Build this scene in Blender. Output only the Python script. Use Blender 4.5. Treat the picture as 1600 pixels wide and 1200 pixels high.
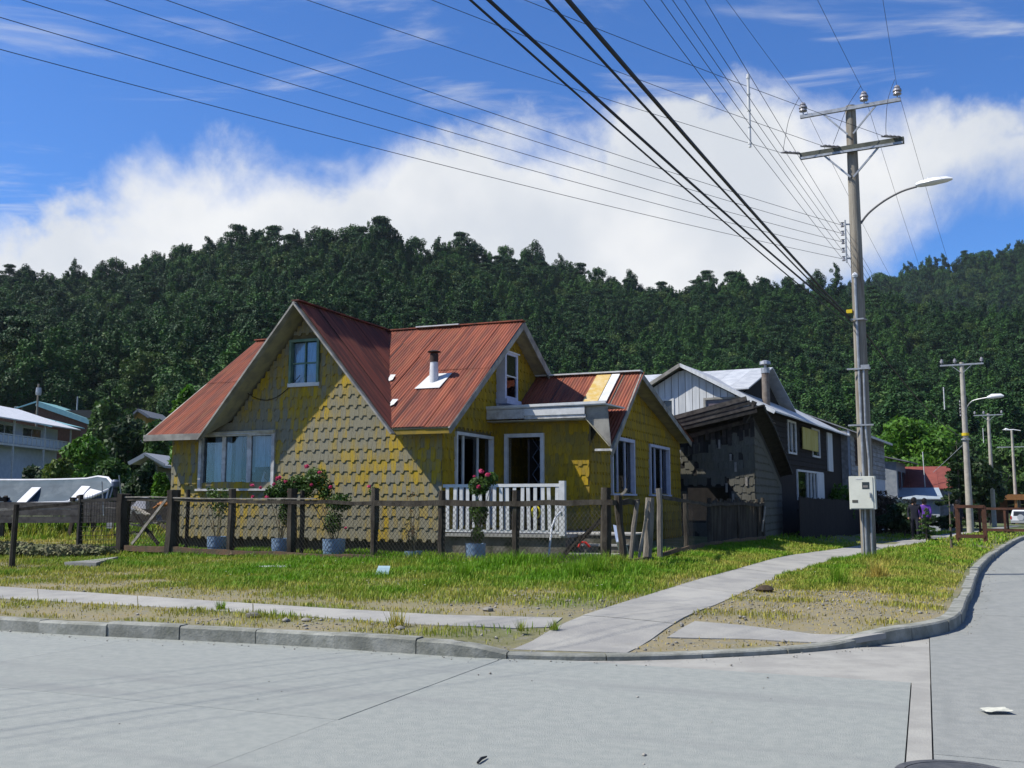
import bpy, bmesh, math, random
import numpy as np
from mathutils import Vector, Matrix
from mathutils.geometry import delaunay_2d_cdt, tessellate_polygon
random.seed(7); RNG = np.random.default_rng(7)
SC = bpy.context.scene
COL = SC.collection
for _o in list(bpy.data.objects): bpy.data.objects.remove(_o)

# ------------------------------------------------------------------ camera
FPX, PITCH, EYE = 1555.0, math.radians(6.75), 1.6
cam = bpy.data.cameras.new('camera'); cam.sensor_width = 36; cam.lens = 36*FPX/1600
cam.clip_start = .1; cam.clip_end = 6000
camo = bpy.data.objects.new('camera', cam); COL.objects.link(camo)
camo.location = (0, 0, EYE); camo.rotation_euler = (math.pi/2+PITCH, 0, 0)
SC.camera = camo

# ------------------------------------------------------------------ light direction (house frame: right, inward, down)
YAW = math.radians(22.4)
VX, UX = (math.cos(YAW), -math.sin(YAW)), (math.sin(YAW), math.cos(YAW))
AX, AY = -1.52, 21.73
_l = (1.75, 1.0, -2.45)
SUND = Vector((VX[0]*_l[0]+UX[0]*_l[1], VX[1]*_l[0]+UX[1]*_l[1], _l[2])).normalized()
sun = bpy.data.lights.new('sun', 'SUN'); sun.energy = 5.0; sun.angle = math.radians(.53); sun.color = (1, .95, .87)
suno = bpy.data.objects.new('sun', sun); COL.objects.link(suno)
suno.rotation_euler = SUND.to_track_quat('-Z', 'Y').to_euler(); suno.location = (-30, -5, 40)

# ------------------------------------------------------------------ world: Nishita sky with a bank of cloud
W = bpy.data.worlds.new('World'); SC.world = W; W.use_nodes = True
wt = W.node_tree; wt.nodes.clear()
def N(t, typ, **k):
    n = t.nodes.new(typ)
    for a, b in k.items(): setattr(n, a, b)
    return n
def mth(t, op, a, b=None, c=None, clamp=False):
    n = N(t, 'ShaderNodeMath', operation=op, use_clamp=clamp)
    for i, x in enumerate((a, b, c)):
        if x is None: continue
        if isinstance(x, (int, float)): n.inputs[i].default_value = x
        else: t.links.new(x, n.inputs[i])
    return n.outputs[0]
def smooth_range(t, x, a, b):
    n = N(t, 'ShaderNodeMapRange', interpolation_type='SMOOTHSTEP')
    t.links.new(x, n.inputs[0])
    for i, val in ((1, a), (2, b)):
        if isinstance(val, (int, float)): n.inputs[i].default_value = val
        else: t.links.new(val, n.inputs[i])
    return n.outputs[0]
def mixc(t, f, a, b, bt='MIX'):
    n = N(t, 'ShaderNodeMix', data_type='RGBA', blend_type=bt)
    for s, x in ((n.inputs['Factor'], f), (n.inputs[6], a), (n.inputs[7], b)):
        if isinstance(x, (int, float)): s.default_value = x
        elif isinstance(x, (tuple, list)): s.default_value = (*x[:3], 1)
        else: t.links.new(x, s)
    return n.outputs[2]
sky = N(wt, 'ShaderNodeTexSky', sky_type='NISHITA'); sky.sun_disc = False
sky.sun_elevation = math.asin(-SUND.z); sky.sun_rotation = math.atan2(-SUND.x, -SUND.y)
sky.altitude = 100; sky.air_density = 1.0; sky.dust_density = .3; sky.ozone_density = 3.0
tc = N(wt, 'ShaderNodeTexCoord')
sep = N(wt, 'ShaderNodeSeparateXYZ'); wt.links.new(tc.outputs['Generated'], sep.inputs[0])
az = mth(wt, 'ARCTAN2', sep.outputs[0], sep.outputs[1])
el = mth(wt, 'ARCSINE', sep.outputs[2])
az01 = mth(wt, 'MULTIPLY_ADD', az, 1/(2*math.pi), .5)
def px_dir(x, y):
    cx, cy = (x-800)/FPX, (600-y)/FPX
    d = Vector((cx, math.cos(PITCH)-cy*math.sin(PITCH), math.sin(PITCH)+cy*math.cos(PITCH))).normalized()
    return math.atan2(d.x, d.y), math.asin(d.z)
def az_curve(pts, outside):
    n = N(wt, 'ShaderNodeFloatCurve'); wt.links.new(az01, n.inputs['Value'])
    c = n.mapping.curves[0]; allp = [(a/(2*math.pi)+.5, e) for a, e in [px_dir(*q) for q in pts]] + outside
    allp.sort()
    c.points[0].location = allp[0]; c.points[1].location = allp[-1]
    for q in allp[1:-1]: c.points.new(*q)
    for q in c.points: q.handle_type = 'AUTO_CLAMPED'
    n.mapping.update(); return n.outputs[0]
top = az_curve([(-60,340),(60,325),(140,318),(200,255),(300,238),(400,232),(500,258),(560,255),(640,222),(760,200),(860,182),(1000,165),(1120,140),(1180,120),(1280,148),(1400,150),(1480,165),(1540,190),(1640,170)],
               [(0,.12),(.06,.17),(.13,.1),(.2,.12),(.27,.18),(.33,.2),(.38,.2),(.62,.28),(.68,.24),(.75,.15),(.82,.1),(.9,.16),(1,.12)])  # unseen cloud tops outside the view, shaped low to lessen fill light
bot = az_curve([(900,640),(1150,520),(1290,440),(1360,420),(1420,385),(1500,335),(1600,290),(1700,300)],
               [(0,.0),(.1,.05),(.3,.02),(.4,.0),(.62,.12),(.7,.06),(.8,.04),(.9,.02),(1,.0)])
nz = N(wt, 'ShaderNodeTexNoise'); nz.inputs['Scale'].default_value = 9; nz.inputs['Detail'].default_value = 9; nz.inputs['Roughness'].default_value = .55; nz.inputs['Distortion'].default_value = .4
wt.links.new(tc.outputs['Generated'], nz.inputs['Vector'])
nzb = N(wt, 'ShaderNodeTexNoise'); nzb.inputs['Scale'].default_value = 30; nzb.inputs['Detail'].default_value = 6; nzb.inputs['Roughness'].default_value = .65
wt.links.new(tc.outputs['Generated'], nzb.inputs['Vector'])
nsh = N(wt, 'ShaderNodeTexNoise'); nsh.inputs['Scale'].default_value = 6; nsh.inputs['Detail'].default_value = 5
wt.links.new(tc.outputs['Generated'], nsh.inputs['Vector'])
e1 = mth(wt, 'ADD', mth(wt, 'MULTIPLY_ADD', nz.outputs[0], .16, -.08), mth(wt, 'MULTIPLY_ADD', nzb.outputs[0], .045, -.022))
eln = mth(wt, 'ADD', el, e1)
bank = mth(wt, 'MULTIPLY', smooth_range(wt, mth(wt, 'SUBTRACT', top, eln), -.014, mth(wt, 'MULTIPLY_ADD', smooth_range(wt, nsh.outputs[0], .4, .62), .05, .024)), smooth_range(wt, mth(wt, 'SUBTRACT', eln, bot), -.03, .05))
# thin streaks of high cloud on a flat layer
zz = mth(wt, 'MAXIMUM', sep.outputs[2], .03)
cmb = N(wt, 'ShaderNodeCombineXYZ'); wt.links.new(mth(wt, 'DIVIDE', sep.outputs[0], zz), cmb.inputs[0]); wt.links.new(mth(wt, 'DIVIDE', sep.outputs[1], zz), cmb.inputs[1])
mp = N(wt, 'ShaderNodeMapping'); mp.inputs['Location'].default_value = (3.1, .4, 0); mp.inputs['Rotation'].default_value = (0, 0, .35); mp.inputs['Scale'].default_value = (.75, 1.6, 1)
wt.links.new(cmb.outputs[0], mp.inputs[0])
n2 = N(wt, 'ShaderNodeTexNoise'); n2.inputs['Scale'].default_value = 1.5; n2.inputs['Detail'].default_value = 7; n2.inputs['Roughness'].default_value = .58; n2.inputs['Distortion'].default_value = .7
wt.links.new(mp.outputs[0], n2.inputs['Vector'])
wisp = mth(wt, 'MULTIPLY', smooth_range(wt, n2.outputs[0], .52, .76), .85)
ccol = mixc(wt, smooth_range(wt, nsh.outputs[0], .35, .65), (7.0, 7.4, 8.0), (9.2, 9.3, 9.4))
skyc = mixc(wt, 1.0, sky.outputs[0], (.53, 1.0, 1.64), 'MULTIPLY')
cover = mth(wt, 'MAXIMUM', bank, wisp)
fin = mixc(wt, cover, skyc, ccol)
bg = N(wt, 'ShaderNodeBackground'); bg.inputs['Strength'].default_value = .066; wt.links.new(fin, bg.inputs[0])
wo = N(wt, 'ShaderNodeOutputWorld'); wt.links.new(bg.outputs[0], wo.inputs[0])
SC.view_settings.view_transform = 'Standard'; SC.view_settings.look = 'None'; SC.view_settings.exposure = .6; SC.view_settings.gamma = 1; SC.view_settings.use_curve_mapping = False
SC.cycles.max_bounces = 6; SC.cycles.transparent_max_bounces = 16; SC.cycles.use_denoising = True
SC.cycles.diffuse_bounces = 3; SC.cycles.glossy_bounces = 2

# ------------------------------------------------------------------ pixel -> place (used to lay things out on the real ground)
def ray(x, y):
    cx, cy = (x-800)/FPX, (600-y)/FPX
    return Vector((cx, math.cos(PITCH)-cy*math.sin(PITCH), math.sin(PITCH)+cy*math.cos(PITCH)))
CAM = Vector((0, 0, EYE))
def G(x, y, z): r = ray(x, y); return CAM+r*((z-EYE)/r.z)
def D(x, y, Y): r = ray(x, y); return CAM+r*(Y/r.y)
def to_local(x, y):
    dx, dy = x-AX, y-AY
    return dx*VX[0]+dy*VX[1], dx*UX[0]+dy*UX[1]
def to_world(v, u): return AX+v*VX[0]+u*UX[0], AY+v*VX[1]+u*UX[1]
def sstep(x, a, b):
    t = np.clip((np.asarray(x, float)-a)/(b-a), 0, 1); return t*t*(3-2*t)

# ------------------------------------------------------------------ mesh helpers
class MB:
    def __init__(s): s.v = []; s.f = []; s.m = []
    def add(s, vs, fs, mi=0):
        o = len(s.v); s.v += [tuple(q) for q in vs]; s.f += [tuple(i+o for i in f) for f in fs]; s.m += [mi]*len(fs); return s
    def box(s, x0, x1, y0, y1, z0, z1, mi=0):
        return s.add([(x0,y0,z0),(x1,y0,z0),(x1,y1,z0),(x0,y1,z0),(x0,y0,z1),(x1,y0,z1),(x1,y1,z1),(x0,y1,z1)],
                     [(0,3,2,1),(4,5,6,7),(0,1,5,4),(1,2,6,5),(2,3,7,6),(3,0,4,7)], mi)
    def beam(s, a, b, w, h, up=(0,0,1), mi=0, taper=1.0):
        a, b = Vector(a), Vector(b); d = (b-a).normalized(); up = Vector(up)
        if abs(d.dot(up)) > .98: up = Vector((0, 1, 0))
        x = d.cross(up).normalized(); y = x.cross(d).normalized()
        vs = []
        for p, k in ((a, 1), (b, taper)):
            for sx, sy in ((-1,-1),(1,-1),(1,1),(-1,1)): vs.append(p+x*(w/2*sx*k)+y*(h/2*sy*k))
        return s.add(vs, [(0,1,2,3),(7,6,5,4),(0,4,5,1),(1,5,6,2),(2,6,7,3),(3,7,4,0)], mi)
    def tube(s, pts, r, n=8, mi=0, cap=True):
        pts = [Vector(q) for q in pts]; rs = r if isinstance(r, (list, tuple)) else [r]*len(pts)
        vs = []; up = Vector((0, 0, 1)); prev = None
        for i, q in enumerate(pts):
            d = (pts[min(i+1, len(pts)-1)]-pts[max(i-1, 0)]).normalized()
            if prev is None:
                x = d.cross(up if abs(d.z) < .95 else Vector((1, 0, 0))).normalized()
            else:
                x = (prev-d*prev.dot(d)).normalized()
            prev = x; y = d.cross(x)
            for k in range(n):
                t = 2*math.pi*k/n; vs.append(q+(x*math.cos(t)+y*math.sin(t))*rs[i])
        fs = []
        for i in range(len(pts)-1):
            for k in range(n):
                a, b = i*n+k, i*n+(k+1) % n; fs.append((a, b, b+n, a+n))
        if cap: fs.append(tuple(range(n-1, -1, -1))); fs.append(tuple((len(pts)-1)*n+k for k in range(n)))
        return s.add(vs, fs, mi)
    def lathe(s, prof, c=(0,0,0), n=16, mi=0):
        vs = []; c = Vector(c)
        for r, z in prof:
            for k in range(n):
                t = 2*math.pi*k/n; vs.append(c+Vector((r*math.cos(t), r*math.sin(t), z)))
        fs = [(i*n+k, i*n+(k+1) % n, (i+1)*n+(k+1) % n, (i+1)*n+k) for i in range(len(prof)-1) for k in range(n)]
        fs.append(tuple(range(n-1, -1, -1))); fs.append(tuple((len(prof)-1)*n+k for k in range(n)))
        return s.add(vs, fs, mi)
    def prism(s, poly, vec, mi=0):
        n = len(poly); vec = Vector(vec); poly = [Vector(q) for q in poly]
        return s.add(poly+[q+vec for q in poly], [tuple(range(n-1,-1,-1)), tuple(range(n, 2*n))]+[(i, (i+1) % n, n+(i+1) % n, n+i) for i in range(n)], mi)
    def holed(s, outer, holes, to3, thick, mi=0):
        # flat panel with openings: 2-D outlines -> to3(a, b, depth)
        loops = [outer]+holes; flat = [q for l in loops for q in l]
        tris = tessellate_polygon([[Vector((q[0], q[1], 0)) for q in l] for l in loops])
        n = len(flat)
        vs = [to3(a, b, 0) for a, b in flat]+[to3(a, b, thick) for a, b in flat]
        fs = [tuple(t) for t in tris]+[(t[2]+n, t[1]+n, t[0]+n) for t in tris]; o = 0
        for l in loops:
            k = len(l)
            for i in range(k): fs.append((o+i, o+(i+1) % k, n+o+(i+1) % k, n+o+i))
            o += k
        return s.add(vs, fs, mi)
    def build(s, name, mat, parent=None, smooth=False):
        me = bpy.data.meshes.new(name); me.from_pydata(s.v, [], s.f)
        mats = mat if isinstance(mat, list) else [mat]
        for m in mats: me.materials.append(m)
        if len(mats) > 1: me.polygons.foreach_set('material_index', s.m)
        bm = bmesh.new(); bm.from_mesh(me); bmesh.ops.recalc_face_normals(bm, faces=bm.faces); bm.to_mesh(me); bm.free()
        if smooth:
            me.polygons.foreach_set('use_smooth', [True]*len(me.polygons)); me.set_sharp_from_angle(angle=math.radians(40))
        return link(name, me, parent)
def link(name, me, parent=None):
    o = bpy.data.objects.new(name, me); COL.objects.link(o)
    if parent is not None: o.parent = parent
    return o
def np_mesh(name, verts, faces, mat, attr=None):
    # fast mesh: faces is an (n, k) array
    verts = np.asarray(verts, np.float32); faces = np.asarray(faces, np.int32); k = faces.shape[1]
    me = bpy.data.meshes.new(name); me.vertices.add(len(verts)); me.vertices.foreach_set('co', verts.ravel())
    me.loops.add(faces.size); me.loops.foreach_set('vertex_index', faces.ravel())
    me.polygons.add(len(faces)); me.polygons.foreach_set('loop_start', np.arange(0, faces.size, k, dtype=np.int32))
    me.update(calc_edges=True); me.materials.append(mat)
    if attr:
        for an, vals in attr.items():
            at = me.attributes.new(an, 'FLOAT', 'POINT'); at.data.foreach_set('value', np.asarray(vals, np.float32))
    return me
def tag(o, label, cat=None, group=None, kind=None):
    if label: o['label'] = label
    if cat: o['category'] = cat
    if group: o['group'] = group
    if kind: o['kind'] = kind
    return o
def thing(name, label, cat, loc=(0,0,0), rotz=0, group=None):
    o = bpy.data.objects.new(name, None); COL.objects.link(o); o.empty_display_size = .2
    o.location = loc; o.rotation_euler = (0, 0, rotz)
    return tag(o, label, cat, group)
def structure(o): o['kind'] = 'structure'; return o
def copy_tree(root, loc, rotz=0, scale=None, label=None, group=None):
    r = root.copy(); COL.objects.link(r); r.location = loc; r.rotation_euler = (0, 0, rotz)
    if scale: r.scale = scale
    tag(r, label, None, group)
    for ch in root.children:
        c = ch.copy(); COL.objects.link(c); c.parent = r
        for g in ch.children:
            d = g.copy(); COL.objects.link(d); d.parent = c
    return r

# ------------------------------------------------------------------ materials
MATS = {}; ALB = .82
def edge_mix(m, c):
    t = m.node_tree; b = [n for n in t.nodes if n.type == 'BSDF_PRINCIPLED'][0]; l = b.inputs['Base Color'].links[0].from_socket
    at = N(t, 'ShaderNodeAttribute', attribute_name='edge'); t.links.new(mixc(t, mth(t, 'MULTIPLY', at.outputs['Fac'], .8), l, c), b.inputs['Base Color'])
def mat(name, c1, c2=None, scale=4, stretch=(1,1,1), lo=.35, hi=.65, rough=.85, rand=0., bump=0., bscale=40, metal=0., c3=None, s3=1.2, lo3=.5, hi3=.7, spec=.3, transl=0., attr=None, coord='Object', detail=5, bstretch=None, st3=None, rot=0.):
    if name in MATS: return MATS[name]
    c1, c2, c3 = [tuple(ALB*q for q in c) if c else c for c in (c1, c2, c3)]
    m = bpy.data.materials.new(name); m.use_nodes = True; t = m.node_tree; t.nodes.clear()
    out = N(t, 'ShaderNodeOutputMaterial'); b = N(t, 'ShaderNodeBsdfPrincipled'); t.links.new(b.outputs[0], out.inputs[0])
    b.inputs['Roughness'].default_value = rough; b.inputs['Metallic'].default_value = metal; b.inputs['Specular IOR Level'].default_value = spec
    if coord == 'World': src = N(t, 'ShaderNodeNewGeometry').outputs['Position']
    else: src = N(t, 'ShaderNodeTexCoord').outputs[coord]
    def noise(sc, st, det=detail, ro=.6):
        mpn = N(t, 'ShaderNodeMapping'); mpn.inputs['Scale'].default_value = st; t.links.new(src, mpn.inputs[0])
        if rot:
            m0 = N(t, 'ShaderNodeMapping'); m0.inputs['Rotation'].default_value = (0, 0, rot); t.links.new(src, m0.inputs[0]); t.links.new(m0.outputs[0], mpn.inputs[0])
        n = N(t, 'ShaderNodeTexNoise'); n.inputs['Scale'].default_value = sc; n.inputs['Detail'].default_value = det; n.inputs['Roughness'].default_value = ro
        t.links.new(mpn.outputs[0], n.inputs['Vector']); return n.outputs[0]
    col = c1
    if attr:
        an = N(t, 'ShaderNodeAttribute', attribute_name=attr)
        col = mixc(t, an.outputs['Fac'], c1, c2)
    elif c2: col = mixc(t, smooth_range(t, noise(scale, stretch), lo, hi), c1, c2)
    if c3: col = mixc(t, smooth_range(t, noise(s3, st3 or stretch), lo3, hi3), col, c3)
    if rand:
        oi = N(t, 'ShaderNodeObjectInfo'); ge = N(t, 'ShaderNodeNewGeometry')
        r = mth(t, 'FRACT', mth(t, 'ADD', oi.outputs['Random'], ge.outputs['Random Per Island']))
        val = mth(t, 'MULTIPLY_ADD', r, 2*rand, 1-rand)
        cc = N(t, 'ShaderNodeCombineColor')
        for i in range(3): t.links.new(val, cc.inputs[i])
        col = mixc(t, 1.0, col, cc.outputs[0], 'MULTIPLY')
    if isinstance(col, tuple): b.inputs['Base Color'].default_value = (*col, 1)
    else: t.links.new(col, b.inputs['Base Color'])
    if bump:
        bn = N(t, 'ShaderNodeBump'); bn.inputs['Strength'].default_value = bump; bn.inputs['Distance'].default_value = .02
        t.links.new(noise(bscale, bstretch or stretch, 4), bn.inputs['Height']); t.links.new(bn.outputs[0], b.inputs['Normal'])
    if transl:
        tr = N(t, 'ShaderNodeBsdfTranslucent'); mx = N(t, 'ShaderNodeMixShader'); mx.inputs[0].default_value = transl
        if isinstance(col, tuple): tr.inputs[0].default_value = (*col, 1)
        else: t.links.new(col, tr.inputs[0])
        t.links.new(b.outputs[0], mx.inputs[1]); t.links.new(tr.outputs[0], mx.inputs[2]); t.links.new(mx.outputs[0], out.inputs[0])
    MATS[name] = m; return m
def glass_mat(name, tint=(.8,.88,.95), refl=1.5):
    m = bpy.data.materials.new(name); m.use_nodes = True; t = m.node_tree; t.nodes.clear()
    out = N(t, 'ShaderNodeOutputMaterial'); fr = N(t, 'ShaderNodeFresnel'); fr.inputs[0].default_value = refl
    tr = N(t, 'ShaderNodeBsdfTransparent'); tr.inputs[0].default_value = (*tint, 1)
    gl = N(t, 'ShaderNodeBsdfGlossy'); gl.inputs['Roughness'].default_value = .03
    mx = N(t, 'ShaderNodeMixShader'); t.links.new(fr.outputs[0], mx.inputs[0]); t.links.new(tr.outputs[0], mx.inputs[1]); t.links.new(gl.outputs[0], mx.inputs[2]); t.links.new(mx.outputs[0], out.inputs[0])
    MATS[name] = m; return m
GLASS = glass_mat('window_glass', refl=1.5)
M_CONC = mat('road_concrete', (.265,.285,.265), (.305,.322,.295), 9, rough=.9, bump=.5, bscale=110, c3=(.235,.247,.236), s3=1.4, lo3=.5, hi3=.78, detail=8, st3=(.12,1.3,1), rot=YAW, coord='World', rand=.03)
M_CONC2 = mat('side_street_concrete', (.235,.247,.232), (.275,.285,.265), 7, c3=(.2,.212,.2), s3=1.4, lo3=.5, hi3=.78, st3=(1.3,.12,1), rot=YAW, rough=.9, bump=.35, bscale=60, coord='World', rand=.05)
M_GUTTER = mat('gutter_concrete', (.28,.275,.25), (.35,.345,.31), 2.2, rough=.92, bump=.3, bscale=50, coord='World')
M_JOINT = mat('joint_dirt', (.17,.168,.15), (.24,.235,.2), 6, rough=1, coord='World')
M_KERB = mat('kerb_concrete', (.30,.305,.27), (.19,.195,.165), 4, rough=.95, bump=.45, bscale=30, coord='World', rand=.1, c3=(.15,.16,.12), s3=7, lo3=.58, hi3=.8)
M_WALK = mat('sidewalk_concrete', (.27,.267,.25), (.35,.343,.31), 1.5, rough=.95, bump=.4, bscale=45, coord='World', rand=.06, c3=(.22,.205,.165), s3=2.5, lo3=.6, hi3=.8)
M_GRASSBL = mat('grass_blade', (.125,.30,.008), (.50,.39,.09), attr='dry', rough=.6, rand=.3, transl=.3, spec=.2)
M_EARTH = mat('verge_earth', (.06,.105,.012), (.24,.205,.12), c3=(.19,.18,.14), s3=7, lo3=.5, hi3=.66, attr='dry', rough=1, bump=.6, bscale=25, coord='World')
M_STONE = mat('gravel_stone', (.2,.19,.165), (.3,.285,.25), 3, rough=.95, rand=.4, coord='World')
M_YEL = None
M_ROOF = mat('rusty_red_corrugated_iron', (.29,.082,.042), (.14,.043,.029), 2.0, (3.2,.35,.35), lo=.36, hi=.66, rough=.75, rand=.1, c3=(.22,.09,.045), s3=3.2, lo3=.48, hi3=.78, bump=.15, bscale=60)
M_ROOFD = mat('dark_rust_corrugated_iron', (.20,.055,.035), (.09,.033,.026), 2.0, (.35,3,.35), lo=.36, hi=.64, rough=.8, rand=.1, c3=(.34,.11,.05), s3=2.5, lo3=.58, hi3=.8)
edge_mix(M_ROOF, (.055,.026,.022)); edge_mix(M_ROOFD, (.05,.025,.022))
M_BARGE = mat('weathered_grey_board', (.34,.33,.29), (.2,.19,.17), 3, (1,1,1), rough=.9, bump=.3, bscale=60, rand=.08)
M_SOFFIT = mat('soffit_board', (.42,.38,.24), (.28,.26,.2), 3, rough=.9, rand=.1)
M_WHITE = mat('white_paint', (.66,.67,.66), (.54,.55,.54), 5, rough=.6, rand=.03, c3=(.42,.41,.38), s3=9, lo3=.66, hi3=.85)
M_WHITEW = mat('worn_white_paint', (.62,.62,.6), (.4,.39,.37), 6, rough=.8, rand=.08)
M_DOORD = mat('dark_door_wood', (.035,.03,.03), (.06,.05,.05), 4, rough=.5)
M_FENCE = mat('old_dark_fence_wood', (.028,.022,.016), (.07,.06,.045), 5, (1,1,.3), rough=.95, bump=.6, bscale=40, rand=.2, c3=(.06,.07,.03), s3=3, lo3=.6, hi3=.8)
M_FENCEL = mat('bleached_fence_wood', (.34,.31,.26), (.19,.17,.14), 6, rough=.95, bump=.5, bscale=40, rand=.15)
M_WIRE = mat('rusty_netting_wire', (.075,.068,.055), rough=.8)
M_CABLE = mat('black_cable', (.012,.012,.014), rough=.6)
M_LINE = mat('line_wire', (.035,.04,.05), rough=.6)
M_STEEL = mat('galvanised_steel', (.42,.44,.45), (.3,.31,.32), 8, rough=.45, metal=.5)
M_POLE = mat('weathered_pole_wood', (.21,.19,.155), (.31,.285,.235), 3, (4,4,.25), rough=.95, bump=.5, bscale=20, c3=(.14,.11,.08), s3=2)
M_POLEC = mat('pole_concrete', (.42,.39,.33), (.32,.30,.26), 4, rough=.95, bump=.2)
M_ARM = mat('treated_crossarm', (.06,.068,.055), (.1,.105,.085), 5, rough=.9)
M_PORC = mat('glazed_insulator', (.35,.34,.36), (.2,.19,.2), 6, rough=.2, spec=.7)
M_LAMP = mat('lamp_housing', (.72,.73,.74), rough=.35)
M_BARK = mat('bark', (.10,.08,.06), (.17,.14,.11), 5, (3,3,.5), rough=1, bump=.5, bscale=15)
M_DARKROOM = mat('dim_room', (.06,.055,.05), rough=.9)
M_CURT = mat('net_curtain', (.95,.97,1.), (.7,.73,.78), 8, (6,6,.4), rough=.9, transl=.25)
M_BLUEPOT = mat('faded_blue_tin', (.27,.38,.52), (.18,.27,.40), 5, rough=.55, c3=(.12,.13,.14), s3=6, lo3=.64, hi3=.75)
M_SOIL = mat('soil', (.05,.035,.02), (.08,.06,.04), 10, rough=1)
def leafmat(name, c1, c2, rand=.35, transl=.3):
    return mat(name, c1, c2, .9, lo=.38, hi=.62, rough=.55, rand=rand, transl=transl, coord='World', spec=.25)
M_ROSEL = leafmat('rose_leaf', (.045,.10,.016), (.075,.14,.022))
M_PETAL = mat('pink_petal', (.62,.04,.14), (.75,.12,.25), 20, rough=.6, transl=.25)
M_TREEB = leafmat('bright_green_leaf', (.055,.155,.014), (.095,.21,.02))
M_TREEM = leafmat('mid_green_leaf', (.04,.095,.02), (.065,.13,.025))
M_TREED = leafmat('dark_green_leaf', (.022,.05,.018), (.04,.075,.022))
# ================================================================== TERRAIN
def sky_table(): return [(-900,470),(-500,440),(-250,420),(0,414),(100,420),(200,405),(280,384),(370,366),(430,364),(500,362),(600,352),(650,378),(720,372),(770,388),(830,386),(870,404),(950,424),(1050,440),(1150,430),(1230,440),(1300,446),(1400,452),(1500,462),(1700,470),(2100,500)]
_sk = [px_dir(*q) for q in sky_table()]
SK_AZ, SK_EL = [a for a, e in _sk], [math.tan(e) for a, e in _sk]
_fk = [px_dir(*q) for q in [(900,600),(1150,520),(1250,470),(1340,440),(1370,431),(1450,412),(1520,394),(1600,380),(1750,366),(2100,360),(2600,420)]]
FK_AZ, FK_EL = [a for a, e in _fk], [math.tan(e) for a, e in _fk]
def hill_z(x, y):
    r = np.hypot(x, y); a = np.arctan2(x, y)
    R = 430+45*np.sin(a*7)+25*np.sin(a*17+1); r0 = 95+60*sstep(a, -.25, .25)
    h = np.interp(a, SK_AZ, SK_EL)*R-16
    t = np.clip((r-r0)/(R-r0), 0, 3); back = np.clip(r-R, 0, None)
    return h*np.where(t < 1, t**1.45, 1)-back*.35*(t >= 1)+2.5*np.sin(x*.031+1)*np.sin(y*.027)*np.clip(t, 0, 1)
def road_z(x, y):
    v, u = to_local(x, y)
    return -.0107*np.clip(u-4, 0, 90)*sstep(v, 2, 7)
KERB_PTS = [tuple(to_world(v, -10.15)) for v in (-70,-45,-25,-12,-5)]+[(-6.41,12.74),(-4.93,12.21),(-2.35,11.35),(-.57,10.62),(0,10.47),(1.17,10.38),(2.71,10.76),(3.85,11.33),(4.84,12.02),(5.53,12.74),(6.1,13.75),(6.69,14.95),(7.8,17.15),(8.92,19.45),(10.84,23.34)]
def G_on(px, py, fn):
    z = 0.
    for _ in range(12): p = G(px, py, z); z = float(fn(p.x, p.y))
    return p
for q in ((1552,874),(1575,857),(1597,844)):
    p = G_on(*q, road_z); KERB_PTS.append((p.x, p.y))
_d = Vector(KERB_PTS[-1])-Vector(KERB_PTS[-2]); _d.normalize()
for k in range(1, 8):
    ang = -.035*k; q = Vector(KERB_PTS[-1])+Vector((_d.x*math.cos(ang)-_d.y*math.sin(ang), _d.x*math.sin(ang)+_d.y*math.cos(ang)))*14
    KERB_PTS.append((q.x, q.y))
def resample(pts, step):
    out = [Vector(pts[0])]
    for a, b in zip(pts[:-1], pts[1:]):
        a, b = Vector(a), Vector(b); n = max(1, round((b-a).length/step))
        out += [a+(b-a)*(i/n) for i in range(1, n+1)]
    return out
def catmull(pts, step):
    P = [Vector(q) for q in pts]; out = [P[0]]
    for i in range(len(P)-1):
        a, b, c, d = P[max(i-1,0)], P[i], P[i+1], P[min(i+2,len(P)-1)]
        n = max(2, int((c-b).length/step))
        for k in range(1, n+1):
            t = k/n; out.append(.5*((2*b)+(c-a)*t+(2*a-5*b+4*c-d)*t*t+(3*b-a-3*c+d)*t**3))
    return out
KERB = catmull(KERB_PTS, .3)
KN = np.array([(q.x, q.y) for q in KERB])
def kerb_h(x, y):                       # dropped kerb at the crossing
    lo = sstep(x, -.6, .05)*(1-sstep(x, 3.3, 4.5))*(1-sstep(y, 12.2, 13))
    return .155-.105*lo
def kerb_dist(x, y):
    x = np.atleast_1d(np.asarray(x, float)).ravel(); y = np.atleast_1d(np.asarray(y, float)).ravel()
    best = np.empty(x.shape); idx = np.zeros(x.shape, int)
    for i in range(0, len(x), 4000):
        d = (x[i:i+4000,None]-KN[None,:,0])**2+(y[i:i+4000,None]-KN[None,:,1])**2; idx[i:i+4000] = d.argmin(1); best[i:i+4000] = d.min(1)
    return np.sqrt(best), idx
def base_z(x, y):
    v, u = to_local(np.asarray(x, float), np.asarray(y, float))
    zu = np.interp(u, [-12,-10,-8,-5,-1.9,0,6,40], [.15,.155,.19,.27,.40,.46,.5,.5])+.09*sstep(-v, 6.5, 9)*sstep(u, -6, -2)
    k = sstep(v, 4.2, 7.5); zr = .17+.006*np.clip(u+10, 0, 14)
    z = zu*(1-k)+zr*k
    return z-.0107*np.clip(u-4, 0, 90)*sstep(v, 2, 7)
def ground_z(x, y, kd=None):
    z = base_z(x, y)
    lo = .155-kerb_h(x, y)
    if kd is None: kd = kerb_dist(x, y)[0].reshape(np.shape(x)) if np.ndim(x) else float(kerb_dist(x, y)[0][0])
    z = z-lo*(1-sstep(kd, .2, 2.2))
    zk = road_z(x, y)+kerb_h(x, y)-.008; z = zk+(z-zk)*sstep(kd, .16, 1.3)
    r = np.hypot(x, y)
    return z+np.where(r > 50, np.clip(hill_z(x, y), 0, None)*sstep(r, 50, 75), 0)
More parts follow.
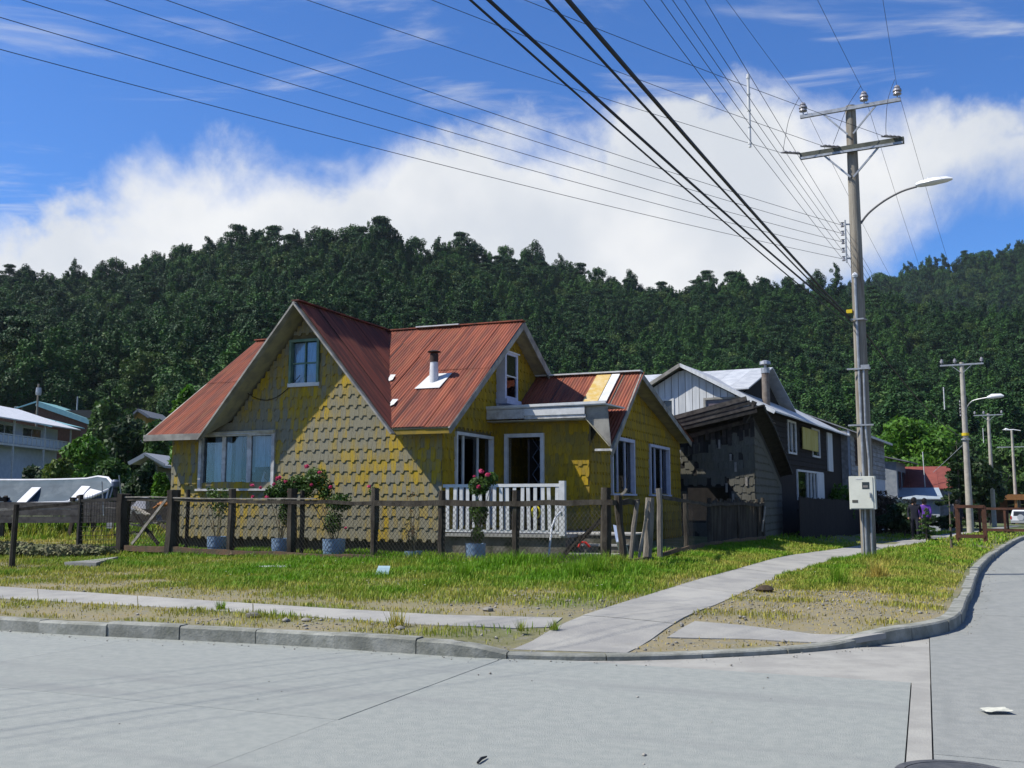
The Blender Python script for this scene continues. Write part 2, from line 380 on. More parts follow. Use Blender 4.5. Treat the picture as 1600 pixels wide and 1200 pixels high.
def gz(x, y): return float(ground_z(x, y))
def at_ground(px, py):
    return G_on(px, py, lambda x, y: gz(x, y))

# inner edge of the kerb = boundary of the ground sheet
def offset_line(pts, d):
    out = []
    for i, q in enumerate(pts):
        t = (pts[min(i+1,len(pts)-1)]-pts[max(i-1,0)]).normalized(); out.append(q+Vector((-t.y, t.x))*d)
    return out
KIN = offset_line(KERB, .14)
bound = [Vector((q.x, q.y)) for q in KIN]
e0, e1_ = bound[0], bound[-1]
ring = []
a0, a1 = math.atan2(e1_.y, e1_.x), math.atan2(e0.y, e0.x)
for k in range(0, 41):
    t = a0+(a1-a0)*k/40; ring.append(Vector((1500*math.cos(t), 1500*math.sin(t))))
poly = bound+ring
PB = np.array([(q.x, q.y) for q in poly])
def inside(P, x, y):
    x = np.asarray(x, float); y = np.asarray(y, float); c = np.zeros(x.shape, bool); n = len(P); j = n-1
    for i in range(n):
        xi, yi, xj, yj = P[i,0], P[i,1], P[j,0], P[j,1]
        if yi != yj: c ^= ((yi > y) != (yj > y)) & (x < (xj-xi)*(y-yi)/(yj-yi)+xi)
        j = i
    return c
pts = []
for x0, x1, y0, y1, st in ((-22,26,8,36,.55),(-60,60,8,90,3.),(-400,400,10,460,18.),(-1300,1300,60,1300,120.)):
    gx, gy = np.meshgrid(np.arange(x0, x1, st), np.arange(y0, y1, st)); gx = gx.ravel(); gy = gy.ravel()
    gx = gx+RNG.uniform(-.25,.25,gx.shape)*st; gy = gy+RNG.uniform(-.25,.25,gy.shape)*st
    pts.append((gx, gy, st))
px_, py_ = [], []; prevbox = None
for (gx, gy, st), bx in zip(pts, (None,(-22,26,8,36),(-60,60,8,90),(-400,400,10,460))):
    m = inside(PB, gx, gy)
    if bx: m &= ~((gx > bx[0]) & (gx < bx[1]) & (gy > bx[2]) & (gy < bx[3]))
    gx, gy = gx[m], gy[m]; d = kerb_dist(gx, gy)[0]; k = d > .22; px_.append(gx[k]); py_.append(gy[k])
px_ = np.concatenate(px_); py_ = np.concatenate(py_)
allv = [Vector(q) for q in poly]+[Vector((a, b)) for a, b in zip(px_, py_)]
nb = len(poly)
res = delaunay_2d_cdt(allv, [], [list(range(nb))], 1, 1e-4)
gv = np.array([(q.x, q.y) for q in res[0]]); kd = kerb_dist(gv[:,0], gv[:,1])[0]
gzv = ground_z(gv[:,0], gv[:,1], kd)
rr = np.hypot(gv[:,0], gv[:,1]); gzv = gzv-3.0*sstep(rr, 150, 190)
WALKS = []                                # sidewalk outlines, filled below
def dryness(x, y):
    x = np.asarray(x, float); y = np.asarray(y, float); v, u = to_local(x, y)
    n = .5+.28*np.sin(x*1.3+np.sin(y*.9)*1.7)*np.sin(y*1.7+1)+.22*np.sin(x*3.1+y*2.3)*np.sin(y*4.1-x)
    d = np.interp(u, [-11,-9.6,-8.6,-7.6,-6.6,-5.4,-3.5,-1.5,3], [.95,.78,.62,.8,.56,.34,.16,.08,.2])
    dr = np.interp(u, [-11,-7.2,-4.5,-1,4,20,60], [.9,.95,.84,.5,.34,.38,.35])
    k = sstep(v, 5.2, 6.6); d = d*(1-k)+dr*k
    d = d+.22*sstep(-v, .5, 6)*(1-sstep(u, -2.5, -1))
    yard = sstep(-v, 7.5, 9.5)*sstep(u, -3, -1.5); d = d*(1-yard)+yard*np.interp(u, [-3,-1,1.5,4], [.5,.75,.55,.2])
    return np.clip(d+(n-.5)*.95, 0, 1)
def wild(x, y): return np.hypot(x, y) > 60
dv = np.where(rr > 60, .2, dryness(gv[:,0], gv[:,1]))
tris = np.array([f for f in res[2] if len(f) == 3])
structure(link('ground', np_mesh('ground', np.column_stack([gv, gzv]), tris, M_EARTH, {'dry': dv})))

# hill and farther ridge: polar sheets
def polar(name, fz, r0, r1, a0, a1, nr, na, m, zmin=None):
    rs = np.geomspace(r0, r1, nr); an = np.linspace(a0, a1, na); R, A_ = np.meshgrid(rs, an, indexing='ij')
    X, Y = R*np.sin(A_), R*np.cos(A_); Z = fz(X, Y)
    i = np.arange(nr*na).reshape(nr, na); f = np.stack([i[:-1,:-1], i[1:,:-1], i[1:,1:], i[:-1,1:]], -1).reshape(-1, 4)[:, ::-1]
    o = link(name, np_mesh(name, np.column_stack([X.ravel(), Y.ravel(), Z.ravel()]), f, m)); return structure(o)
M_HILLF = mat('forest_floor', (.02,.032,.012), (.035,.05,.018), .05, rough=1, coord='World')
polar('hill', lambda x, y: np.clip(hill_z(x, y), -9, None)+base_z(x, y)-.02, 140, 700, -.85, .85, 60, 110, M_HILLF)
def far_z(x, y):
    r = np.hypot(x, y); a = np.arctan2(x, y); h = np.interp(a, FK_AZ, FK_EL)*900-15
    t = np.clip((r-500)/400, 0, 1); return h*t**1.2-np.clip(r-900, 0, None)*.3
polar('far_hill', far_z, 480, 1250, .05, 1.0, 40, 70, M_HILLF)

# ------------------------------------------------------------------ road slabs
structure(link('road', np_mesh('road', [(-300,-300,-.045),(300,-300,-.045),(300,300,-.045),(-300,300,-.045)], [(0,1,2,3)], M_JOINT)))
ROAD = bpy.data.objects['road']
_rz = np.array([[x, y] for x in np.linspace(-300, 300, 61) for y in np.linspace(-300, 300, 61)])
def sheet(name, m, zf, parent=None, n=61, s=300.):
    g = np.linspace(-s, s, n); X, Y = np.meshgrid(g, g, indexing='ij'); i = np.arange(n*n).reshape(n, n)
    f = np.stack([i[:-1,:-1], i[1:,:-1], i[1:,1:], i[:-1,1:]], -1).reshape(-1, 4)
    return np_mesh(name, np.column_stack([X.ravel(), Y.ravel(), zf(X, Y).ravel()]), f, m)
ROAD.data = sheet('road', M_JOINT, lambda x, y: road_z(x, y)-.05-.9*sstep(y, 60, 160)*0)
def slab(v0, v1, u0, u1, m, gap=.005, nseg=2, dz=0.):
    b = MB(); us = np.linspace(u0+gap, u1-gap, nseg+1); vs = []
    j = random.uniform(-.0025, .0025)+dz
    for uu in us:
        for vv in (v0+gap, v1-gap):
            x, y = to_world(vv, uu); vs.append((x, y, float(road_z(x, y))+j))
    n = len(vs); vs += [(a, b_, c-.04) for a, b_, c in vs]; fs = []
    for i in range(nseg):
        k = 2*i; fs.append((k, k+1, k+3, k+2)); fs.append((n+k+2, n+k+3, n+k+1, n+k))
        fs.append((k+2, n+k+2, n+k, k)); fs.append((k+1, n+k+1, n+k+3, k+3))
    fs.append((0, n, n+1, 1)); fs.append((n-1, 2*n-1, 2*n-2, n-2))
    return b.add(vs, fs).build('slab', m, ROAD)
vj = [5.6-4.6*k for k in range(0, 9)]
rows = [(-12.98,-9.7),(-16.2,-12.98),(-19.4,-16.2),(-22.6,-19.4),(-26,-22.6),(-30,-26)]
for u0, u1 in rows:
    for k in range(len(vj)-1):
        slab(vj[k+1], vj[k], u0, u1, M_CONC)
    slab(5.6, 9.5, u0, u1, M_CONC)
for vv0, vv1 in ((9.66,13.1),(13.1,16.5),(16.5,19.5)):
    u = -30
    while u < 78:
        L_ = 4.4; slab(vv0, vv1, u, u+L_, M_CONC2, nseg=2); u += L_
slab(9.5, 9.66, -30, -9.7, M_GUTTER, nseg=6, dz=.003)
# gutter panel that rounds the corner
gp = []
for q in KERB:
    v, u = to_local(q.x, q.y)
    if v > 5.0 and u < -3.5 and u > -11: gp.append(Vector((q.x, q.y)))
gout = [q for q in gp]
gin = [Vector(to_world(*c)) for c in ((9.657,-3.6),(9.657,-9.697),(5.1,-9.697))]
b = MB(); pl = [(q.x, q.y, -.006) for q in gout+gin]
b.prism(pl, (0,0,-.03)); b.build('slab', M_GUTTER, ROAD)
# the far side of the side street
op = offset_line([q for q in KERB if to_local(q.x, q.y)[1] > -2], -9.2)
b = MB(); n = len(op); vs = [(q.x, q.y, float(road_z(q.x, q.y))+.14) for q in op]+[(q.x+60, q.y-26, .1) for q in op]
b.add(vs, [(i, i+1, n+i+1, n+i) for i in range(n-1)]+[]); me = b.build('opposite_verge', M_EARTH); structure(me)
a_ = me.data.attributes.new('dry', 'FLOAT', 'POINT'); a_.data.foreach_set('value', [.4]*len(me.data.vertices))

# ------------------------------------------------------------------ kerb stones
kerb = structure(bpy.data.objects.new('kerb', None)); COL.objects.link(kerb)
KO = offset_line(KERB, .17)
i = 0; acc = []
arc = [0.]
for a, b_ in zip(KERB[:-1], KERB[1:]): arc.append(arc[-1]+(b_-a).length)
def kpt(s_, line):
    k = min(max(np.searchsorted(arc, s_)-1, 0), len(arc)-2); t = (s_-arc[k])/(arc[k+1]-arc[k]); return line[k]+(line[k+1]-line[k])*t
s_ = 0.; tot = arc[-1]
while s_ < tot-1.1:
    near = kpt(s_, KERB).length < 40; L_ = 1.02 if near else 2.0
    b = MB(); ns = 3; vs = []
    jz = random.uniform(-.014, .012); jo = random.uniform(-.014, .01)
    for k in range(ns+1):
        t = s_+.006+(L_-.012)*k/ns; p, q = kpt(t, KERB), kpt(t, KO); d = (q-p).normalized(); p = p+d*jo
        h = float(kerb_h(p.x, p.y)); rz = float(road_z(p.x, p.y)); top_ = rz+h+jz*(h > .1)
        ch = min(.02, h*.3)
        vs += [(p.x,p.y,rz-.08),(p.x,p.y,top_-ch),(p.x+d.x*ch,p.y+d.y*ch,top_),(q.x,q.y,top_),(q.x,q.y,rz-.08)]
    fs = [(5*k+a, 5*k+a+1, 5*k+a+6, 5*k+a+5) for k in range(ns) for a in range(4)]+[(0,4,3,2,1), tuple(5*ns+a for a in range(5))]
    b.add(vs, fs).build('kerb_stone', M_KERB, kerb); s_ += L_

# ------------------------------------------------------------------ sidewalks
def on_ground(x, y, dz): return (x, y, gz(x, y)+dz)
def walk(name, left, right, step, dz=.011):
    root = structure(bpy.data.objects.new(name, None)); COL.objects.link(root)
    L_ = [Vector((q.x, q.y)) for q in left]; R_ = [Vector((q.x, q.y)) for q in right]
    L_, R_ = catmull(L_, .4) if False else L_, R_
    def samp(P, t):
        seg = t*(len(P)-1); k = min(int(seg), len(P)-2); f = seg-k; return P[k]+(P[k+1]-P[k])*f
    W_ = [L_, R_]
    length = sum((a-b_).length for a, b_ in zip(L_[:-1], L_[1:])); n = max(2, int(length/step))
    ts = []; acc = [0]
    for a, b_ in zip(L_[:-1], L_[1:]): acc.append(acc[-1]+(a-b_).length)
    for k in range(n+1):
        s0 = length*k/n; j = min(max(int(np.searchsorted(acc, s0))-1, 0), len(acc)-2); ts.append((j+(s0-acc[j])/(acc[j+1]-acc[j]))/(len(L_)-1))
    for k in range(n):
        b = MB(); vs = []; sub = 4; cr = 3; jz = random.uniform(-.004, .004)
        for i in range(sub+1):
            t = ts[k]+(ts[k+1]-ts[k])*(.004+.992*i/sub); p, q = samp(L_, t), samp(R_, t)
            for c in range(cr+1):
                w = p+(q-p)*(c/cr); vs.append(on_ground(w.x, w.y, dz+jz))
        m_ = len(vs); vs += [(a, b_, c-.06) for a, b_, c in vs]; fs = []
        for i in range(sub):
            for c in range(cr):
                a = i*(cr+1)+c; fs.append((a, a+1, a+cr+2, a+cr+1))
        ed = [i for i in range(cr+1)]+[(i+1)*(cr+1)+cr for i in range(sub)]+[sub*(cr+1)+cr-1-i for i in range(cr)]+[(sub-1-i)*(cr+1) for i in range(sub-1)]
        fs += [(ed[i], ed[(i+1) % len(ed)], ed[(i+1) % len(ed)]+m_, ed[i]+m_) for i in range(len(ed))]
        b.add(vs, fs).build('slab', M_WALK, root)
    WALKS.append(np.array([(q.x, q.y) for q in L_]+[(q.x, q.y) for q in reversed(R_)]))
    return root
g2 = lambda L_: [at_ground(*q) for q in L_]
rl = [(800,1016),(1010,931),(1150,890),(1240,867),(1340,853),(1425,842),(1485,834)]
rr_ = [(979,1021),(1122,944),(1222,899),(1322,874),(1392,858),(1450,846),(1496,837)]
RL, RR = g2(rl), g2(rr_)
_x = (RL[-1]-RL[-2]).normalized(); 
for k in (14, 30, 50): RL.append(RL[6]+_x*k); RR.append(RR[6]+_x*k)
walk('sidewalk', RL, RR, 2.0)
fl = [Vector((*to_world(v, u), 0)) for v, u in ((-40,-6.9),(-22,-6.95),(-10,-7.05))]+g2([(0,917),(250,934),(500,951),(700,962),(880,966)])
fr = [Vector((*to_world(v, u), 0)) for v, u in ((-40,-8.35),(-22,-8.3),(-10,-8.3))]+g2([(0,936),(250,949),(500,966),(700,979),(862,980)])
walk('front_path', fl, fr, 2.2)
walk('kerb_ramp', g2([(1085,972),(1230,983),(1385,991)]), g2([(1042,991),(1170,1000),(1296,1005)]), 1.8)
# ================================================================== YELLOW HOUSE (local frame: x right along the front, y inward, z up)
HOUSE = thing('shingled_house', 'yellow shingled house with rusty red corrugated roof and white porch railing', 'house', (AX, AY, 0), -YAW)
def shingle_material(name, yel, yel2, gr, gr2, bias, soft=.4):
    yel, yel2, gr, gr2 = [tuple(ALB*q for q in c) for c in (yel, yel2, gr, gr2)]
    m = bpy.data.materials.new(name); m.use_nodes = True; t = m.node_tree; t.nodes.clear()
    out = N(t, 'ShaderNodeOutputMaterial'); b = N(t, 'ShaderNodeBsdfPrincipled'); t.links.new(b.outputs[0], out.inputs[0])
    b.inputs['Roughness'].default_value = .9; b.inputs['Specular IOR Level'].default_value = .2
    ge = N(t, 'ShaderNodeNewGeometry'); oi = N(t, 'ShaderNodeObjectInfo')
    rnd = mth(t, 'FRACT', mth(t, 'ADD', oi.outputs['Random'], ge.outputs['Random Per Island']))
    def noise(sc, st, det=5, ro=.6):
        mp_ = N(t, 'ShaderNodeMapping'); mp_.inputs['Scale'].default_value = st; t.links.new(ge.outputs['Position'], mp_.inputs[0])
        n = N(t, 'ShaderNodeTexNoise'); n.inputs['Scale'].default_value = sc; n.inputs['Detail'].default_value = det; n.inputs['Roughness'].default_value = ro
        t.links.new(mp_.outputs[0], n.inputs['Vector']); return n.outputs[0]
    big = noise(.75, (1,1,1), 3); streak = noise(14, (1,1,.12), 4)
    f = mth(t, 'ADD', mth(t, 'MULTIPLY', big, 1.5), mth(t, 'ADD', mth(t, 'MULTIPLY', streak, .8), mth(t, 'MULTIPLY', rnd, .36)))
    # paint survives under the eaves and wears off the open upper wall
    sp = N(t, 'ShaderNodeSeparateXYZ'); t.links.new(ge.outputs['Position'], sp.inputs[0])
    f = mth(t, 'ADD', f, bias)
    wear = smooth_range(t, f, 1.2-soft/2, 1.2+soft/2)
    cy = mixc(t, streak, yel, yel2); cg = mixc(t, rnd, gr, gr2)
    col = mixc(t, wear, cg, cy)
    val = mth(t, 'MULTIPLY_ADD', rnd, .34, .82); cc = N(t, 'ShaderNodeCombineColor')
    for i in range(3): t.links.new(val, cc.inputs[i])
    col = mixc(t, 1.0, col, cc.outputs[0], 'MULTIPLY')
    fine = noise(60, (1,1,.1), 3); col = mixc(t, smooth_range(t, fine, .5, .75), col, tuple(.45*a for a in gr))
    t.links.new(col, b.inputs['Base Color'])
    bn = N(t, 'ShaderNodeBump'); bn.inputs['Strength'].default_value = .5; bn.inputs['Distance'].default_value = .01
    t.links.new(fine, bn.inputs['Height']); t.links.new(bn.outputs[0], b.inputs['Normal'])
    return m
M_SH = shingle_material('worn_yellow_shingle', (.43,.295,.01), (.32,.215,.012), (.275,.258,.185), (.18,.17,.12), -.27, .6)
M_SH2 = shingle_material('yellow_porch_shingle', (.42,.28,.008), (.32,.205,.012), (.26,.21,.07), (.19,.155,.06), .05, .8)
M_WALLB = mat('board_under_shingles', (.12,.10,.05), (.16,.13,.06), 5, rough=1)
# roof lines ------------------------------------------------------
RID_U, RID_Z, EAV_U, EAV_Z = 3.75, 6.17, -.5, 3.2
SL = (RID_Z-EAV_Z)/(RID_U-EAV_U); SLB = .57
GV, GZ_, GHW = -3.53, 6.2, 2.55; GS = (GZ_-3.18)/GHW
def main_z(u): return np.where(np.asarray(u) < RID_U, EAV_Z+SL*(np.asarray(u)-EAV_U), RID_Z-SLB*(np.asarray(u)-RID_U))
def gab_z(v): return GZ_-GS*abs(v-GV)
WRU, WRZ = 5.7, 4.97; WSF, WSB = (4.97-2.78)/(5.7-2.42), (4.97-3.52)/(12.26-5.7)
def wing_z(u): return WRZ-(WSF*(WRU-u) if u < WRU else WSB*(u-WRU))
def front3(a, z, d): return (a, d, z)
def side3(v0): return lambda a, z, d: (v0-d, a, z)
def rect(a0, a1, z0, z1): return [(a0,z0),(a1,z0),(a1,z1),(a0,z1)]
# windows: (a0, a1, z0, z1)
W_FRONT = (-6.5,-4.4,1.93,3.16); W_GAB = (-3.97,-3.22,4.37,5.33)
W_SLIDE = (.62,2.62,1.0,3.1); W_ATT = (3.0,3.7,4.2,5.2); DOOR = (.43,1.27,.93,3.14)
W_S1 = (4.45,6.45,1.83,3.16); W_S2 = (8.2,10.45,1.83,3.16)
BASE = .76
b = MB(); wo_ = [(-7.4,BASE),(0,BASE),(0,3.42),(GV+(GZ_-3.6)/GS,3.42),(GV,5.95),(GV-(GZ_-3.6)/GS,3.42),(-7.4,3.42)]
b.holed(wo_, [rect(*W_FRONT), rect(*W_GAB)], front3, .12).build('wall', M_WALLB, HOUSE)
b = MB(); wo_s = [(0.12,BASE),(7.5,BASE),(7.5,3.9),(3.75,6.02),(.12,3.45)]
b.holed(wo_s, [rect(*W_SLIDE), rect(*W_ATT)], side3(0), .12).build('wall', M_WALLB, HOUSE)
b = MB(); b.holed([(0,.5),(7.5,.5),(7.5,3.9),(3.75,6.02),(0,3.45)], [], side3(-7.28), .12).build('wall', M_WALLB, HOUSE)
b = MB(); b.box(-7.28,-.12,7.38,7.5,.5,3.85).build('wall', M_WALLB, HOUSE)
b = MB(); b.holed([(0.003,.9),(2.47,.9),(2.47,3.56),(0.003,3.56)], [rect(*DOOR)], lambda a, z, d: (a, 2.75+d, z), .12).build('wall', M_WALLB, HOUSE)
b = MB(); b.holed([(2.87,.45),(12.1,.45),(12.1,wing_z(12.1)-.1),(5.75,wing_z(5.7)-.12),(2.87,wing_z(2.87)-.08)], [rect(*W_S1), rect(*W_S2)], side3(2.47), .12).build('wall', M_WALLB, HOUSE)
b = MB(); b.box(0,2.35,11.98,12.1,.45,3.4).build('wall', M_WALLB, HOUSE)
b = MB(); b.box(-.12,0,7.5,12.1,.45,3.5).build('wall', M_WALLB, HOUSE)
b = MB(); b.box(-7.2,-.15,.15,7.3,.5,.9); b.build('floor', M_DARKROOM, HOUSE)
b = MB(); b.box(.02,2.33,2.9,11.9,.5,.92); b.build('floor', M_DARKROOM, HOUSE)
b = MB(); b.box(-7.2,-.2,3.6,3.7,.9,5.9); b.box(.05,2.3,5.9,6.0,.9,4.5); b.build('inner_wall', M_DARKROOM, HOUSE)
for k in range(9): MB().box(-7.3+.9*k,-7.12+.9*k,.12,.3,.35,BASE).build('pile', M_FENCE, HOUSE)
b = MB(); b.box(-7.3,-.02,.45,.5,.3,BASE+.02); b.build('underfloor_shade', mat('underfloor_shade_black', (.03,.03,.025), rough=1), HOUSE)  # near-black sheet painted in for the shade of the void under the house

# shingles --------------------------------------------------------
SH_L, SH_R = .335, .25
def shingle_mesh(tongue):
    w = .5; L = SH_L
    pr = [(-w,0),(w,0),(w,-L+.062),(w*.5,-L),(-w*.5,-L),(-w,-L+.062)] if tongue else [(-w,0),(w,0),(w,-L+.058),(-w,-L+.058)]
    n = len(pr); vs = [(a, -(.010+.024*(-z/L)), z) for a, z in pr]+[(a, .004, z) for a, z in pr]
    fs = [tuple(range(n))[::-1]]+[(i, (i+1) % n, n+(i+1) % n, n+i) for i in range(n)]
    return vs, fs
SHM = [shingle_mesh(True), shingle_mesh(False)]
def shingle_rows(a0, a1, z0, ztop, holes, per=.225, seed=0):
    rg = random.Random(seed); out = []
    r = 0
    while z0+r*SH_R < 7:
        zb = z0+r*SH_R                       # lower tip of this row
        a = a0-.3+rg.uniform(0, .27)+(per/2 if r % 2 else 0); k = 0
        while a < a1:
            wd = (per*.54 if k % 2 == 0 else per*.46)*rg.uniform(.9, 1.1); c = a+wd/2
            lo, hi = max(a, a0), min(a+wd, a1)
            if hi-lo > .03:
                c, wd2 = (lo+hi)/2, hi-lo
                bz = zb+SH_L; ok = bz-.06 < ztop(c)
                for h in holes:
                    if c > h[0]-.03 and c < h[1]+.03 and zb+.16 > h[2]-.04 and zb < h[3]+.0: ok = False
                zt_ = min(ztop(lo), ztop(hi))+.06; ok = ok or (zb+.1 < zt_ and all(not (c > h[0]-.03 and c < h[1]+.03 and zb+.16 > h[2]-.04 and zb < h[3]) for h in holes))
                if ok and zb+.08 < zt_: bz = min(bz, zt_); out.append((c, bz+(rg.uniform(-.012,.012) if bz < zt_ else 0), 0 if k % 2 == 0 else 1, wd2*.985, rg.uniform(-.012, .012), (bz-zb)/SH_L))
            a += wd; k += 1
        r += 1
    return out
walls = []   # (place function, z rotation, list)
fr_list = shingle_rows(-7.4, 0, BASE-.03, lambda a: max(3.42, gab_z(a)-.2) if abs(a-GV) < GHW else 3.4, [W_FRONT, W_GAB], seed=1)
walls.append((lambda c: (c, 0), 0, fr_list))
walls.append((lambda c: (0, c), math.pi/2, shingle_rows(0, 7.4, BASE-.03, lambda a: float(main_z(a))-.15, [W_SLIDE, W_ATT], seed=2)))
walls.append((lambda c: (c, 2.75), 0, shingle_rows(0.01, 2.47, .93, lambda a: 3.5, [DOOR], seed=3)))
walls.append((lambda c: (2.47, c), math.pi/2, shingle_rows(2.75, 12.1, .5, lambda a: wing_z(a)-.15, [W_S1, W_S2], per=.235, seed=4)))
allsh = []
for pi_, (pf, rz, lst) in enumerate(walls):
    for c, z, ty, wd, tilt, zs in lst:
        x, y = pf(c); wx, wy = to_world(x, y)
        vis = 0 if (rz == 0) else 4.0            # walls seen edge-on show their shingles smaller
        if rz and x == 0 and y > 3 : vis = 20
        allsh.append((math.hypot(wx, wy)+vis+(3 if ty else 0), x, y, z, ty, wd, tilt, rz, zs, pi_))
allsh.sort()
proto = []
for mm in (M_SH, M_SH2):
    for vs, fs in SHM:
        me = bpy.data.meshes.new('shingle'); me.from_pydata(vs, [], fs); me.materials.append(mm); proto.append(me)
rest = MB()
for k, (_, x, y, z, ty, wd, tilt, rz, zs, pi_) in enumerate(allsh):
    if k < 300:
        o = link('shingle', proto[ty+2*(pi_ > 0)], HOUSE); o.location = (x, y, z); o.rotation_euler = (0, tilt, rz); o.scale = (wd, 1, zs)
    else:
        vs, fs = SHM[ty]; cs, sn = math.cos(rz), math.sin(rz); q = []
        for a, d, h in vs:
            a *= wd; h *= zs; a, h = a*math.cos(tilt)+h*math.sin(tilt), -a*math.sin(tilt)+h*math.cos(tilt)
            q.append((x+a*cs-d*sn, y+a*sn+d*cs, z+h))
        rest.add(q, fs, 1 if pi_ > 0 else 0)
o = rest.build('shingle_cladding', [M_SH, M_SH2], HOUSE); o['kind'] = 'stuff'

# corrugated iron -------------------------------------------------
def corr(cols, nrm, amp=.011, rows=1):
    # cols: list of (bottom, top) points along the sheet; sine wave across
    b = MB(); vs = []; n = len(cols); nrm = Vector(nrm).normalized()
    for i, (p, q, ph) in enumerate(cols):
        off = nrm*(amp*math.sin(ph)); vs += [Vector(p)+off, Vector(q)+off]
    fs = [(2*i, 2*i+2, 2*i+3, 2*i+1) for i in range(n-1)]
    return b.add(vs, fs)
ROOFO = bpy.data.objects.new('roof', None); COL.objects.link(ROOFO); ROOFO.parent = HOUSE
def sheet_run(line, a0, a1, width, nrm, m, splits=(0,.52,1), pitch=.082, lift=.0):
    # line(a) -> (bottom, top) across coordinate a; cut into sheets and rows
    a = a0; k = 0; nv = Vector(nrm).normalized()
    while a < a1-.02:
        e = min(a+width, a1); n = max(3, int((e-a)/pitch*6))
        for ri in range(len(splits)-1):
            s0, s1 = splits[ri]-(.012 if ri else 0), splits[ri+1]+(.0)
            cols = []; lf = nv*(lift+.012*(k % 2)+.011*ri+random.uniform(0,.004)); tw = random.uniform(-.006,.006)
            for i in range(n+1):
                c = a+(e+.035-a)*i/n; c = min(c, a1); p, q = line(c)
                if (Vector(q)-Vector(p)).length < .03: continue
                p, q = Vector(p), Vector(q); d = q-p; ph = 2*math.pi*c/pitch
                jag = -.02*(ri == 0)*((k*37) % 5)/5
                cols.append((p+d*s0+d.normalized()*jag+lf, p+d*s1+lf+nv*tw, ph))
            if len(cols) > 3:
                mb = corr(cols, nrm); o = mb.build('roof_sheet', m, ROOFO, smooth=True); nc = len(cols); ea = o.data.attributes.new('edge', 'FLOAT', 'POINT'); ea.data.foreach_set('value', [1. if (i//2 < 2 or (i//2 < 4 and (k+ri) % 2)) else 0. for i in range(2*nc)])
        a = e; k += 1
# front slope, right of the gable
def ml(c):
    vb = EAV_U if c > GV+GHW else EAV_U+(GV+GHW-c)/GHW*(RID_U-EAV_U)
    vb = min(vb, RID_U); return (c, vb, float(main_z(vb))), (c, RID_U, RID_Z)
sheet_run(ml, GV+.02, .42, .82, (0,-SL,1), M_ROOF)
def mll(c):
    vb = EAV_U if c < GV-GHW else EAV_U+(c-(GV-GHW))/GHW*(RID_U-EAV_U)
    vb = min(vb, RID_U); return (c, vb, float(main_z(vb))), (c, RID_U, RID_Z)
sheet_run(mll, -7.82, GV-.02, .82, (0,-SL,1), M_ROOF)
def mb_(c): return (c, 7.95, float(main_z(7.95))), (c, RID_U, RID_Z)
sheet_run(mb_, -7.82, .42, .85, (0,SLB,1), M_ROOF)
def gr(c):
    e = GV+GHW*(1-max(0, (c-EAV_U)/(RID_U-EAV_U))) if c > EAV_U else GV+GHW
    return (e, c, gab_z(e)), (GV, c, GZ_)
sag = lambda c: 0
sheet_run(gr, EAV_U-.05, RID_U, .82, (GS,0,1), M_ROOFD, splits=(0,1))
def gl_(c):
    e = GV-GHW*(1-max(0, (c-EAV_U)/(RID_U-EAV_U))) if c > EAV_U else GV-GHW
    return (e, c, gab_z(e)), (GV, c, GZ_)
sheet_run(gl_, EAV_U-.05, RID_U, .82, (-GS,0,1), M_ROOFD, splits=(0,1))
def wf(c):
    e = 2.95+.15*(WRU-c)/(WRU-2.42); return None
def wfl(c): e = max(2.5, WRU-(WRZ-(3.5-1.065*(c-2.48)))/WSF) if c > 2.52 else 3.72; return (c, e, wing_z(e)), (c, WRU, WRZ)
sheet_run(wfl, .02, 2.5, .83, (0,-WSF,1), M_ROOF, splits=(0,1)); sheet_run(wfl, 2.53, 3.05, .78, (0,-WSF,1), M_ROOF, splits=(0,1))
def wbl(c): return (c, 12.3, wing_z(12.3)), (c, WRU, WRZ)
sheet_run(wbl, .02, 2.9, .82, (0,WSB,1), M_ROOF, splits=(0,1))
# boarding under the iron keeps the attic dark
def deck(pts, nrm, m=M_SOFFIT, name='roof_deck'):
    nv = Vector(nrm).normalized(); p = [Vector(q)-nv*.02 for q in pts]
    return MB().prism(p, -nv*.03).build(name, m, HOUSE)
r_ = RID_U
deck([(GV+.0,r_,RID_Z),(GV+GHW,EAV_U,3.2),(.38,EAV_U,3.2),(.38,r_,RID_Z)], (0,-SL,1))
deck([(GV,r_,RID_Z),(GV-GHW,EAV_U,3.2),(-7.78,EAV_U,3.2),(-7.78,r_,RID_Z)], (0,-SL,1))
deck([(-7.78,r_,RID_Z),(.38,r_,RID_Z),(.38,7.9,float(main_z(7.9))),(-7.78,7.9,float(main_z(7.9)))], (0,SLB,1))
deck([(GV,EAV_U,GZ_),(GV+GHW,EAV_U,gab_z(GV+GHW)),(GV,RID_U,GZ_)], (GS,0,1))
deck([(GV,EAV_U,GZ_),(GV-GHW,EAV_U,gab_z(GV+GHW)),(GV,RID_U,GZ_)], (-GS,0,1))
deck([(.0,WRU,WRZ),(0,3.75,wing_z(3.75)),(2.5,3.75,wing_z(3.75)),(2.52,3.5,wing_z(3.5)),(3.07,2.6,wing_z(2.6)),(2.93,WRU,WRZ)], (0,-WSF,1))
deck([(.0,WRU,WRZ),(0,12.25,wing_z(12.25)),(2.78,12.25,wing_z(12.25)),(2.93,WRU,WRZ)], (0,WSB,1))
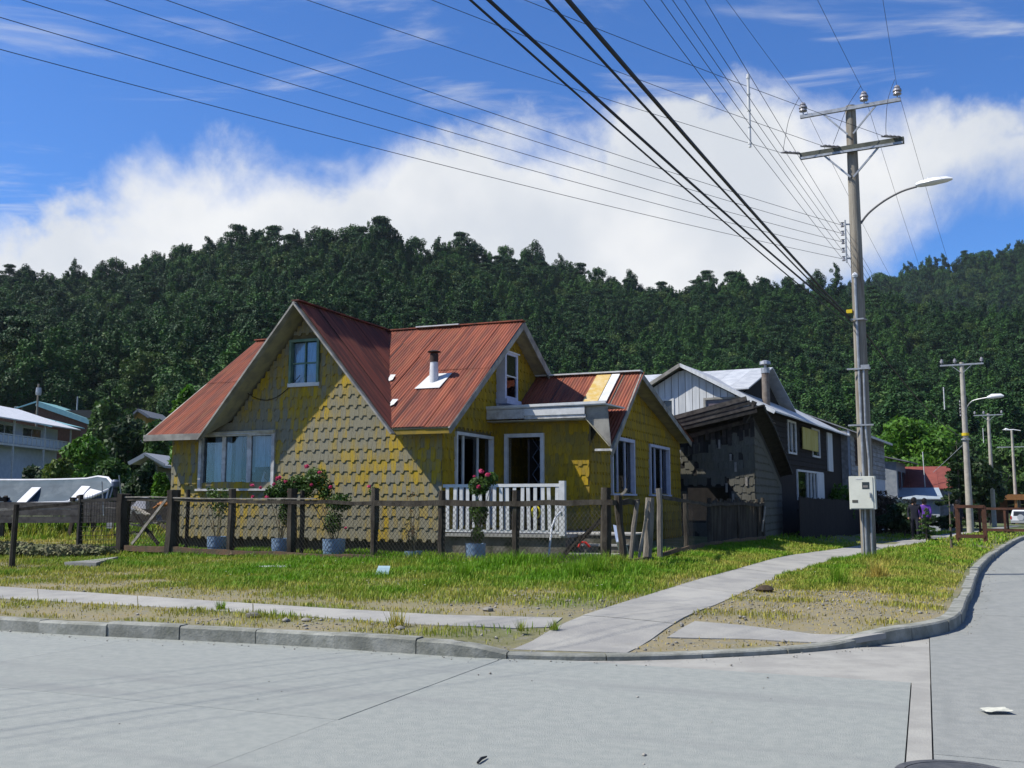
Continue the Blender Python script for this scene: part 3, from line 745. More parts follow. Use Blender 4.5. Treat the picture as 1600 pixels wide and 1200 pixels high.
# barge boards, fascias, ridge caps
def board(a, c, w=.035, h=.15, m=M_BARGE, name='barge_board', up=(0,0,1)):
    return MB().beam(a, c, w, h, up).build(name, m, HOUSE)
gy = EAV_U-.06; dz = -.1
board((GV+.02,gy,GZ_+dz+.06), (GV-GHW-.06,gy,gab_z(GV+GHW)+dz-.02), .04, .17, up=(1,0,1))
board((GV-.02,gy-.002,GZ_+dz+.06), (GV+GHW+.06,gy-.002,gab_z(GV+GHW)+dz-.02), .04, .17, up=(-1,0,1))
board((.42,RID_U,RID_Z-.1), (.42,EAV_U-.02,EAV_Z-.1), .035, .14)
board((.42,RID_U,RID_Z-.1), (.42,7.95,float(main_z(7.95))-.1), .035, .2)
board((-7.82,RID_U,RID_Z-.1), (-7.82,EAV_U-.02,EAV_Z-.1), .035, .14)
board((-7.84,EAV_U-.03,EAV_Z-.06), (GV-GHW-.02,EAV_U-.03,EAV_Z-.06), .03, .15, name='fascia_board')
board((GV+GHW+.05,EAV_U+.04,EAV_Z-.1), (.4,EAV_U+.04,EAV_Z-.1), .03, .1, name='fascia_board', m=mat('dark_yellow_board', (.3,.2,.02), (.2,.15,.03), 4))
board((2.97,WRU,WRZ-.08), (3.12,2.4,wing_z(2.42)-.1), .035, .15)
board((2.97,WRU,WRZ-.08), (2.82,12.3,wing_z(12.3)-.08), .035, .16)
MB().beam((.02,WRU,WRZ+.035), (2.97,WRU,WRZ+.035), .26, .035, (0,0,1)).build('ridge_cap', M_WHITE, HOUSE)
MB().beam((-2.6,RID_U-.03,RID_Z+.035), (-1.35,RID_U-.03,RID_Z+.03), .26, .03).build('ridge_cap', M_WHITE, HOUSE)
MB().beam((-1.35,RID_U,RID_Z+.022), (.43,RID_U,RID_Z+.022), .2, .03).build('ridge_cap', M_ROOF, HOUSE)
MB().beam((-3.5,RID_U,RID_Z+.022), (-2.6,RID_U,RID_Z+.022), .2, .03).build('ridge_cap', M_ROOF, HOUSE)
MB().beam((-7.83,RID_U,RID_Z+.022), (-3.6,RID_U,RID_Z+.022), .2, .03).build('ridge_cap', M_ROOF, HOUSE)
MB().beam((GV,EAV_U-.06,GZ_+.02), (GV,RID_U,GZ_+.0), .2, .03).build('ridge_cap', M_ROOFD, HOUSE)
# odd panels nailed on the wing roof
nv = Vector((0,-WSF,1)).normalized()
def on_wing(v, u, l=.03): return Vector((v, u, wing_z(u)))+nv*l
def patch_(v0, v1, u0, u1, m, name, l=.03, sk=0):
    MB().prism([on_wing(v0,u0,l),on_wing(v1,u0,l),on_wing(v1+sk,u1,l),on_wing(v0+sk,u1,l)], nv*.015).build(name, m, HOUSE)
patch_(1.78, 2.18, 3.75, 5.6, mat('bare_plywood', (.5,.34,.09), (.55,.45,.25), 6, rough=.9), 'roof_patch')
patch_(2.2, 2.42, 3.6, 5.6, M_WHITE, 'roof_patch', .034)
patch_(1.5, 2.3, 3.2, 3.72, M_WHITE, 'roof_patch', .05)
# bits of white flashing in the valley
for uu, s in ((.35,.16),(1.35,.1)):
    x0 = GV+GHW*(1-(uu-EAV_U)/(RID_U-EAV_U)); z0 = gab_z(x0)+.05
    MB().prism([(x0-.04,uu-.1,z0-.1),(x0+.12,uu-.08,z0-.04),(x0+.1,uu+s,z0+.1),(x0-.03,uu+s*.8,z0+.1)], (0,0,.01)).build('flashing', M_WHITE, HOUSE)
# flue
fu, fv = 1.2, -.83; fz = float(main_z(fu))
FL = bpy.data.objects.new('flue', None); COL.objects.link(FL); FL.parent = HOUSE
MB().tube([(fv,fu,fz-.1),(fv,fu,fz+.52)], [.12,.09], 16).build('pipe', mat('pale_zinc_pipe', (.66,.68,.7), (.5,.52,.54), 5, rough=.5), FL, True)
MB().lathe([(.1,0),(.1,.2)], (fv,fu,fz+.47), 16).build('cowl', mat('sooty_iron', (.05,.03,.025), rough=.8), FL, True)
MB().lathe([(.15,0),(.16,.02),(.05,.055)], (fv,fu,fz+.7), 16).build('cap', MATS['sooty_iron'], FL, True)
nn = Vector((0,-SL,1)).normalized()
fp = [Vector((fv-.34,fu-.3,float(main_z(fu-.3)))),Vector((fv+.3,fu-.3,float(main_z(fu-.3)))),Vector((fv+.34,fu+.28,float(main_z(fu+.28)))),Vector((fv-.22,fu+.28,float(main_z(fu+.28))))]
MB().prism([q+nn*.03 for q in fp], nn*.012).build('flashing', M_WHITE, FL)

# windows ---------------------------------------------------------
def window(a0, a1, z0, z1, to3, fr=.07, muntins=(), rails=(), m=M_WHITE, sill=True, depth=.075, name='window', curtains=True, cm=None):
    w = bpy.data.objects.new(name, None); COL.objects.link(w); w.parent = HOUSE
    def bar(x0, x1, y0, y1, d0, d1, nm, mm):
        ps = [to3(x, y, d) for d in (d0, d1) for x, y in ((x0,y0),(x1,y0),(x1,y1),(x0,y1))]
        return MB().add(ps, [(0,1,2,3),(7,6,5,4),(0,4,5,1),(1,5,6,2),(2,6,7,3),(3,7,4,0)]).build(nm, mm, w)
    f = MB()
    b = MB()
    for x0, x1, y0, y1 in ((a0-fr*.6,a0+fr*.4,z0-.02,z1+.0),(a1-fr*.4,a1+fr*.6,z0-.02,z1+.0),(a0-fr*.6,a1+fr*.6,z1,z1+fr)):
        ps = [to3(x, y, d) for d in (-depth, .1) for x, y in ((x0,y0),(x1,y0),(x1,y1),(x0,y1))]
        b.add(ps, [(0,1,2,3),(7,6,5,4),(0,4,5,1),(1,5,6,2),(2,6,7,3),(3,7,4,0)])
    b.build('frame', m, w)
    if sill: bar(a0-.1, a1+.1, z0-.07, z0-.02, -.1, .1, 'sill', m)
    for c, t_ in muntins: bar(c-t_/2, c+t_/2, z0-.02, z1, .0, .06, 'mullion', m)
    for c, t_ in rails: bar(a0, a1, c-t_/2, c+t_/2, .01, .055, 'glazing_bar', m)
    cuts = [a0]+[c for c, t_ in muntins]+[a1]; rc = [z0-.02]+[c for c, t_ in rails]+[z1]
    for i in range(len(cuts)-1):
        for j in range(len(rc)-1): bar(cuts[i], cuts[i+1], rc[j], rc[j+1], .03, .036, 'pane', GLASS)
    return w, bar
w, bar = window(*W_FRONT, front3, .08, ((-5.86,.1),(-5.12,.12)), m=M_WHITEW)
def curtain(w, a0, a1, z0, z1, to3, d=.25, amp=.03, m=M_CURT):
    n = 40; vs = []
    for i in range(n+1):
        a = a0+(a1-a0)*i/n; dd = d+amp*math.sin(i*1.3)+amp*.5*math.sin(i*2.9); vs += [to3(a, z0, dd), to3(a, z1, dd)]
    return MB().add(vs, [(2*i, 2*i+2, 2*i+3, 2*i+1) for i in range(n)]).build('curtain', m, w, True)
curtain(w, -6.2, -5.72, 1.93, 3.16, front3, .11, .02); curtain(w, -5.66, -5.52, 1.93, 3.16, front3, .22); curtain(w, -5.3, -5.1, 2.3, 3.16, front3, .2); curtain(w, -5.0, -4.42, 2.42, 3.16, front3, .1, .02); curtain(w, -4.6, -4.42, 1.93, 2.42, front3, .2)
b = MB(); b.prism([(-6.62,-.12,3.2),(-4.36,-.12,3.2),(-4.3,-.2,3.27),(-6.62,-.1,3.26)], (0,.1,.02)); b.build('drip_board', M_WHITEW, w)
MB().lathe([(.07,0),(.1,.18)], (-5.35,.2,1.94), 10).build('flowerpot', mat('teal_pot', (.2,.33,.3)), w)
for x_ in (-4.82,-4.6): MB().tube([(x_,.2,1.94),(x_+.01,.2,2.08),(x_-.02,.2,2.16),(x_+.02,.2,2.3),(x_+.05,.2,2.28)], [.05,.07,.025,.018,.012], 8).build('ornament', M_WHITE, w, True)
for x_ in (-5.5,-5.3): MB().tube([(x_,.2,2.45),(-5.4,.2,3.14)], .006, 4).build('plant_hanger', M_WHITE, w)
M_GREEN = mat('faded_green_paint', (.10,.19,.15), (.16,.25,.2), 6, rough=.8)
w2, bar2 = window(*W_GAB, front3, .06, ((-3.6,.03),), ((4.83,.035),), m=M_GREEN, sill=False)
bar2(-4.03, -3.16, 4.27, 4.36, -.07, .0, 'sill', M_WHITE); curtain(w2, -3.95, -3.25, 4.37, 5.32, front3, .07, .008)
s0 = side3(0)
w3, bar3 = window(*W_SLIDE, s0, .07, ((1.1,.06),(1.9,.06)), m=M_WHITE, sill=False, depth=.075)
curtain(w3, .66, 1.05, 1.0, 3.08, s0, .09, .015); curtain(w3, 1.25, 1.6, 1.0, 3.08, s0, .09, .015); curtain(w3, 2.0, 2.58, 1.0, 3.08, s0, .09, .015)
# attic window in a small boxed-out bay
BAY = bpy.data.objects.new('window_bay', None); COL.objects.link(BAY); BAY.parent = HOUSE
M_LAV = mat('pale_lilac_paint', (.55,.57,.68), (.45,.47,.58), 5, rough=.7)
b = MB(); b.holed(rect(2.92,3.76,4.12,5.34), [rect(3.02,3.68,4.2,5.24)], side3(.26), .05).build('frame', M_LAV, BAY)
b = MB(); b.box(0.0,.21,2.92,2.96,4.12,5.3); b.box(0.0,.21,3.72,3.76,4.12,5.3); b.build('side_board', M_LAV, BAY)
MB().prism([(-.0,2.9,5.36),(.3,2.9,5.3),(.3,3.8,5.3),(0,3.8,5.4)], (0,0,.03)).build('top_board', M_WHITE, BAY)
MB().box(0,.33,2.88,3.82,4.0,4.12).build('sill', M_LAV, BAY)
for k in range(6): MB().box(.0,.05+.02*(k % 2),2.93+.15*k,3.05+.15*k,3.8,4.0).build('slat', M_LAV, BAY)
MB().box(.225,.23,3.02,3.68,4.2,5.24).build('pane', GLASS, BAY)
MB().box(.21,.25,3.02,3.68,4.7,4.73).build('glazing_bar', M_WHITE, BAY)
wn1 = window(*W_S1, side3(2.47), .09, ((5.1,.05),(5.8,.05)), m=M_LAV); curtain(wn1[0], 4.48, 5.08, 1.83, 3.14, side3(2.47), .085, .015); curtain(wn1[0], 5.2, 6.42, 1.83, 3.14, side3(2.47), .09, .015)
MB().box(2.4,2.42,5.15,5.5,2.4,2.8).build('paper_notice', M_WHITE, wn1[0])
wn2 = window(*W_S2, side3(2.47), .08, ((8.95,.05),(9.7,.05)), m=M_LAV); curtain(wn2[0], 8.25, 9.3, 1.83, 3.14, side3(2.47), .085, .015); curtain(wn2[0], 9.5, 10.42, 1.83, 3.14, side3(2.47), .09, .015)
# door, standing open
DR = bpy.data.objects.new('door', None); COL.objects.link(DR); DR.parent = HOUSE
b = MB(); b.box(.34,.43,2.66,2.88,.93,3.23); b.box(1.27,1.36,2.66,2.88,.93,3.23); b.box(.43,1.27,2.663,2.88,3.14,3.23); b.build('frame', M_WHITE, DR)
MB().box(.86,.91,2.9,3.7,.94,3.1).build('leaf', M_DOORD, DR)
b = MB()
for k in range(5):
    b.beam((.95,3.0,1.0+.42*k), (1.25,3.0,1.42+.42*k), .02, .02); b.beam((1.25,3.0,1.0+.42*k), (.95,3.0,1.42+.42*k), .02, .02)
b.build('lattice', mat('dull_blue_iron', (.06,.08,.12), rough=.5), DR)
# canopy over the porch
CAN = bpy.data.objects.new('canopy', None); COL.objects.link(CAN); CAN.parent = HOUSE
MB().prism([(0.02,2.3,3.79),(3.0,2.3,3.82),(3.0,3.95,3.86),(.02,3.95,3.84)], (0,0,.035)).build('roof_panel', M_WHITE, CAN)
MB().box(0.03,1.0,2.31,2.35,3.56,3.785).build('fascia_board', M_WHITEW, CAN)
MB().box(1.004,2.5,2.31,2.35,3.62,3.79).build('fascia_board', M_WHITE, CAN)
MB().box(1.004,2.52,2.33,2.37,3.54,3.617).build('fascia_board', M_WHITEW, CAN)
MB().box(0.03,2.47,2.36,2.74,3.5,3.53).build('soffit', M_SOFFIT, CAN)
b = MB(); b.prism([(2.48,2.42,3.52),(2.48,2.42,3.78),(3.02,2.42,3.8),(3.1,2.42,2.86)], (0,.03,0)); b.build('gusset', M_BARGE, CAN)
MB().beam((2.5,2.4,3.53),(3.08,2.4,2.86),.02,.09,(0,-1,0)).build('gusset_batten', M_SOFFIT, CAN)
MB().box(2.72,3.13,2.38,2.55,2.76,2.81).build('eave_board', M_WHITEW, CAN)
MB().beam((.02,2.305,3.845),(3.02,2.305,3.875),.05,.06).build('edge_strip', M_WHITE, CAN)
# porch
PO = bpy.data.objects.new('porch', None); COL.objects.link(PO); PO.parent = HOUSE
M_MOSSC = mat('mossy_concrete', (.10,.09,.07), (.2,.19,.16), 6, rough=1, bump=.6, bscale=15, c3=(.04,.045,.025), s3=3, lo3=.45, hi3=.65)
MB().box(.02,2.8,.1,2.74,.3,.86).build('base', M_MOSSC, PO)
MB().box(.0,2.84,.02,2.745,.862,.93).build('deck', M_WALK, PO)
for i, (u0, u1, z, v1) in enumerate(((.75,2.0,.9,4.0),(.36,.74,.69,3.95),(-.05,.35,.52,3.9))):
    MB().box(2.86,v1,u0,u1,.3,z).build('step', M_MOSSC, PO); MB().box(2.86,v1+.02,u0-.03,u1,z+.002,z+.035).build('tread', M_WALK, PO)
RA = bpy.data.objects.new('railing', None); COL.objects.link(RA); RA.parent = HOUSE
MB().box(.02,2.72,-.0,.1,1.91,1.975).build('handrail', M_WHITE, RA); MB().box(.02,2.72,.02,.08,.955,1.01).build('bottom_rail', M_WHITE, RA)
MB().box(2.7,2.82,-.02,.1,.9,2.03).build('post', M_WHITE, RA)
for k in range(17):
    x = .1+.156*k+random.uniform(-.012,.012); t = random.uniform(-.02,.02)
    MB().prism([(x,.01,1.01),(x+.075,.01,1.01),(x+.075+t,.01,1.91),(x+t,.01,1.91)], (0,.025,0)).build('baluster', M_WHITE, RA)
# cable from the gable
pts_ = [(-5.4+1.7*t, -.04-.0*t, 4.32-.75*math.sin(math.pi*min(1,t*.98))*.6+.25*t) for t in np.linspace(0,1,14)]
MB().tube(pts_, .009, 5).build('loose_cable', M_CABLE, HOUSE)
# ================================================================== FRONT FENCE, GATES, POTS
U3, V3 = Vector((UX[0], UX[1], 0)), Vector((VX[0], VX[1], 0)); A3 = Vector((AX, AY, 0))
def HL(px, py, u=None, v=None):
    r = ray(px, py); n = U3 if u is not None else V3; k = u if u is not None else v
    p = CAM+r*(((A3-CAM).dot(n)+k)/r.dot(n)); d = p-A3
    return d.dot(V3), d.dot(U3), p.z
FU = -1.7
def lg(v, u): x, y = to_world(v, u); return gz(x, y)
def post(parent, v, u, z0, z1, w=.11, m=M_FENCE, lean=(0,0), name='post', round_=True):
    b = MB(); n = 7 if round_ else 4; rg = random.Random(int(v*977+u*131)); k = 6
    pts = [(v+lean[0]*t+rg.uniform(-.012,.012), u+lean[1]*t+rg.uniform(-.012,.012), z0+(z1-z0)*t) for t in np.linspace(0,1,k)]
    b.tube(pts, [w/2*rg.uniform(.88,1.1) for _ in range(k)], n); return b.build(name, m, parent)
def rail(parent, a, c, w=.05, h=.09, m=M_FENCE, name='rail', n=7, wob=.012):
    rg = random.Random(int(a[0]*313+a[2]*77)); a, c = Vector(a), Vector(c); b = MB(); prev = a
    pts = [a+(c-a)*t+Vector((0, rg.uniform(-wob,wob), rg.uniform(-wob,wob)*1.4)) for t in np.linspace(0,1,n)]; pts[0], pts[-1] = a, c
    d = (c-a).normalized(); s = d.cross(Vector((0,0,1))).normalized(); up = s.cross(d); vs = []
    for q in pts:
        ww, hh = w/2*rg.uniform(.85,1.1), h/2*rg.uniform(.85,1.1)
        vs += [q-s*ww-up*hh, q+s*ww-up*hh, q+s*ww+up*hh, q-s*ww+up*hh]
    fs = [(4*i+k, 4*i+(k+1) % 4, 4*i+4+(k+1) % 4, 4*i+4+k) for i in range(n-1) for k in range(4)]+[(0,1,2,3), tuple(4*n-4+k for k in range(4))[::-1]]
    return b.add(vs, fs).build(name, m, parent)
def chain(parent, v0, v1, u0, u1, z0, z1, pitch=.085, r=.0042):
    # diamond wire netting between two posts; z0/z1 give (left, right) heights
    L = math.hypot(v1-v0, u1-u0); H = min(z1[0]-z0[0], z1[1]-z0[1]); b = MB()
    def P(s, h): t = s/L; return (v0+(v1-v0)*t, u0+(u1-u0)*t, z0[0]+(z0[1]-z0[0])*t+h*((z1[0]-z0[0])*(1-t)+(z1[1]-z0[1])*t)/H)
    for sg in (1, -1):
        c = -H
        while c < L+H:
            s0, h0, s1, h1 = (c, 0., c+H*.8, H) if sg > 0 else (c+H*.8, 0., c, H)
            lo, hi = 0., 1.
            for (sa, sb) in ((s0, s1),):
                d = sb-sa; t0, t1 = sorted(((0-sa)/d, (L-sa)/d)); lo, hi = max(lo, t0), min(hi, t1)
            if hi > lo+.02: b.tube([P(s0+(s1-s0)*lo, H*lo), P(s0+(s1-s0)*hi, H*hi)], r, 3, cap=False)
            c += pitch
    for h in (0, H): b.tube([P(0,h), P(L,h)], r*1.4, 3, cap=False)
    return b.build('wire_netting', M_WIRE, parent)
FEN = thing('wire_netting_fence', 'old dark wood post fence with chain-link netting in front of the yellow house', 'fence', (AX, AY, 0), -YAW)
pv = [HL(x, 870, u=FU)[0] for x in (190,267,360,455,585,690,806,948)]
for i, v in enumerate(pv):
    tops = (1.78,1.86,1.88,1.88,1.88,1.82,1.82,1.86)
    post(FEN, v, FU, lg(v, FU)-.2, tops[i], (.3,.3,.18,.2,.17,.15,.15,.2)[i])
post(FEN, pv[3]+.2, FU+.08, lg(pv[3], FU)-.2, 1.84, .1); post(FEN, pv[1]-.16, FU+.12, lg(pv[1], FU)-.1, 1.66, .12)
post(FEN, pv[1]+.25, FU+.2, lg(pv[1], FU)-.1, 1.87, .09)
def fl_(x, y): return Vector(HL(x, y, u=FU-.07))
rl_ = [fl_(190,780), fl_(360,783), fl_(585,786), fl_(760,787), fl_(948,785)]
for i in range(4): rail(FEN, rl_[i], rl_[i+1]+Vector((.12,0,0)), .05, (.07,.08,.11,.1)[i], M_FENCE)
rail(FEN, rl_[0]+Vector((0,-.01,.045)), rl_[1]+Vector((2.2,-.01,.05)), .06, .025, M_FENCEL)
br = [fl_(195,856), fl_(360,863), fl_(585,872), fl_(760,876), fl_(950,884)]
M_PLANK = mat('mossy_brown_plank', (.17,.10,.06), (.1,.08,.05), 5, rough=1, bump=.5, c3=(.3,.2,.12), s3=9, lo3=.55, hi3=.75)
for i in range(4): rail(FEN, br[i], br[i+1], .05, (.12,.1,.09,.09)[i], M_PLANK, 'bottom_plank')
for i in range(7):
    v0, v1 = pv[i]+.05, pv[i+1]-.05
    zt = lambda v: float(np.interp(v, [q.x for q in rl_], [q.z for q in rl_])); zb = lambda v: float(np.interp(v, [q.x for q in br], [q.z for q in br]))
    chain(FEN, v0, v1, FU-.05, FU-.05, (zb(v0), zb(v1)), (zt(v0), zt(v1)))
rail(FEN, fl_(206,850), fl_(272,766), .04, .06, M_FENCEL, 'brace'); rail(FEN, fl_(205,800)+Vector((0,.05,0)), fl_(245,850)+Vector((0,.05,0)), .05, .07, M_FENCE, 'brace')
rail(FEN, fl_(880,865)+Vector((0,.1,0)), fl_(945,805)+Vector((0,.1,0)), .05, .09, M_FENCE, 'brace')
# mesh gate at the left, with its concrete threshold
GT = thing('mesh_gate', 'black framed wire mesh gate at the left end of the fence', 'gate', (AX, AY, 0), -YAW)
p0, p1 = HL(122, 870, u=FU), HL(184, 868, u=FU); M_BLK = mat('tarred_black_wood', (.02,.02,.018), (.04,.036,.03), 5, rough=.9)
post(GT, p0[0], FU, lg(p0[0], FU)-.2, HL(122,773,u=FU)[2], .13, M_BLK)
za, zb_ = HL(150,858,u=FU)[2], HL(150,782,u=FU)[2]
rail(GT, (p0[0],FU-.02,zb_), (p1[0],FU-.02,zb_+.03), .05, .07, M_BLK); rail(GT, (p0[0],FU-.02,za), (p1[0],FU-.02,za+.06), .05, .07, M_BLK)
b = MB()
for k in range(15): x = p0[0]+.06+(p1[0]-p0[0]-.08)*k/14; b.tube([(x,FU-.03,za),(x,FU-.03,zb_+.14*(k<8))], .006, 4)
for k in range(12): z = za+(zb_-za)*k/11; b.tube([(p0[0],FU-.03,z),(p1[0],FU-.03,z+.02)], .005, 4)
b.build('wire_mesh', M_BLK, GT)
ts = [at_ground(*q) for q in ((100,886),(150,887),(185,868),(128,868))]
b = MB(); b.prism([(q.x, q.y, gz(q.x, q.y)-.02) for q in ts], (0,0,.12)); tag(b.build('threshold_slab', M_WALK), 'grey concrete threshold slab in front of the mesh gate', 'slab')
# plain fence further left
LF = thing('rail_fence', 'low dark post and rail fence at the far left edge', 'fence', (0, 0, 0))
q0 = at_ground(18, 884); q1 = at_ground(122, 870); dirn = (q0-q1); qs = [q1+dirn*k for k in (1, 2.1, 3.2)]
for q in qs:
    MB().tube([(q.x,q.y,q.z-.2),(q.x+.03,q.y,q.z+1.22)], [.06,.055], 7).build('post', M_FENCE, LF)
e = qs[-1]; MB().beam((q1.x,q1.y,1.58),(qs[0].x,qs[0].y,1.44),.05,.06).build('rail', M_FENCE, LF); MB().beam((qs[0].x,qs[0].y,1.46),(e.x,e.y,1.3),.05,.05).build('rail', M_FENCEL, LF)
# broken gate at the right corner
RG = thing('broken_gate', 'leaning grey boards of a broken garden gate right of the porch steps', 'gate', (AX, AY, 0), -YAW)
gp0, gp1 = (4.25,-1.6), (4.62,-.1)
def gz_l(v, u): return lg(v, u)
post(RG, 4.6, -.25, lg(4.6,-.2)-.2, 1.68, .2, mat('silver_grey_wood', (.2,.18,.15), (.11,.095,.08), 5, (1,1,.3), rough=.95, bump=.5, rand=.1), (.08,.0))
M_SIL = MATS['silver_grey_wood']
post(RG, 4.42, -1.2, lg(4.4,-1.2)-.1, 1.72, .15, M_FENCE, (-.12,.0)); 
post(RG, 4.35, -.55, lg(4.4,-.5)-.1, 1.62, .1, M_SIL, (.15,0))
rail(RG, (4.2,-1.62,1.58), (4.5,-.4,1.6), .05, .1, M_FENCE)
rail(RG, (4.5,-.45,lg(4.5,-.4)+.08), (4.68,-.35,1.62), .03, .05, M_FENCEL, 'leaning_stick')
rail(RG, (4.27,-1.1,1.62), (4.45,-1.1,1.85), .03, .05, M_FENCEL, 'leaning_stick')
rail(RG, (4.3,-1.3,lg(4.3,-1.3)+.1), (4.7,-.2,lg(4.6,-.2)+.06), .06, .04, M_PLANK, 'bottom_plank')
# side fence along the house
SF = thing('side_fence', 'sagging dark fence of posts and upright boards beside the side wall', 'fence', (AX, AY, 0), -YAW)
sv = [(4.72,.35),(4.62,3.2),(4.68,5.6),(4.85,8.6),(5.0,11.2),(5.05,12.0)]
tp = [1.75,1.66,1.58,1.6,1.56,1.6]
for (v, u), t in zip(sv, tp): post(SF, v, u, lg(v, u)-.2, t+.12, .12, M_SIL if u < 1 else M_FENCE)
for i in range(len(sv)-1):
    (a, c), (d, e) = sv[i], sv[i+1]
    rail(SF, (a+.06,c,tp[i]-.05), (d+.06,e,tp[i+1]-.05-.02*(i%2)), .04, .08, M_FENCE); rail(SF, (a+.06,c,lg(a,c)+.1), (d+.06,e,lg(d,e)+.1), .04, .09, M_PLANK, 'bottom_plank')
u = 5.7; rg = random.Random(3)
while u < 11.9:
    v = float(np.interp(u, [s[1] for s in sv], [s[0] for s in sv]))-.03; g = lg(v, u); wd = rg.uniform(.11,.15)
    t = g+1.18+rg.uniform(-.05,.05); MB().prism([(v,u,g),(v,u+wd,g),(v+.02,u+wd+rg.uniform(-.02,.02),t),(v+.02,u+rg.uniform(-.02,.02),t)], (.02,0,0)).build('fence_board', M_FENCE, SF)
    u += wd+.012
rail(SF, (5.09,11.5,lg(5,11.5)+.3), (5.14,11.95,1.45), .03, .07, M_FENCEL, 'brace')
chain(SF, sv[0][0]+.08, sv[2][0]+.08, sv[0][1], sv[2][1], (.55,.5), (1.65,1.5), .16, .002)
# pots and roses ---------------------------------------------------
def leaf_cloud(n, lobes, size, rg, up=.35, shell=.55):
    # lobes: (cx, cy, cz, rx, ry, rz). returns quads scattered through the lobes
    lob = np.array(lobes, float); wts = lob[:,3]*lob[:,4]+lob[:,5]*lob[:,3]; k = rg.choice(len(lob), n, p=wts/wts.sum())
    d = rg.normal(size=(n,3)); d /= np.linalg.norm(d, axis=1)[:,None]; r = shell+(1-shell)*rg.random(n)**.5
    c = lob[k,:3]+d*lob[k,3:]*r[:,None]
    nrm = d*.8+rg.normal(size=(n,3))*.7+np.array([0,0,up]); nrm /= np.linalg.norm(nrm, axis=1)[:,None]
    a = np.cross(nrm, rg.normal(size=(n,3))); a /= np.linalg.norm(a, axis=1)[:,None]+1e-9; b_ = np.cross(nrm, a)
    s = size*rg.uniform(.55,1.35,n)[:,None]; asp = rg.uniform(.45,.8,n)[:,None]
    v = np.stack([c-a*s, c+b_*s*asp*.8+a*s*.1, c+a*s, c-b_*s*asp*.8+a*s*.1], 1).reshape(-1,3)
    return v, np.arange(n*4).reshape(n,4)
def cloud_obj(name, n, lobes, size, m, parent, seed, **k):
    v, f = leaf_cloud(n, lobes, size, np.random.default_rng(seed), **k); return link(name, np_mesh(name, v, f, m), parent)
def pot(px, py_top, py_bot, wpx, label, u=-1.38, plant=None):
    v, _, zt = HL(px, py_top, u=u); zb = HL(px, py_bot, u=u)[2]; w = abs(HL(px+wpx/2, py_top, u=u)[0]-HL(px-wpx/2, py_top, u=u)[0])/2
    x, y = to_world(v, u); zb = max(gz(x, y)-.02, min(zb, zt-.2))
    t = thing('rose_pot', label, 'pot', (x, y, zb), 0, 'blue tin pots behind the fence')
    h = zt-zb; MB().lathe([(w*.9,0),(w*.93,h*.3),(w*.97,h*.32),(w,h),(w*.93,h),(w*.92,h-.04)], n=20).build('tin', M_BLUEPOT, t, True)
    MB().lathe([(.01,h-.05),(w*.92,h-.045)], n=16).build('soil', M_SOIL, t)
    return t, Vector((x, y, zt)), v
rose_meshes = None
def bloom(parent, p, r, seed):
    rg = np.random.default_rng(seed); v, f = leaf_cloud(46, [(*p, r*.7, r*.7, r*.55)], r*.62, rg, up=.1, shell=.25)
    return link('bloom', np_mesh('bloom', v, f, M_PETAL), parent)
def rose(base, label, stems, lobes, blooms, n, seed, grp='rose bushes growing in the blue pots', m=None):
    t = thing('rose_bush', label, 'rose bush', tuple(base), -YAW, grp); rg = random.Random(seed); b = MB()
    for k in range(stems):
        l = lobes[k % len(lobes)]; e = Vector((l[0]+rg.uniform(-1,1)*l[3]*.7, l[1]+rg.uniform(-1,1)*l[4]*.6, l[2]+rg.uniform(-.5,.6)*l[5])); s = Vector((rg.uniform(-.06,.06), rg.uniform(-.05,.05), -.03))
        mid = (s+e)/2+Vector((rg.uniform(-.1,.1),rg.uniform(-.06,.06),.08)); b.tube([s, mid, e], [.011,.008,.004], 5)
    b.build('stem', mat('rose_cane', (.12,.12,.05), (.16,.10,.06), 6, rough=.9), t)
    if n: cloud_obj('foliage', n, lobes, .034, m or M_ROSEL, t, seed, shell=.1)
    for k, (p, r) in enumerate(blooms): bloom(t, p, r, seed*31+k)
    return t
P = {}
P[1] = pot(340, 838, 862, 26, 'blue tin pot at the left end of the row behind the fence')
P[2] = pot(440, 841, 866, 26, 'blue tin pot left of the double fence post')
P[3] = pot(522, 842, 868, 31, 'blue tin pot right of the double fence post')
P[4] = pot(646, 861, 876, 25, 'small low blue tin pot below the bare stems')
P[5] = pot(743, 849, 878, 29, 'tallest blue tin pot, in front of the white railing')
def rel(k, px, py, du=0.):
    v, u, z = HL(px, py, u=-1.38+du); return (v-P[k][2], du, z-P[k][1].z)
def lob(k, px, py, r, rz=None, du=0.): return (*rel(k, px, py, du), r, r*.8, rz or r)
rose(P[1][1], 'sparse leafy rose stems under the front window', 5, [lob(1,345,785,.3,.35), lob(1,330,770,.16)], [], 600, 11)
rose(P[2][1], 'full rose bush with several pink blooms beside the front window', 7, [lob(2,445,765,.27,.24), lob(2,425,770,.18), lob(2,465,755,.2), lob(2,445,800,.14,.3)],
     [(rel(2,433,748,-.15),.055),(rel(2,428,757,-.15),.05),(rel(2,394,758,-.1),.05),(rel(2,417,777,-.2),.055),(rel(2,395,776,-.1),.045),(rel(2,461,753,-.1),.04),(rel(2,437,746,-.15),.05),(rel(2,452,768,-.18),.045),(rel(2,407,762,-.12),.045),(rel(2,446,752,-.16),.045)], 3800, 12)
rose(P[3][1], 'tall rose bush with one pink bloom on top', 8, [lob(3,493,745,.28,.22), lob(3,480,762,.22), lob(3,508,765,.2,.26), lob(3,530,785,.3,.2), lob(3,520,815,.22,.25)],
     [(rel(3,479,729,-.1),.06),(rel(3,516,761,-.1),.05),(rel(3,540,825,-.1),.04),(rel(3,499,738,-.15),.045),(rel(3,487,757,-.15),.045)], 3600, 13)
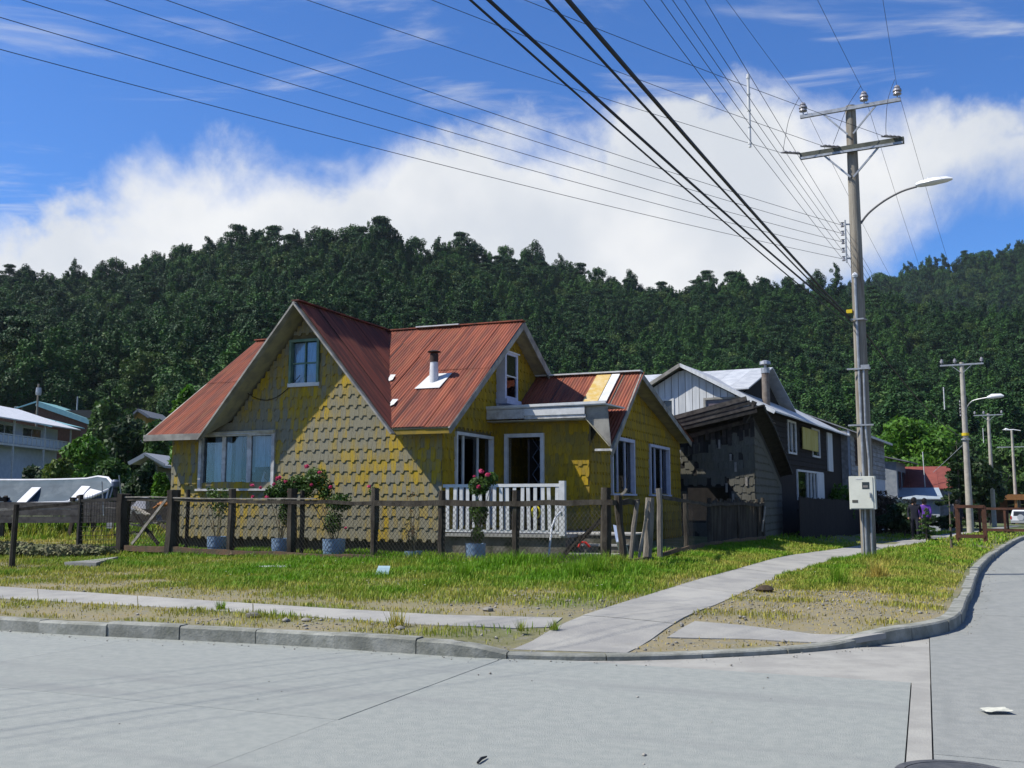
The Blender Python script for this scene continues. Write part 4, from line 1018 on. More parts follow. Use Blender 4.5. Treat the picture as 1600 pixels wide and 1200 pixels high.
rose(P[4][1], 'bare thin rose stems with a few reddish leaves', 7, [lob(4,646,780,.16,.3), lob(4,640,830,.16,.2)], [], 60, 14, m=mat('autumn_leaf', (.22,.08,.02), (.1,.1,.03), 4, transl=.3))
rose(P[5][1], 'upright rose bush with pink blooms against the white railing', 8, [lob(5,748,760,.22,.2), lob(5,768,748,.14), lob(5,748,800,.2,.25), lob(5,747,835,.13,.2)],
     [(rel(5,752,736,-.15),.06),(rel(5,762,742,-.15),.055),(rel(5,748,760,-.15),.05),(rel(5,741,744,-.15),.035)], 3000, 15)
t5 = thing('rose_bush', 'short rose shoot with one red bloom at the middle fence post', 'rose bush', (*to_world(HL(580,800,u=-1.45)[0], -1.45), lg(-.7,-1.45)), -YAW, 'rose bushes growing in the blue pots')
MB().tube([(0,0,0),(.03,0,.7),(-.03,0,1.45)], [.012,.009,.005], 5).build('stem', MATS['rose_cane'], t5); cloud_obj('foliage', 120, [(.05,0,1.4,.14,.1,.12)], .032, M_ROSEL, t5, 5, shell=.1); bloom(t5, (-.03,-.05,1.5), .05, 9)
# things lying by the porch
PP = thing('bent_pipe', 'grey bent pipe leaning on the right end of the white railing', 'pipe', (AX, AY, 0), -YAW)
b = MB(); b.tube([HL(857,874,u=-.9),HL(862,825,u=-.75),HL(868,808,u=-.5),HL(876,800,u=-.3),HL(878,806,u=-.25)], .022, 8).build('tube', mat('grey_plastic', (.5,.52,.54), rough=.5), PP, True)
RH = thing('garden_tool', 'red curved plastic garden tool lying on the porch steps', 'garden tool', (AX, AY, 0), -YAW)
MB().tube([HL(904,855,u=.0),HL(907,847,u=.0),HL(915,848,u=.02),HL(922,855,u=.05)], .025, 8).build('grip', mat('red_plastic', (.6,.03,.02), rough=.4), RH, True)
CH = thing('plastic_chair', 'pale blue plastic chair back showing behind the corner post', 'chair', (AX, AY, 0), -YAW)
q = [HL(958,820,u=.2), HL(970,823,u=.25), HL(976,846,u=.1), HL(963,848,u=.05)]
MB().prism(q, (0,.02,0)).build('sheet', mat('pale_blue_plastic', (.42,.5,.66), rough=.4), CH); MB().prism([Vector(q[3]),Vector(q[2]),Vector(q[2])+Vector((.02,.3,-.3)),Vector(q[3])+Vector((0,.3,-.3))], (0,0,.02)).build('support', M_WHITE, CH)
TY = thing('yellow_toy', 'bright yellow plastic ring toy behind the railing', 'toy', (*to_world(2.05,.35), .93), -YAW)
b = MB(); b.tube([(.09*math.cos(t), 0, .45+.12*math.sin(t)) for t in np.linspace(0, 6.283, 17)], .022, 7); b.tube([(0,0,0.01),(0,0,.33)], .03, 7); b.build('ring', mat('yellow_plastic', (.75,.62,.03), rough=.4), TY, True)
# ================================================================== POLES AND WIRES
SB = math.radians(28); S3 = Vector((math.sin(SB), math.cos(SB), 0)); R3 = Vector((math.cos(SB), -math.sin(SB), 0))
P1 = Vector((7.91, 22.34, gz(7.91, 22.34)))
PO1 = thing('utility_pole', 'tall timber utility pole with two crossarms, street lamp and meter box', 'utility pole', tuple(P1), -SB)
ZT = 10.78-P1.z
MB().tube([(0,0,-.4),(0,0,3),(0,0,ZT)], [.165,.15,.115], 14).build('shaft', M_POLE, PO1, True)
HT = [(-1.02,10.75),(.25,10.62),(1.05,10.7)]       # along crossarm
za = D(1330,172,22.3).z-P1.z
MB().beam((-1.12,-.16,za),(1.12,-.16,za),.07,.08).build('crossarm', M_STEEL, PO1)
for s in (-1, 1): MB().beam((s*.6,-.16,za-.02),(s*.06,-.16,za-.62),.035,.035).build('brace', M_STEEL, PO1)
zb = D(1330,235,22.3).z-P1.z
MB().box(-1.15,1.15,-.24,-.12,zb-.07,zb+.07).build('crossarm', M_ARM, PO1); MB().box(-1.13,1.13,-.255,-.245,zb-.09,zb-.04).build('steel_strip', M_STEEL, PO1)
for s in (-1, 1): MB().beam((s*.62,-.18,zb-.05),(s*.03,-.18,zb-.68),.04,.04).build('brace', M_STEEL, PO1)
INS = []
def insulator(parent, p):
    i = bpy.data.objects.new('insulator', None); COL.objects.link(i); i.parent = parent; i.location = p
    MB().lathe([(.015,0),(.015,.1)], n=8).build('pin', M_STEEL, i); MB().lathe([(.04,.08),(.095,.1),(.085,.14),(.05,.15),(.1,.17),(.09,.22),(.045,.24),(.07,.26),(.05,.3),(.02,.32)], n=14).build('shed', M_PORC, i, True)
    INS.append(i); return i
for x in (-1.05, .33, 1.05): insulator(PO1, (x, -.16, za+.03))
for x in (-1.15, -.25, 1.08):
    b = MB(); d0 = Vector((x, -.2, zb+.06)); dr = Vector((-.75,-.6,.0)).normalized()
    for k in range(4): b.lathe([(.02,0),(.065,.015),(.02,.05)], d0+dr*(.06+.1*k), 10)
    b.tube([d0, d0+dr*.48], .018, 6); b.build('strain_insulator', M_PORC, PO1)
# lamp arm
LA = bpy.data.objects.new('lamp', None); COL.objects.link(LA); LA.parent = PO1
zl = 7.95-P1.z; arm = [(.12,0,zl),(.3,-.05,zl+.2),(.65,-.12,zl+.42),(1.05,-.22,zl+.56),(1.38,-.3,zl+.6)]
MB().tube(catmull(arm, .08), .026, 8).build('lamp_arm', mat('dull_grey_tube', (.12,.12,.13), rough=.5), LA, True)
b = MB(); prof = [(0,.06,.06),(.1,.12,.09),(.36,.16,.11),(.64,.13,.08),(.76,.05,.03)]; vs = []
for t, w, h in prof:
    for k in range(12): a = 2*math.pi*k/12; vs.append((1.36+t, -.3-t*.18+w*math.cos(a), zl+.62+h*math.sin(a)*(1 if math.sin(a) > 0 else .45)))
b.add(vs, [(12*i+k, 12*i+(k+1) % 12, 12*i+12+(k+1) % 12, 12*i+12+k) for i in range(4) for k in range(12)]+[tuple(range(12)), tuple(48+k for k in range(12))[::-1]])
b.build('lamp_head', M_LAMP, LA, True)
MB().lathe([(.02,0),(.03,.03),(.0,.06)], (1.62,-.34,zl+.7), 8).build('photocell', M_LAMP, LA)
# rack of spools for the low wires
RK = bpy.data.objects.new('insulator_rack', None); COL.objects.link(RK); RK.parent = PO1
rz = [7.95-.2*k-P1.z for k in range(5)]
MB().box(-.22,-.19,-.12,-.08,rz[-1]-.1,rz[0]+.1).build('strap', M_STEEL, RK); MB().beam((-.2,-.1,rz[0]),(-.1,-.05,rz[0]),.03,.03).build('bracket', M_STEEL, RK); MB().beam((-.2,-.1,rz[-1]),(-.1,-.05,rz[-1]),.03,.03).build('bracket', M_STEEL, RK)
for z in rz: MB().lathe([(.045,-.05),(.025,-.03),(.025,.03),(.045,.05)], (-.27,-.1,z), 10).build('spool', M_PORC, RK)
# conduits and meter box
MB().tube([(-.02,-.17,-.1),(-.03,-.17,5.6),(-.03,-.17,6.45)], .03, 8).build('conduit', M_STEEL, PO1, True)
MB().tube([(.09,-.16,-.1),(.1,-.16,2.3),(.06,-.16,3.0),(.07,-.16,4.35)], .022, 8).build('conduit', M_STEEL, PO1, True)
MB().tube([(-.08,-.17,.0),(-.08,-.17,2.0)], .018, 6).build('conduit', M_STEEL, PO1, True)
MB().lathe([(.05,0),(.07,.05),(.04,.1),(.01,.12)], (-.03,-.17,6.42), 10).build('conduit_cap', M_LAMP, PO1, True)
for z, w in ((3.05,.3),(4.32,.28),(5.45,.16)):
    b = MB(); b.beam((-w,-.2,z),(w*.8,-.2,z),.03,.035); b.tube([(.17*math.cos(t), .17*math.sin(t), z) for t in np.linspace(0,6.283,17)], .012, 5); b.build('bracket', M_STEEL, PO1)
MB().box(.02,.2,-.22,-.14,4.3,4.4).build('junction_box', M_STEEL, PO1)
MB().box(-.26,-.13,-.12,-.05,5.62,5.7).build('clamp', mat('yellow_clamp', (.6,.45,.02)), PO1)
MX = bpy.data.objects.new('meter_box', None); COL.objects.link(MX); MX.parent = PO1
M_BOX = mat('cream_enamel', (.66,.67,.58), (.58,.59,.51), 3, rough=.45, c3=(.42,.4,.33), s3=5, lo3=.65, hi3=.85)
bz0, bz1 = 1.44-P1.z, 2.16-P1.z
MB().box(-.30,.24,-.42,-.19,bz0,bz1).build('case', M_BOX, MX); MB().box(-.285,.2,-.435,-.422,bz0+.02,bz1-.02).build('door', M_BOX, MX)
MB().box(-.02,.13,-.44,-.437,bz1-.28,bz1-.13).build('meter_window', mat('dark_glass', (.02,.022,.025), rough=.1, spec=.6), MX)
MB().box(.0,.1,-.443,-.441,bz1-.25,bz1-.2).build('meter_dial', mat('dial_grey', (.18,.17,.16)), MX)
MB().box(-.24,-.12,-.44,-.437,bz0+.14,bz0+.2).build('name_plate', mat('dark_plate', (.08,.08,.07)), MX)
MB().box(-.15,-.01,-.44,-.437,bz1-.07,bz1-.05).build('label_strip', M_WHITE, MX)
b = MB(); b.box(.13,.16,-.46,-.437,bz0+.28,bz0+.36); b.box(.135,.15,-.475,-.455,bz0+.24,bz0+.33); b.build('latch', M_STEEL, MX)
# more poles up the street
def far_pole(base, top_z, label, conc=True, band=False, lamp=True, lampside=1, arm=True, hex_=12):
    t = thing('utility_pole', label, 'utility pole', tuple(base), -SB, 'poles along the side street'); H = top_z-base.z
    MB().tube([(0,0,-.3),(0,0,H)], [.2,.12], 12).build('shaft', M_POLEC if conc else M_POLE, t, True)
    if arm:
        MB().beam((-1.15,-.12,H-.15),(1.15,-.12,H-.15),.07,.09).build('crossarm', M_STEEL, t)
        for s in (-1, 1): MB().beam((s*.55,-.12,H-.18),(s*.05,-.12,H-.62),.03,.03).build('brace', M_STEEL, t)
        for x in (-1.05,.35*-1,1.05): insulator(t, (x,-.12,H-.1))
    if lamp:
        l = bpy.data.objects.new('lamp', None); COL.objects.link(l); l.parent = t; zl = H*.72
        MB().tube(catmull([(.1*lampside,0,zl),(.45*lampside,-.1,zl+.45),(1.3*lampside,-.3,zl+.6)], .15), .03, 6).build('lamp_arm', M_STEEL, l, True)
        b = MB(); b.tube([(1.25*lampside,-.3,zl+.6),(1.5*lampside,-.34,zl+.65),(1.95*lampside,-.4,zl+.66),(2.1*lampside,-.42,zl+.63)], [.06,.14,.12,.04], 10); b.build('lamp_head', M_LAMP, l, True)
    if band:
        MB().lathe([(.2,0),(.2,.16)], (0,0,H*.565), 14).build('yellow_band', MATS['yellow_clamp'], t); MB().lathe([(.24,0),(.24,.08)], (0,0,H*.545-.05), 14).build('cable_band', M_STEEL, t)
        for k in range(5): MB().lathe([(.05,-.06),(.03,0),(.05,.06)], (-.2,0,H*.76-.2*k+.1), 8).build('spool', M_PORC, t)
    return t, H
def street_pt(px, py, Y): return D(px, py, Y)
b2 = D(1517,838,57); b2.z = gz(b2.x, b2.y); t2 = D(1514,566,57).z
F2, H2 = far_pole(b2, t2, 'pale concrete pole with a yellow band and street lamp, second along the side street', band=True)
b3 = D(1554,824,86); b3.z = gz(b3.x, b3.y); t3 = D(1552,646,86).z
F3, H3 = far_pole(b3, t3, 'slim concrete pole with a coiled cable, third along the side street', lamp=False)
MB().tube([(.9+.42*math.cos(t), -.2, 4.2+.42*math.sin(t)) for t in np.linspace(0,6.283*3,40)], .035, 5).build('cable_coil', M_CABLE, F3)
b4 = D(1589,812,112); b4.z = gz(b4.x, b4.y); t4 = D(1588,672,112).z
F4, H4 = far_pole(b4, t4, 'farthest concrete pole with a lamp at its top at the right edge', lamp=False, arm=False)
MB().tube([(-.1,0,H4),(-.6,0,H4+.1),(-.9,0,H4+.05),(.2,0,H4+.05),(.9,0,H4-.1)], [.05,.16,.05,.05,.04], 8).build('lamp_head', M_LAMP, F4)
MB().beam((-1.6,0,H4-1.9),(1.2,0,H4-1.9),.08,.1).build('crossarm', M_STEEL, F4)
# wires --------------------------------------------------------
def w1(p): v = Vector(p); return P1+R3*v.x+S3*v.y+Vector((0,0,v.z))
def wire(name, a, c, sag, r, label, m=M_LINE, grp=None, n=36):
    a, c = Vector(a), Vector(c); pts = [a+(c-a)*t+Vector((0,0,-4*sag*t*(1-t))) for t in np.linspace(0,1,n)]
    o = MB().tube(pts, r, 5).build(name, m); return tag(o, label, 'wire', grp)
def through(a, px, py, length, z):
    # far end of a span that starts at a and passes the sight line (px, py) at about height z
    q = G(px, py, z); d = (q-a); d.z = 0; d.normalize(); return q, d
GR1, GR2, GR3 = 'wires running left from the tall pole', 'wires running along the side street overhead', 'wires between the first and second street pole'
# low wires running left: pass over the near left of the frame
ords = ('topmost','second','third','fourth','lowest')
for k, (z, (px, py)) in enumerate(zip(rz, ((260,0),(165,0),(35,0),(0,27),(0,77)))):
    a = w1((-.3,-.1,z)); zz_ = a.z-.32; q = G(px, py, zz_); d = q-a; L = math.hypot(d.x, d.y)
    tot = 38.; e = a+Vector((d.x/L*tot, d.y/L*tot, .3)); s = L/tot; sag = (a.z+.3*s-zz_)/(4*s*(1-s))
    wire('overhead_wire', a, e, sag, .005, '%s of the five thin wires running left from the spool rack' % ords[k], grp=GR1)
for k, (x, (px, py)) in enumerate(zip((-1.5,-.55,.78), ((480,0),(675,0),(820,0)))):
    a = w1((x,-.45,zb+.06)); zz_ = a.z-.25; q = G(px, py, zz_); d = q-a; L = math.hypot(d.x, d.y)
    tot = 34.; e = a+Vector((d.x/L*tot, d.y/L*tot, .4)); s = L/tot; sag = (a.z+.4*s-zz_)/(4*s*(1-s))
    wire('overhead_wire', a, e, sag, .0055, ('left','middle','right')[k]+' of the three upper wires from the lower crossarm going left', grp=GR1)
SIDE = [(1140,0),(1280,0),(1380,0)]
for k, (x, (px, py)) in enumerate(zip((-1.05,.33,1.05), SIDE)):
    a = w1((x,-.16,za+.33)); q = G(px, py, a.z-.1); d = q-a; L = math.hypot(d.x, d.y); e = a+Vector((d.x/L*36, d.y/L*36, 0))
    wire('overhead_wire', a, e, .35, .0045, ('left','middle','right')[k]+' top wire leaving the upper crossarm insulators upward', grp=GR2)
    ip = F2.location+R3*((-1.05,-.35,1.05)[k])+Vector((0,0,H2+.2)); wire('overhead_wire', a, ip, .5, .0045, ('left','middle','right')[k]+' top wire between the upper crossarm and the second pole', grp=GR3)
for k, (z, px) in enumerate(zip(rz, (1140-30,1080,1062,1045,1020))):
    a = w1((-.3,-.1,z)); q = G(px, 0, a.z-.1); d = q-a; L = math.hypot(d.x, d.y); e = a+Vector((d.x/L*34, d.y/L*34, 0))
    wire('overhead_wire', a, e, .25, .0045, '%s of the five fine wires from the spool rack toward the camera' % ords[k], grp=GR2)
    wire('overhead_wire', w1((-.24,-.1,z)), F2.location+R3*-.2+Vector((0,0,H2*.76-.2*k+.1)), .45, .0045, '%s of the five fine wires on to the second pole' % ords[k], grp=GR3)
for k, ((px, py), z, r, lb) in enumerate((((900,0),5.78,.023,'thickest black cable slanting overhead to the tall pole'), ((780,0),5.74,.017,'second thick black cable left of the thickest one'), ((868,0),5.72,.014,'thinner black cable between the two thick cables'), ((752,0),5.6,.011,'lowest thin black cable left of the thick cables'))):
    a = w1((-.2,-.12,z-P1.z)); q = G(px, py, a.z-.05); d = q-a; L = math.hypot(d.x, d.y); e = a+Vector((d.x/L*34, d.y/L*34, .3))
    wire('overhead_cable', a, e, .28, r, lb, M_CABLE, 'black cables slanting over the street')
wire('overhead_cable', w1((-.1,.15,5.75-P1.z)), F2.location+Vector((0,0,H2*.55)), .5, .02, 'black cable running from the tall pole to the second pole', M_CABLE)
# jumpers drop from top wires to the lower crossarm
for k, (x, x2) in enumerate(((-1.05,-1.5),(.33,-.35),(1.05,.8))):
    a = w1((x,-.2,za+.33))+(-S3)*.35; e = w1((x2,-.4,zb+.1)); pts_ = [a, a.lerp(e,.35)+Vector((-.12,-.1,-.05)), a.lerp(e,.7)+Vector((-.08,-.05,-.08)), e]
    tag(MB().tube(catmull(pts_, .06), .006, 5).build('jumper_wire', M_LINE), ('left','middle','right')[k]+' looped jumper wire hanging below the upper crossarm', 'wire')
# white spacer rods hung in the low wires
def spacer(p, h, label):
    t = thing('wire_spacer', label, 'spacer', tuple(p), 0, 'white spacer rods hanging in the wires'); MB().tube([(0,0,0),(0,0,h)], .024, 8).build('rod', M_WHITE, t, True)
    for k in range(5): MB().lathe([(.032,0),(.032,.03)], (0,0,h*(.04+.225*k)), 8).build('clip', M_WHITE, t)
q = D(1172,230,16.2); spacer(q, D(1170,116,16.2).z-q.z, 'large white vertical rod hanging in the wires left of the tall pole')
q = D(1476,640,45); spacer(q, D(1475,605,45).z-q.z, 'white rod hanging before the forest left of the second pole')
q = D(1537,692,70); spacer(q, D(1537,669,70).z-q.z, 'white rod hanging before the forest right of the second pole')
MB_g = D(1500,690,57); wire('guy_wire', (b2.x-.1, b2.y, b2.z+H2*.55-.3), D(1458,738,57), .02, .012, 'pale guy wire slanting from the second pole to the small house', M_STEEL)
# ================================================================== SHED AND HOUSES ALONG THE SIDE STREET
M_CHAR = shingle_material('charred_grey_shingle', (.12,.115,.085), (.08,.078,.062), (.15,.146,.12), (.085,.083,.07), -.2)
M_CHARB = mat('charred_board', (.018,.017,.016), (.04,.038,.035), 5, (1,1,.3), rough=1, rand=.25)
M_CHARG = mat('grey_weathered_batten', (.075,.068,.06), (.035,.032,.03), 5, rough=1, rand=.3)
SHED = thing('derelict_shed', 'dark weathered shingled shed with sagging slatted roof behind the yellow house', 'shed', (AX, AY, 0), -YAW)
su, sv0, sv1 = 12.75, 2.35, 4.72
def sh_top(v): return 3.75+(v-sv0)/(sv1-sv0)*.62
b = MB(); b.holed([(sv0,.1),(sv1,.1),(sv1,sh_top(sv1)),(sv0,sh_top(sv0))], [rect(2.55,3.9,1.0,2.05), rect(3.55,3.85,3.72,4.0), rect(3.1,3.28,3.55,3.82), rect(4.38,4.45,2.6,2.95)], lambda a, z, d: (a, su+d, z), .1).build('wall', M_CHARB, SHED)
b = MB(); pr_ = [HL(1197,640,v=5.1), HL(1208,665,v=5.1), HL(1220,695,v=5.1), HL(1236,738,v=5.1)]
prof = [(12.2, 4.62)]+[(q[1], q[2]) for q in pr_[1:]]
tail_u = prof[-1][0]
b.add([(sv1,su+.1,.1),(sv1,tail_u,.1),(sv1,tail_u,prof[-1][1]-.2),(sv1,prof[2][0],prof[2][1]-.25),(sv1,prof[1][0],prof[1][1]-.25),(sv1,su+.1,4.3)], [(0,1,2,3,4,5)]); b.build('wall', M_CHARB, SHED)
MB().box(sv0,sv1,tail_u-.1,tail_u,.1,prof[-1][1]-.2).build('wall', M_CHARB, SHED)
hs = [(2.5,3.95,.95,2.02),(3.5,3.9,3.55,4.1),(3.05,3.3,3.4,3.9)]
shl = shingle_rows(sv0, sv1, .35, lambda a: sh_top(a)-.45, hs, per=.3, seed=9); rb = MB(); rg = random.Random(5)
def put_shingle(mb, x, y, z, ty, wd, tilt, rz):
    vs, fs = SHM[ty]; cs, sn = math.cos(rz), math.sin(rz); q = []
    for a, d, h in vs:
        a *= wd; a, h = a*math.cos(tilt)+h*math.sin(tilt), -a*math.sin(tilt)+h*math.cos(tilt); q.append((x+a*cs-d*sn, y+a*sn+d*cs, z+h))
    mb.add(q, fs)
for c, z, ty, wd, tilt, zs in shl:
    if rg.random() < .93: put_shingle(rb, c, su, z, ty, wd, tilt*3, 0)
for c, z, ty, wd, tilt, zs in shingle_rows(su, tail_u, .35, lambda a: float(np.interp(a, [p[0] for p in prof], [p[1] for p in prof]))-.5, [], per=.3, seed=10):
    put_shingle(rb, sv1, c, z, ty, wd, tilt*2, math.pi/2)
rb.build('shingle_cladding', M_CHAR, SHED)['kind'] = 'stuff'
for k in range(13):
    v = sv0+.12+.18*k; h = rg.uniform(.35,.62); z = sh_top(v)-.16; 
    if k in (4, 5, 9): h *= .45
    MB().prism([(v,su-.04,z-h),(v+.13,su-.04,z-h+rg.uniform(-.05,.05)),(v+.13,su-.04,z),(v,su-.04,z)], (0,.02,0)).build('top_board', M_CHARG if k % 3 else M_CHARB, SHED)
for v, z in ((3.95,2.9),(4.1,2.55),(4.43,2.1),(3.8,1.9),(4.0,1.6),(3.6,3.3)):
    MB().box(v,v+.07,su-.05,su-.035,z,z+rg.uniform(.2,.34)).build('loose_shingle', mat('bleached_shingle', (.3,.28,.25), (.2,.19,.17), 6), SHED)
# slatted roof, falling to the back
SR = bpy.data.objects.new('roof', None); COL.objects.link(SR); SR.parent = SHED
pu = np.array([p[0] for p in prof]); pz = np.array([p[1] for p in prof])
for k in range(30):
    u = prof[0][0]+(tail_u-prof[0][0])*k/29; z = float(np.interp(u, pu, pz)); dl = 0
    MB().beam((2.1+rg.uniform(-.1,.1),u,z-.68+rg.uniform(-.03,.03)), (5.15+rg.uniform(-.05,.05),u,z+rg.uniform(-.02,.02)), .27,.045).build('slat', M_CHARG if k % 2 else M_CHARB, SR)
for k in range(4):
    MB().beam((2.15,12.1-.02*k,3.86+.13*k),(4.95-.1*k,12.1-.02*k,4.44+.13*k),.05,.135).build('slat', (M_CHARB,M_CHARG)[k % 2], SR)
MB().beam((2.3,12.6,3.62),(4.75,12.62,4.2),.05,.12).build('beam', M_CHARG, SR)
MB().beam((4.5,12.45,4.1),(4.85,12.35,4.75),.1,.14).build('beam', M_CHARB, SR)
MB().add([(2.0,p_[0],p_[1]-.76) for p_ in prof]+[(5.1,p_[0],p_[1]-.08) for p_ in prof], [(i,i+1,5+i-0,4+i) for i in range(3)]).build('deck', M_CHARB, SR)
for i in range(len(prof)-1): MB().beam((5.14,prof[i][0],prof[i][1]-.06),(5.14,prof[i+1][0],prof[i+1][1]-.06),.05,.1).build('rake_board', M_CHARB, SR)

O1 = D(1197, 633, 36); H1 = (O1.x, O1.y, 0)
DH = thing('street_house', 'house with white boarded gable and dark upper wall along the street', 'house', H1, -SB)
M_WB = mat('white_boarding', (.62,.64,.64), (.5,.52,.53), 3, (3,3,.3), rough=.8, rand=.07, c3=(.4,.42,.42), s3=2, lo3=.6, hi3=.85)
M_ZINC = mat('pale_zinc_sheet', (.55,.57,.58), (.43,.45,.47), 3, rough=.5, rand=.06, metal=.15)
M_TAR = mat('black_stained_boards', (.010,.008,.007), (.02,.016,.014), 6, (1,1,.5), rough=.95, rand=.2)
M_SHUT = mat('yellow_plywood_shutter', (.42,.34,.07), (.5,.43,.14), 4, (1,1,.3), rough=.8)
gzl = lambda x, y: gz(*(O1+R3*x+S3*y).xy)
EZ, PK, PX = 5.02, 6.70, -3.11
def gl1(x): return PK-(PK-EZ)/3.05*abs(x-PX)
b = MB(); b.holed([(-6.1,0),(0,0),(0,EZ),(PX,PK-.05),(-6.1,EZ+.05)], [rect(-2.24,-.93,4.88,5.38), rect(-3.89,-3.55,4.8,5.42)], lambda a, z, d: (a, d, z), .1).build('wall', M_TAR, DH)
xx = -4.9
while xx < -.12:
    w = .27; hz = gl1(xx+w/2)-.1
    for z0, z1 in ([(3.2,4.86),(5.4,hz)] if (-2.32 < xx+w/2 < -.86) else [(3.2,4.78),(5.44,hz)] if -4.0 < xx+w/2 < -3.5 else [(3.2,hz)]):
        if z1 > z0+.05: MB().prism([(xx,-.03,z0),(xx+w-.02,-.03,z0),(xx+w-.02,-.03,z1+(gl1(xx+w)-gl1(xx+w/2))*.9*(z1==hz)),(xx,-.03,z1+(gl1(xx)-gl1(xx+w/2))*.9*(z1==hz))], (0,.03,0)).build('board', M_WB, DH)
    xx += w
def simple_window(parent, a0, a1, z0, z1, to3, m, mull=(), fr=.08, d0=-.06, d1=.04, glass=None):
    w = bpy.data.objects.new('window', None); COL.objects.link(w); w.parent = parent
    def bx(x0, x1, y0, y1, e0, e1): return MB().add([to3(x, y, d) for d in (e0, e1) for x, y in ((x0,y0),(x1,y0),(x1,y1),(x0,y1))], [(0,1,2,3),(7,6,5,4),(0,4,5,1),(1,5,6,2),(2,6,7,3),(3,7,4,0)])
    b = bx(a0-fr, a0, z0-fr, z1+fr, d0, d1)
    for q in ((a1,a1+fr,z0-fr,z1+fr),(a0,a1,z1,z1+fr),(a0,a1,z0-fr,z0)):
        c = bx(*q, d0+.002, d1); b.add(c.v, c.f)
    b.build('frame', m, w)
    cs = [a0]+list(mull)+[a1]
    for c in mull: bx(c-.03, c+.03, z0, z1, d0+.01, d1).build('mullion', m, w)
    for i in range(len(cs)-1): bx(cs[i], cs[i+1], z0, z1, d1-.03, d1-.02).build('pane', glass or GLASS, w)
    return w
M_DG = mat('dark_pane', (.03,.035,.045), (.06,.065,.07), 2, rough=.08, spec=.6)
fr3 = lambda a, z, d: (a, d, z)
simple_window(DH, -2.24,-.93,4.88,5.38, fr3, MATS['weathered_grey_board'], glass=mat('dusty_pane', (.10,.08,.09), (.16,.12,.12), 3, rough=.2, spec=.5)); simple_window(DH, -3.89,-3.55,4.8,5.42, fr3, M_WHITE, glass=M_DG)
sd = lambda a, z, d: (0-d, a, z)
wl = MB(); wl.holed([(0.1,0),(15,0),(15,EZ),(0.1,EZ)], [rect(3.3,4.6,3.55,4.72), rect(7.9,9.4,3.6,4.7), rect(4.7,9.9,1.75,2.82)], sd, .1).build('wall', M_TAR, DH)
zc = 3.05; k = 0
while zc < 5:
    for y0, y1 in ((.1,3.2),(4.7,7.8),(9.5,11.1)) if 3.45 < zc < 4.75 else ((.1,11.1),):
        MB().prism([(.005,y0,zc),(.03,y0,zc),(.012,y0,zc+.19),(.005,y0,zc+.19)], (0,y1-y0,0)).build('board', M_TAR, DH)
    zc += .2
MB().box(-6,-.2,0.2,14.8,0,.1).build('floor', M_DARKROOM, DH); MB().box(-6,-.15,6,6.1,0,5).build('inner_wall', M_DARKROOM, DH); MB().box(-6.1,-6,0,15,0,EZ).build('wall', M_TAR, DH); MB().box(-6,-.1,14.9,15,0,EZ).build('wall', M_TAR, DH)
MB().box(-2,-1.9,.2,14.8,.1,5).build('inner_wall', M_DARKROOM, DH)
simple_window(DH, 3.3,4.6,3.55,4.72, sd, M_WHITE, (3.95,)); simple_window(DH, 7.9,9.4,3.6,4.7, sd, M_WHITE)
MB().prism([(.1,5.5,3.76),(.1,8.6,3.76),(.1,8.6,4.66),(.1,5.5,4.66)], (.04,0,0)).build('shutter', M_SHUT, DH)
MB().box(.02,.08,11.15,12.3,3.0,4.78).build('corner_board', M_WB, DH)
simple_window(DH, 4.7,9.9,1.75,2.82, sd, M_WHITE, (6.7,7.4,8.1))
MB().box(.03,.09,8.4,9.9,1.75,2.85).build('door_panel', M_WB, DH)
# roof: two slopes, both eaves; thin sheets
def gable_roof(parent, x0, xp, x1, ze0, zp, ze1, y0, y1, m, th=.06, name='roof', sheets=8):
    r = bpy.data.objects.new(name, None); COL.objects.link(r); r.parent = parent
    n0, n1 = Vector((ze0-zp,0,-(x0-xp))).normalized(), None
    st = (y1-y0)/sheets
    for k in range(sheets):
        a, c = y0+k*st, y0+(k+1)*st-.012; j = .006*(k % 2)
        MB().prism([(x0,a,ze0+j),(xp,a,zp+j),(xp,c,zp+j),(x0,c,ze0+j)], (0,0,-th)).build('roof_sheet', m, r)
        MB().prism([(xp,a,zp+j),(x1,a,ze1+j),(x1,c,ze1+j),(xp,c,zp+j)], (0,0,-th)).build('roof_sheet', m, r)
    return r
sl1 = (PK-EZ)/3.05
gable_roof(DH, PX-3.3, PX, PX+3.5, PK-sl1*3.3+.08, PK+.08, PK-sl1*3.5+.08, -.35, 15.1, M_ZINC)
MB().beam((PX,-.36,PK+.02),(PX+3.5,-.36,PK-sl1*3.5+.02),.03,.13).build('barge_board', M_WB, DH); MB().beam((PX,-.36,PK+.02),(PX-3.3,-.36,PK-sl1*3.3+.02),.03,.13).build('barge_board', M_BARGE, DH)
# cross roof behind
CR = bpy.data.objects.new('cross_roof', None); COL.objects.link(CR); CR.parent = DH
rx1 = -.95
for k in range(9):
    x0, x1 = -8.3+.82*k, -8.3+.82*(k+1)-.01
    MB().prism([(x0,1.2,5.9),(x1,1.2,5.9),(x1,5.2,7.16),(x0,5.2,7.16)], (0,0,-.05)).build('roof_sheet', M_ZINC, CR); MB().prism([(x0,5.2,7.16),(x1,5.2,7.16),(x1,9.5,5.6),(x0,9.5,5.6)], (0,0,-.05)).build('roof_sheet', M_ZINC, CR)
MB().prism([(-1.4,1.6,5.5),(-1.4,9,5.5),(-1.4,5.2,7.05)], (-.08,0,0)).build('gable', M_TAR, CR)
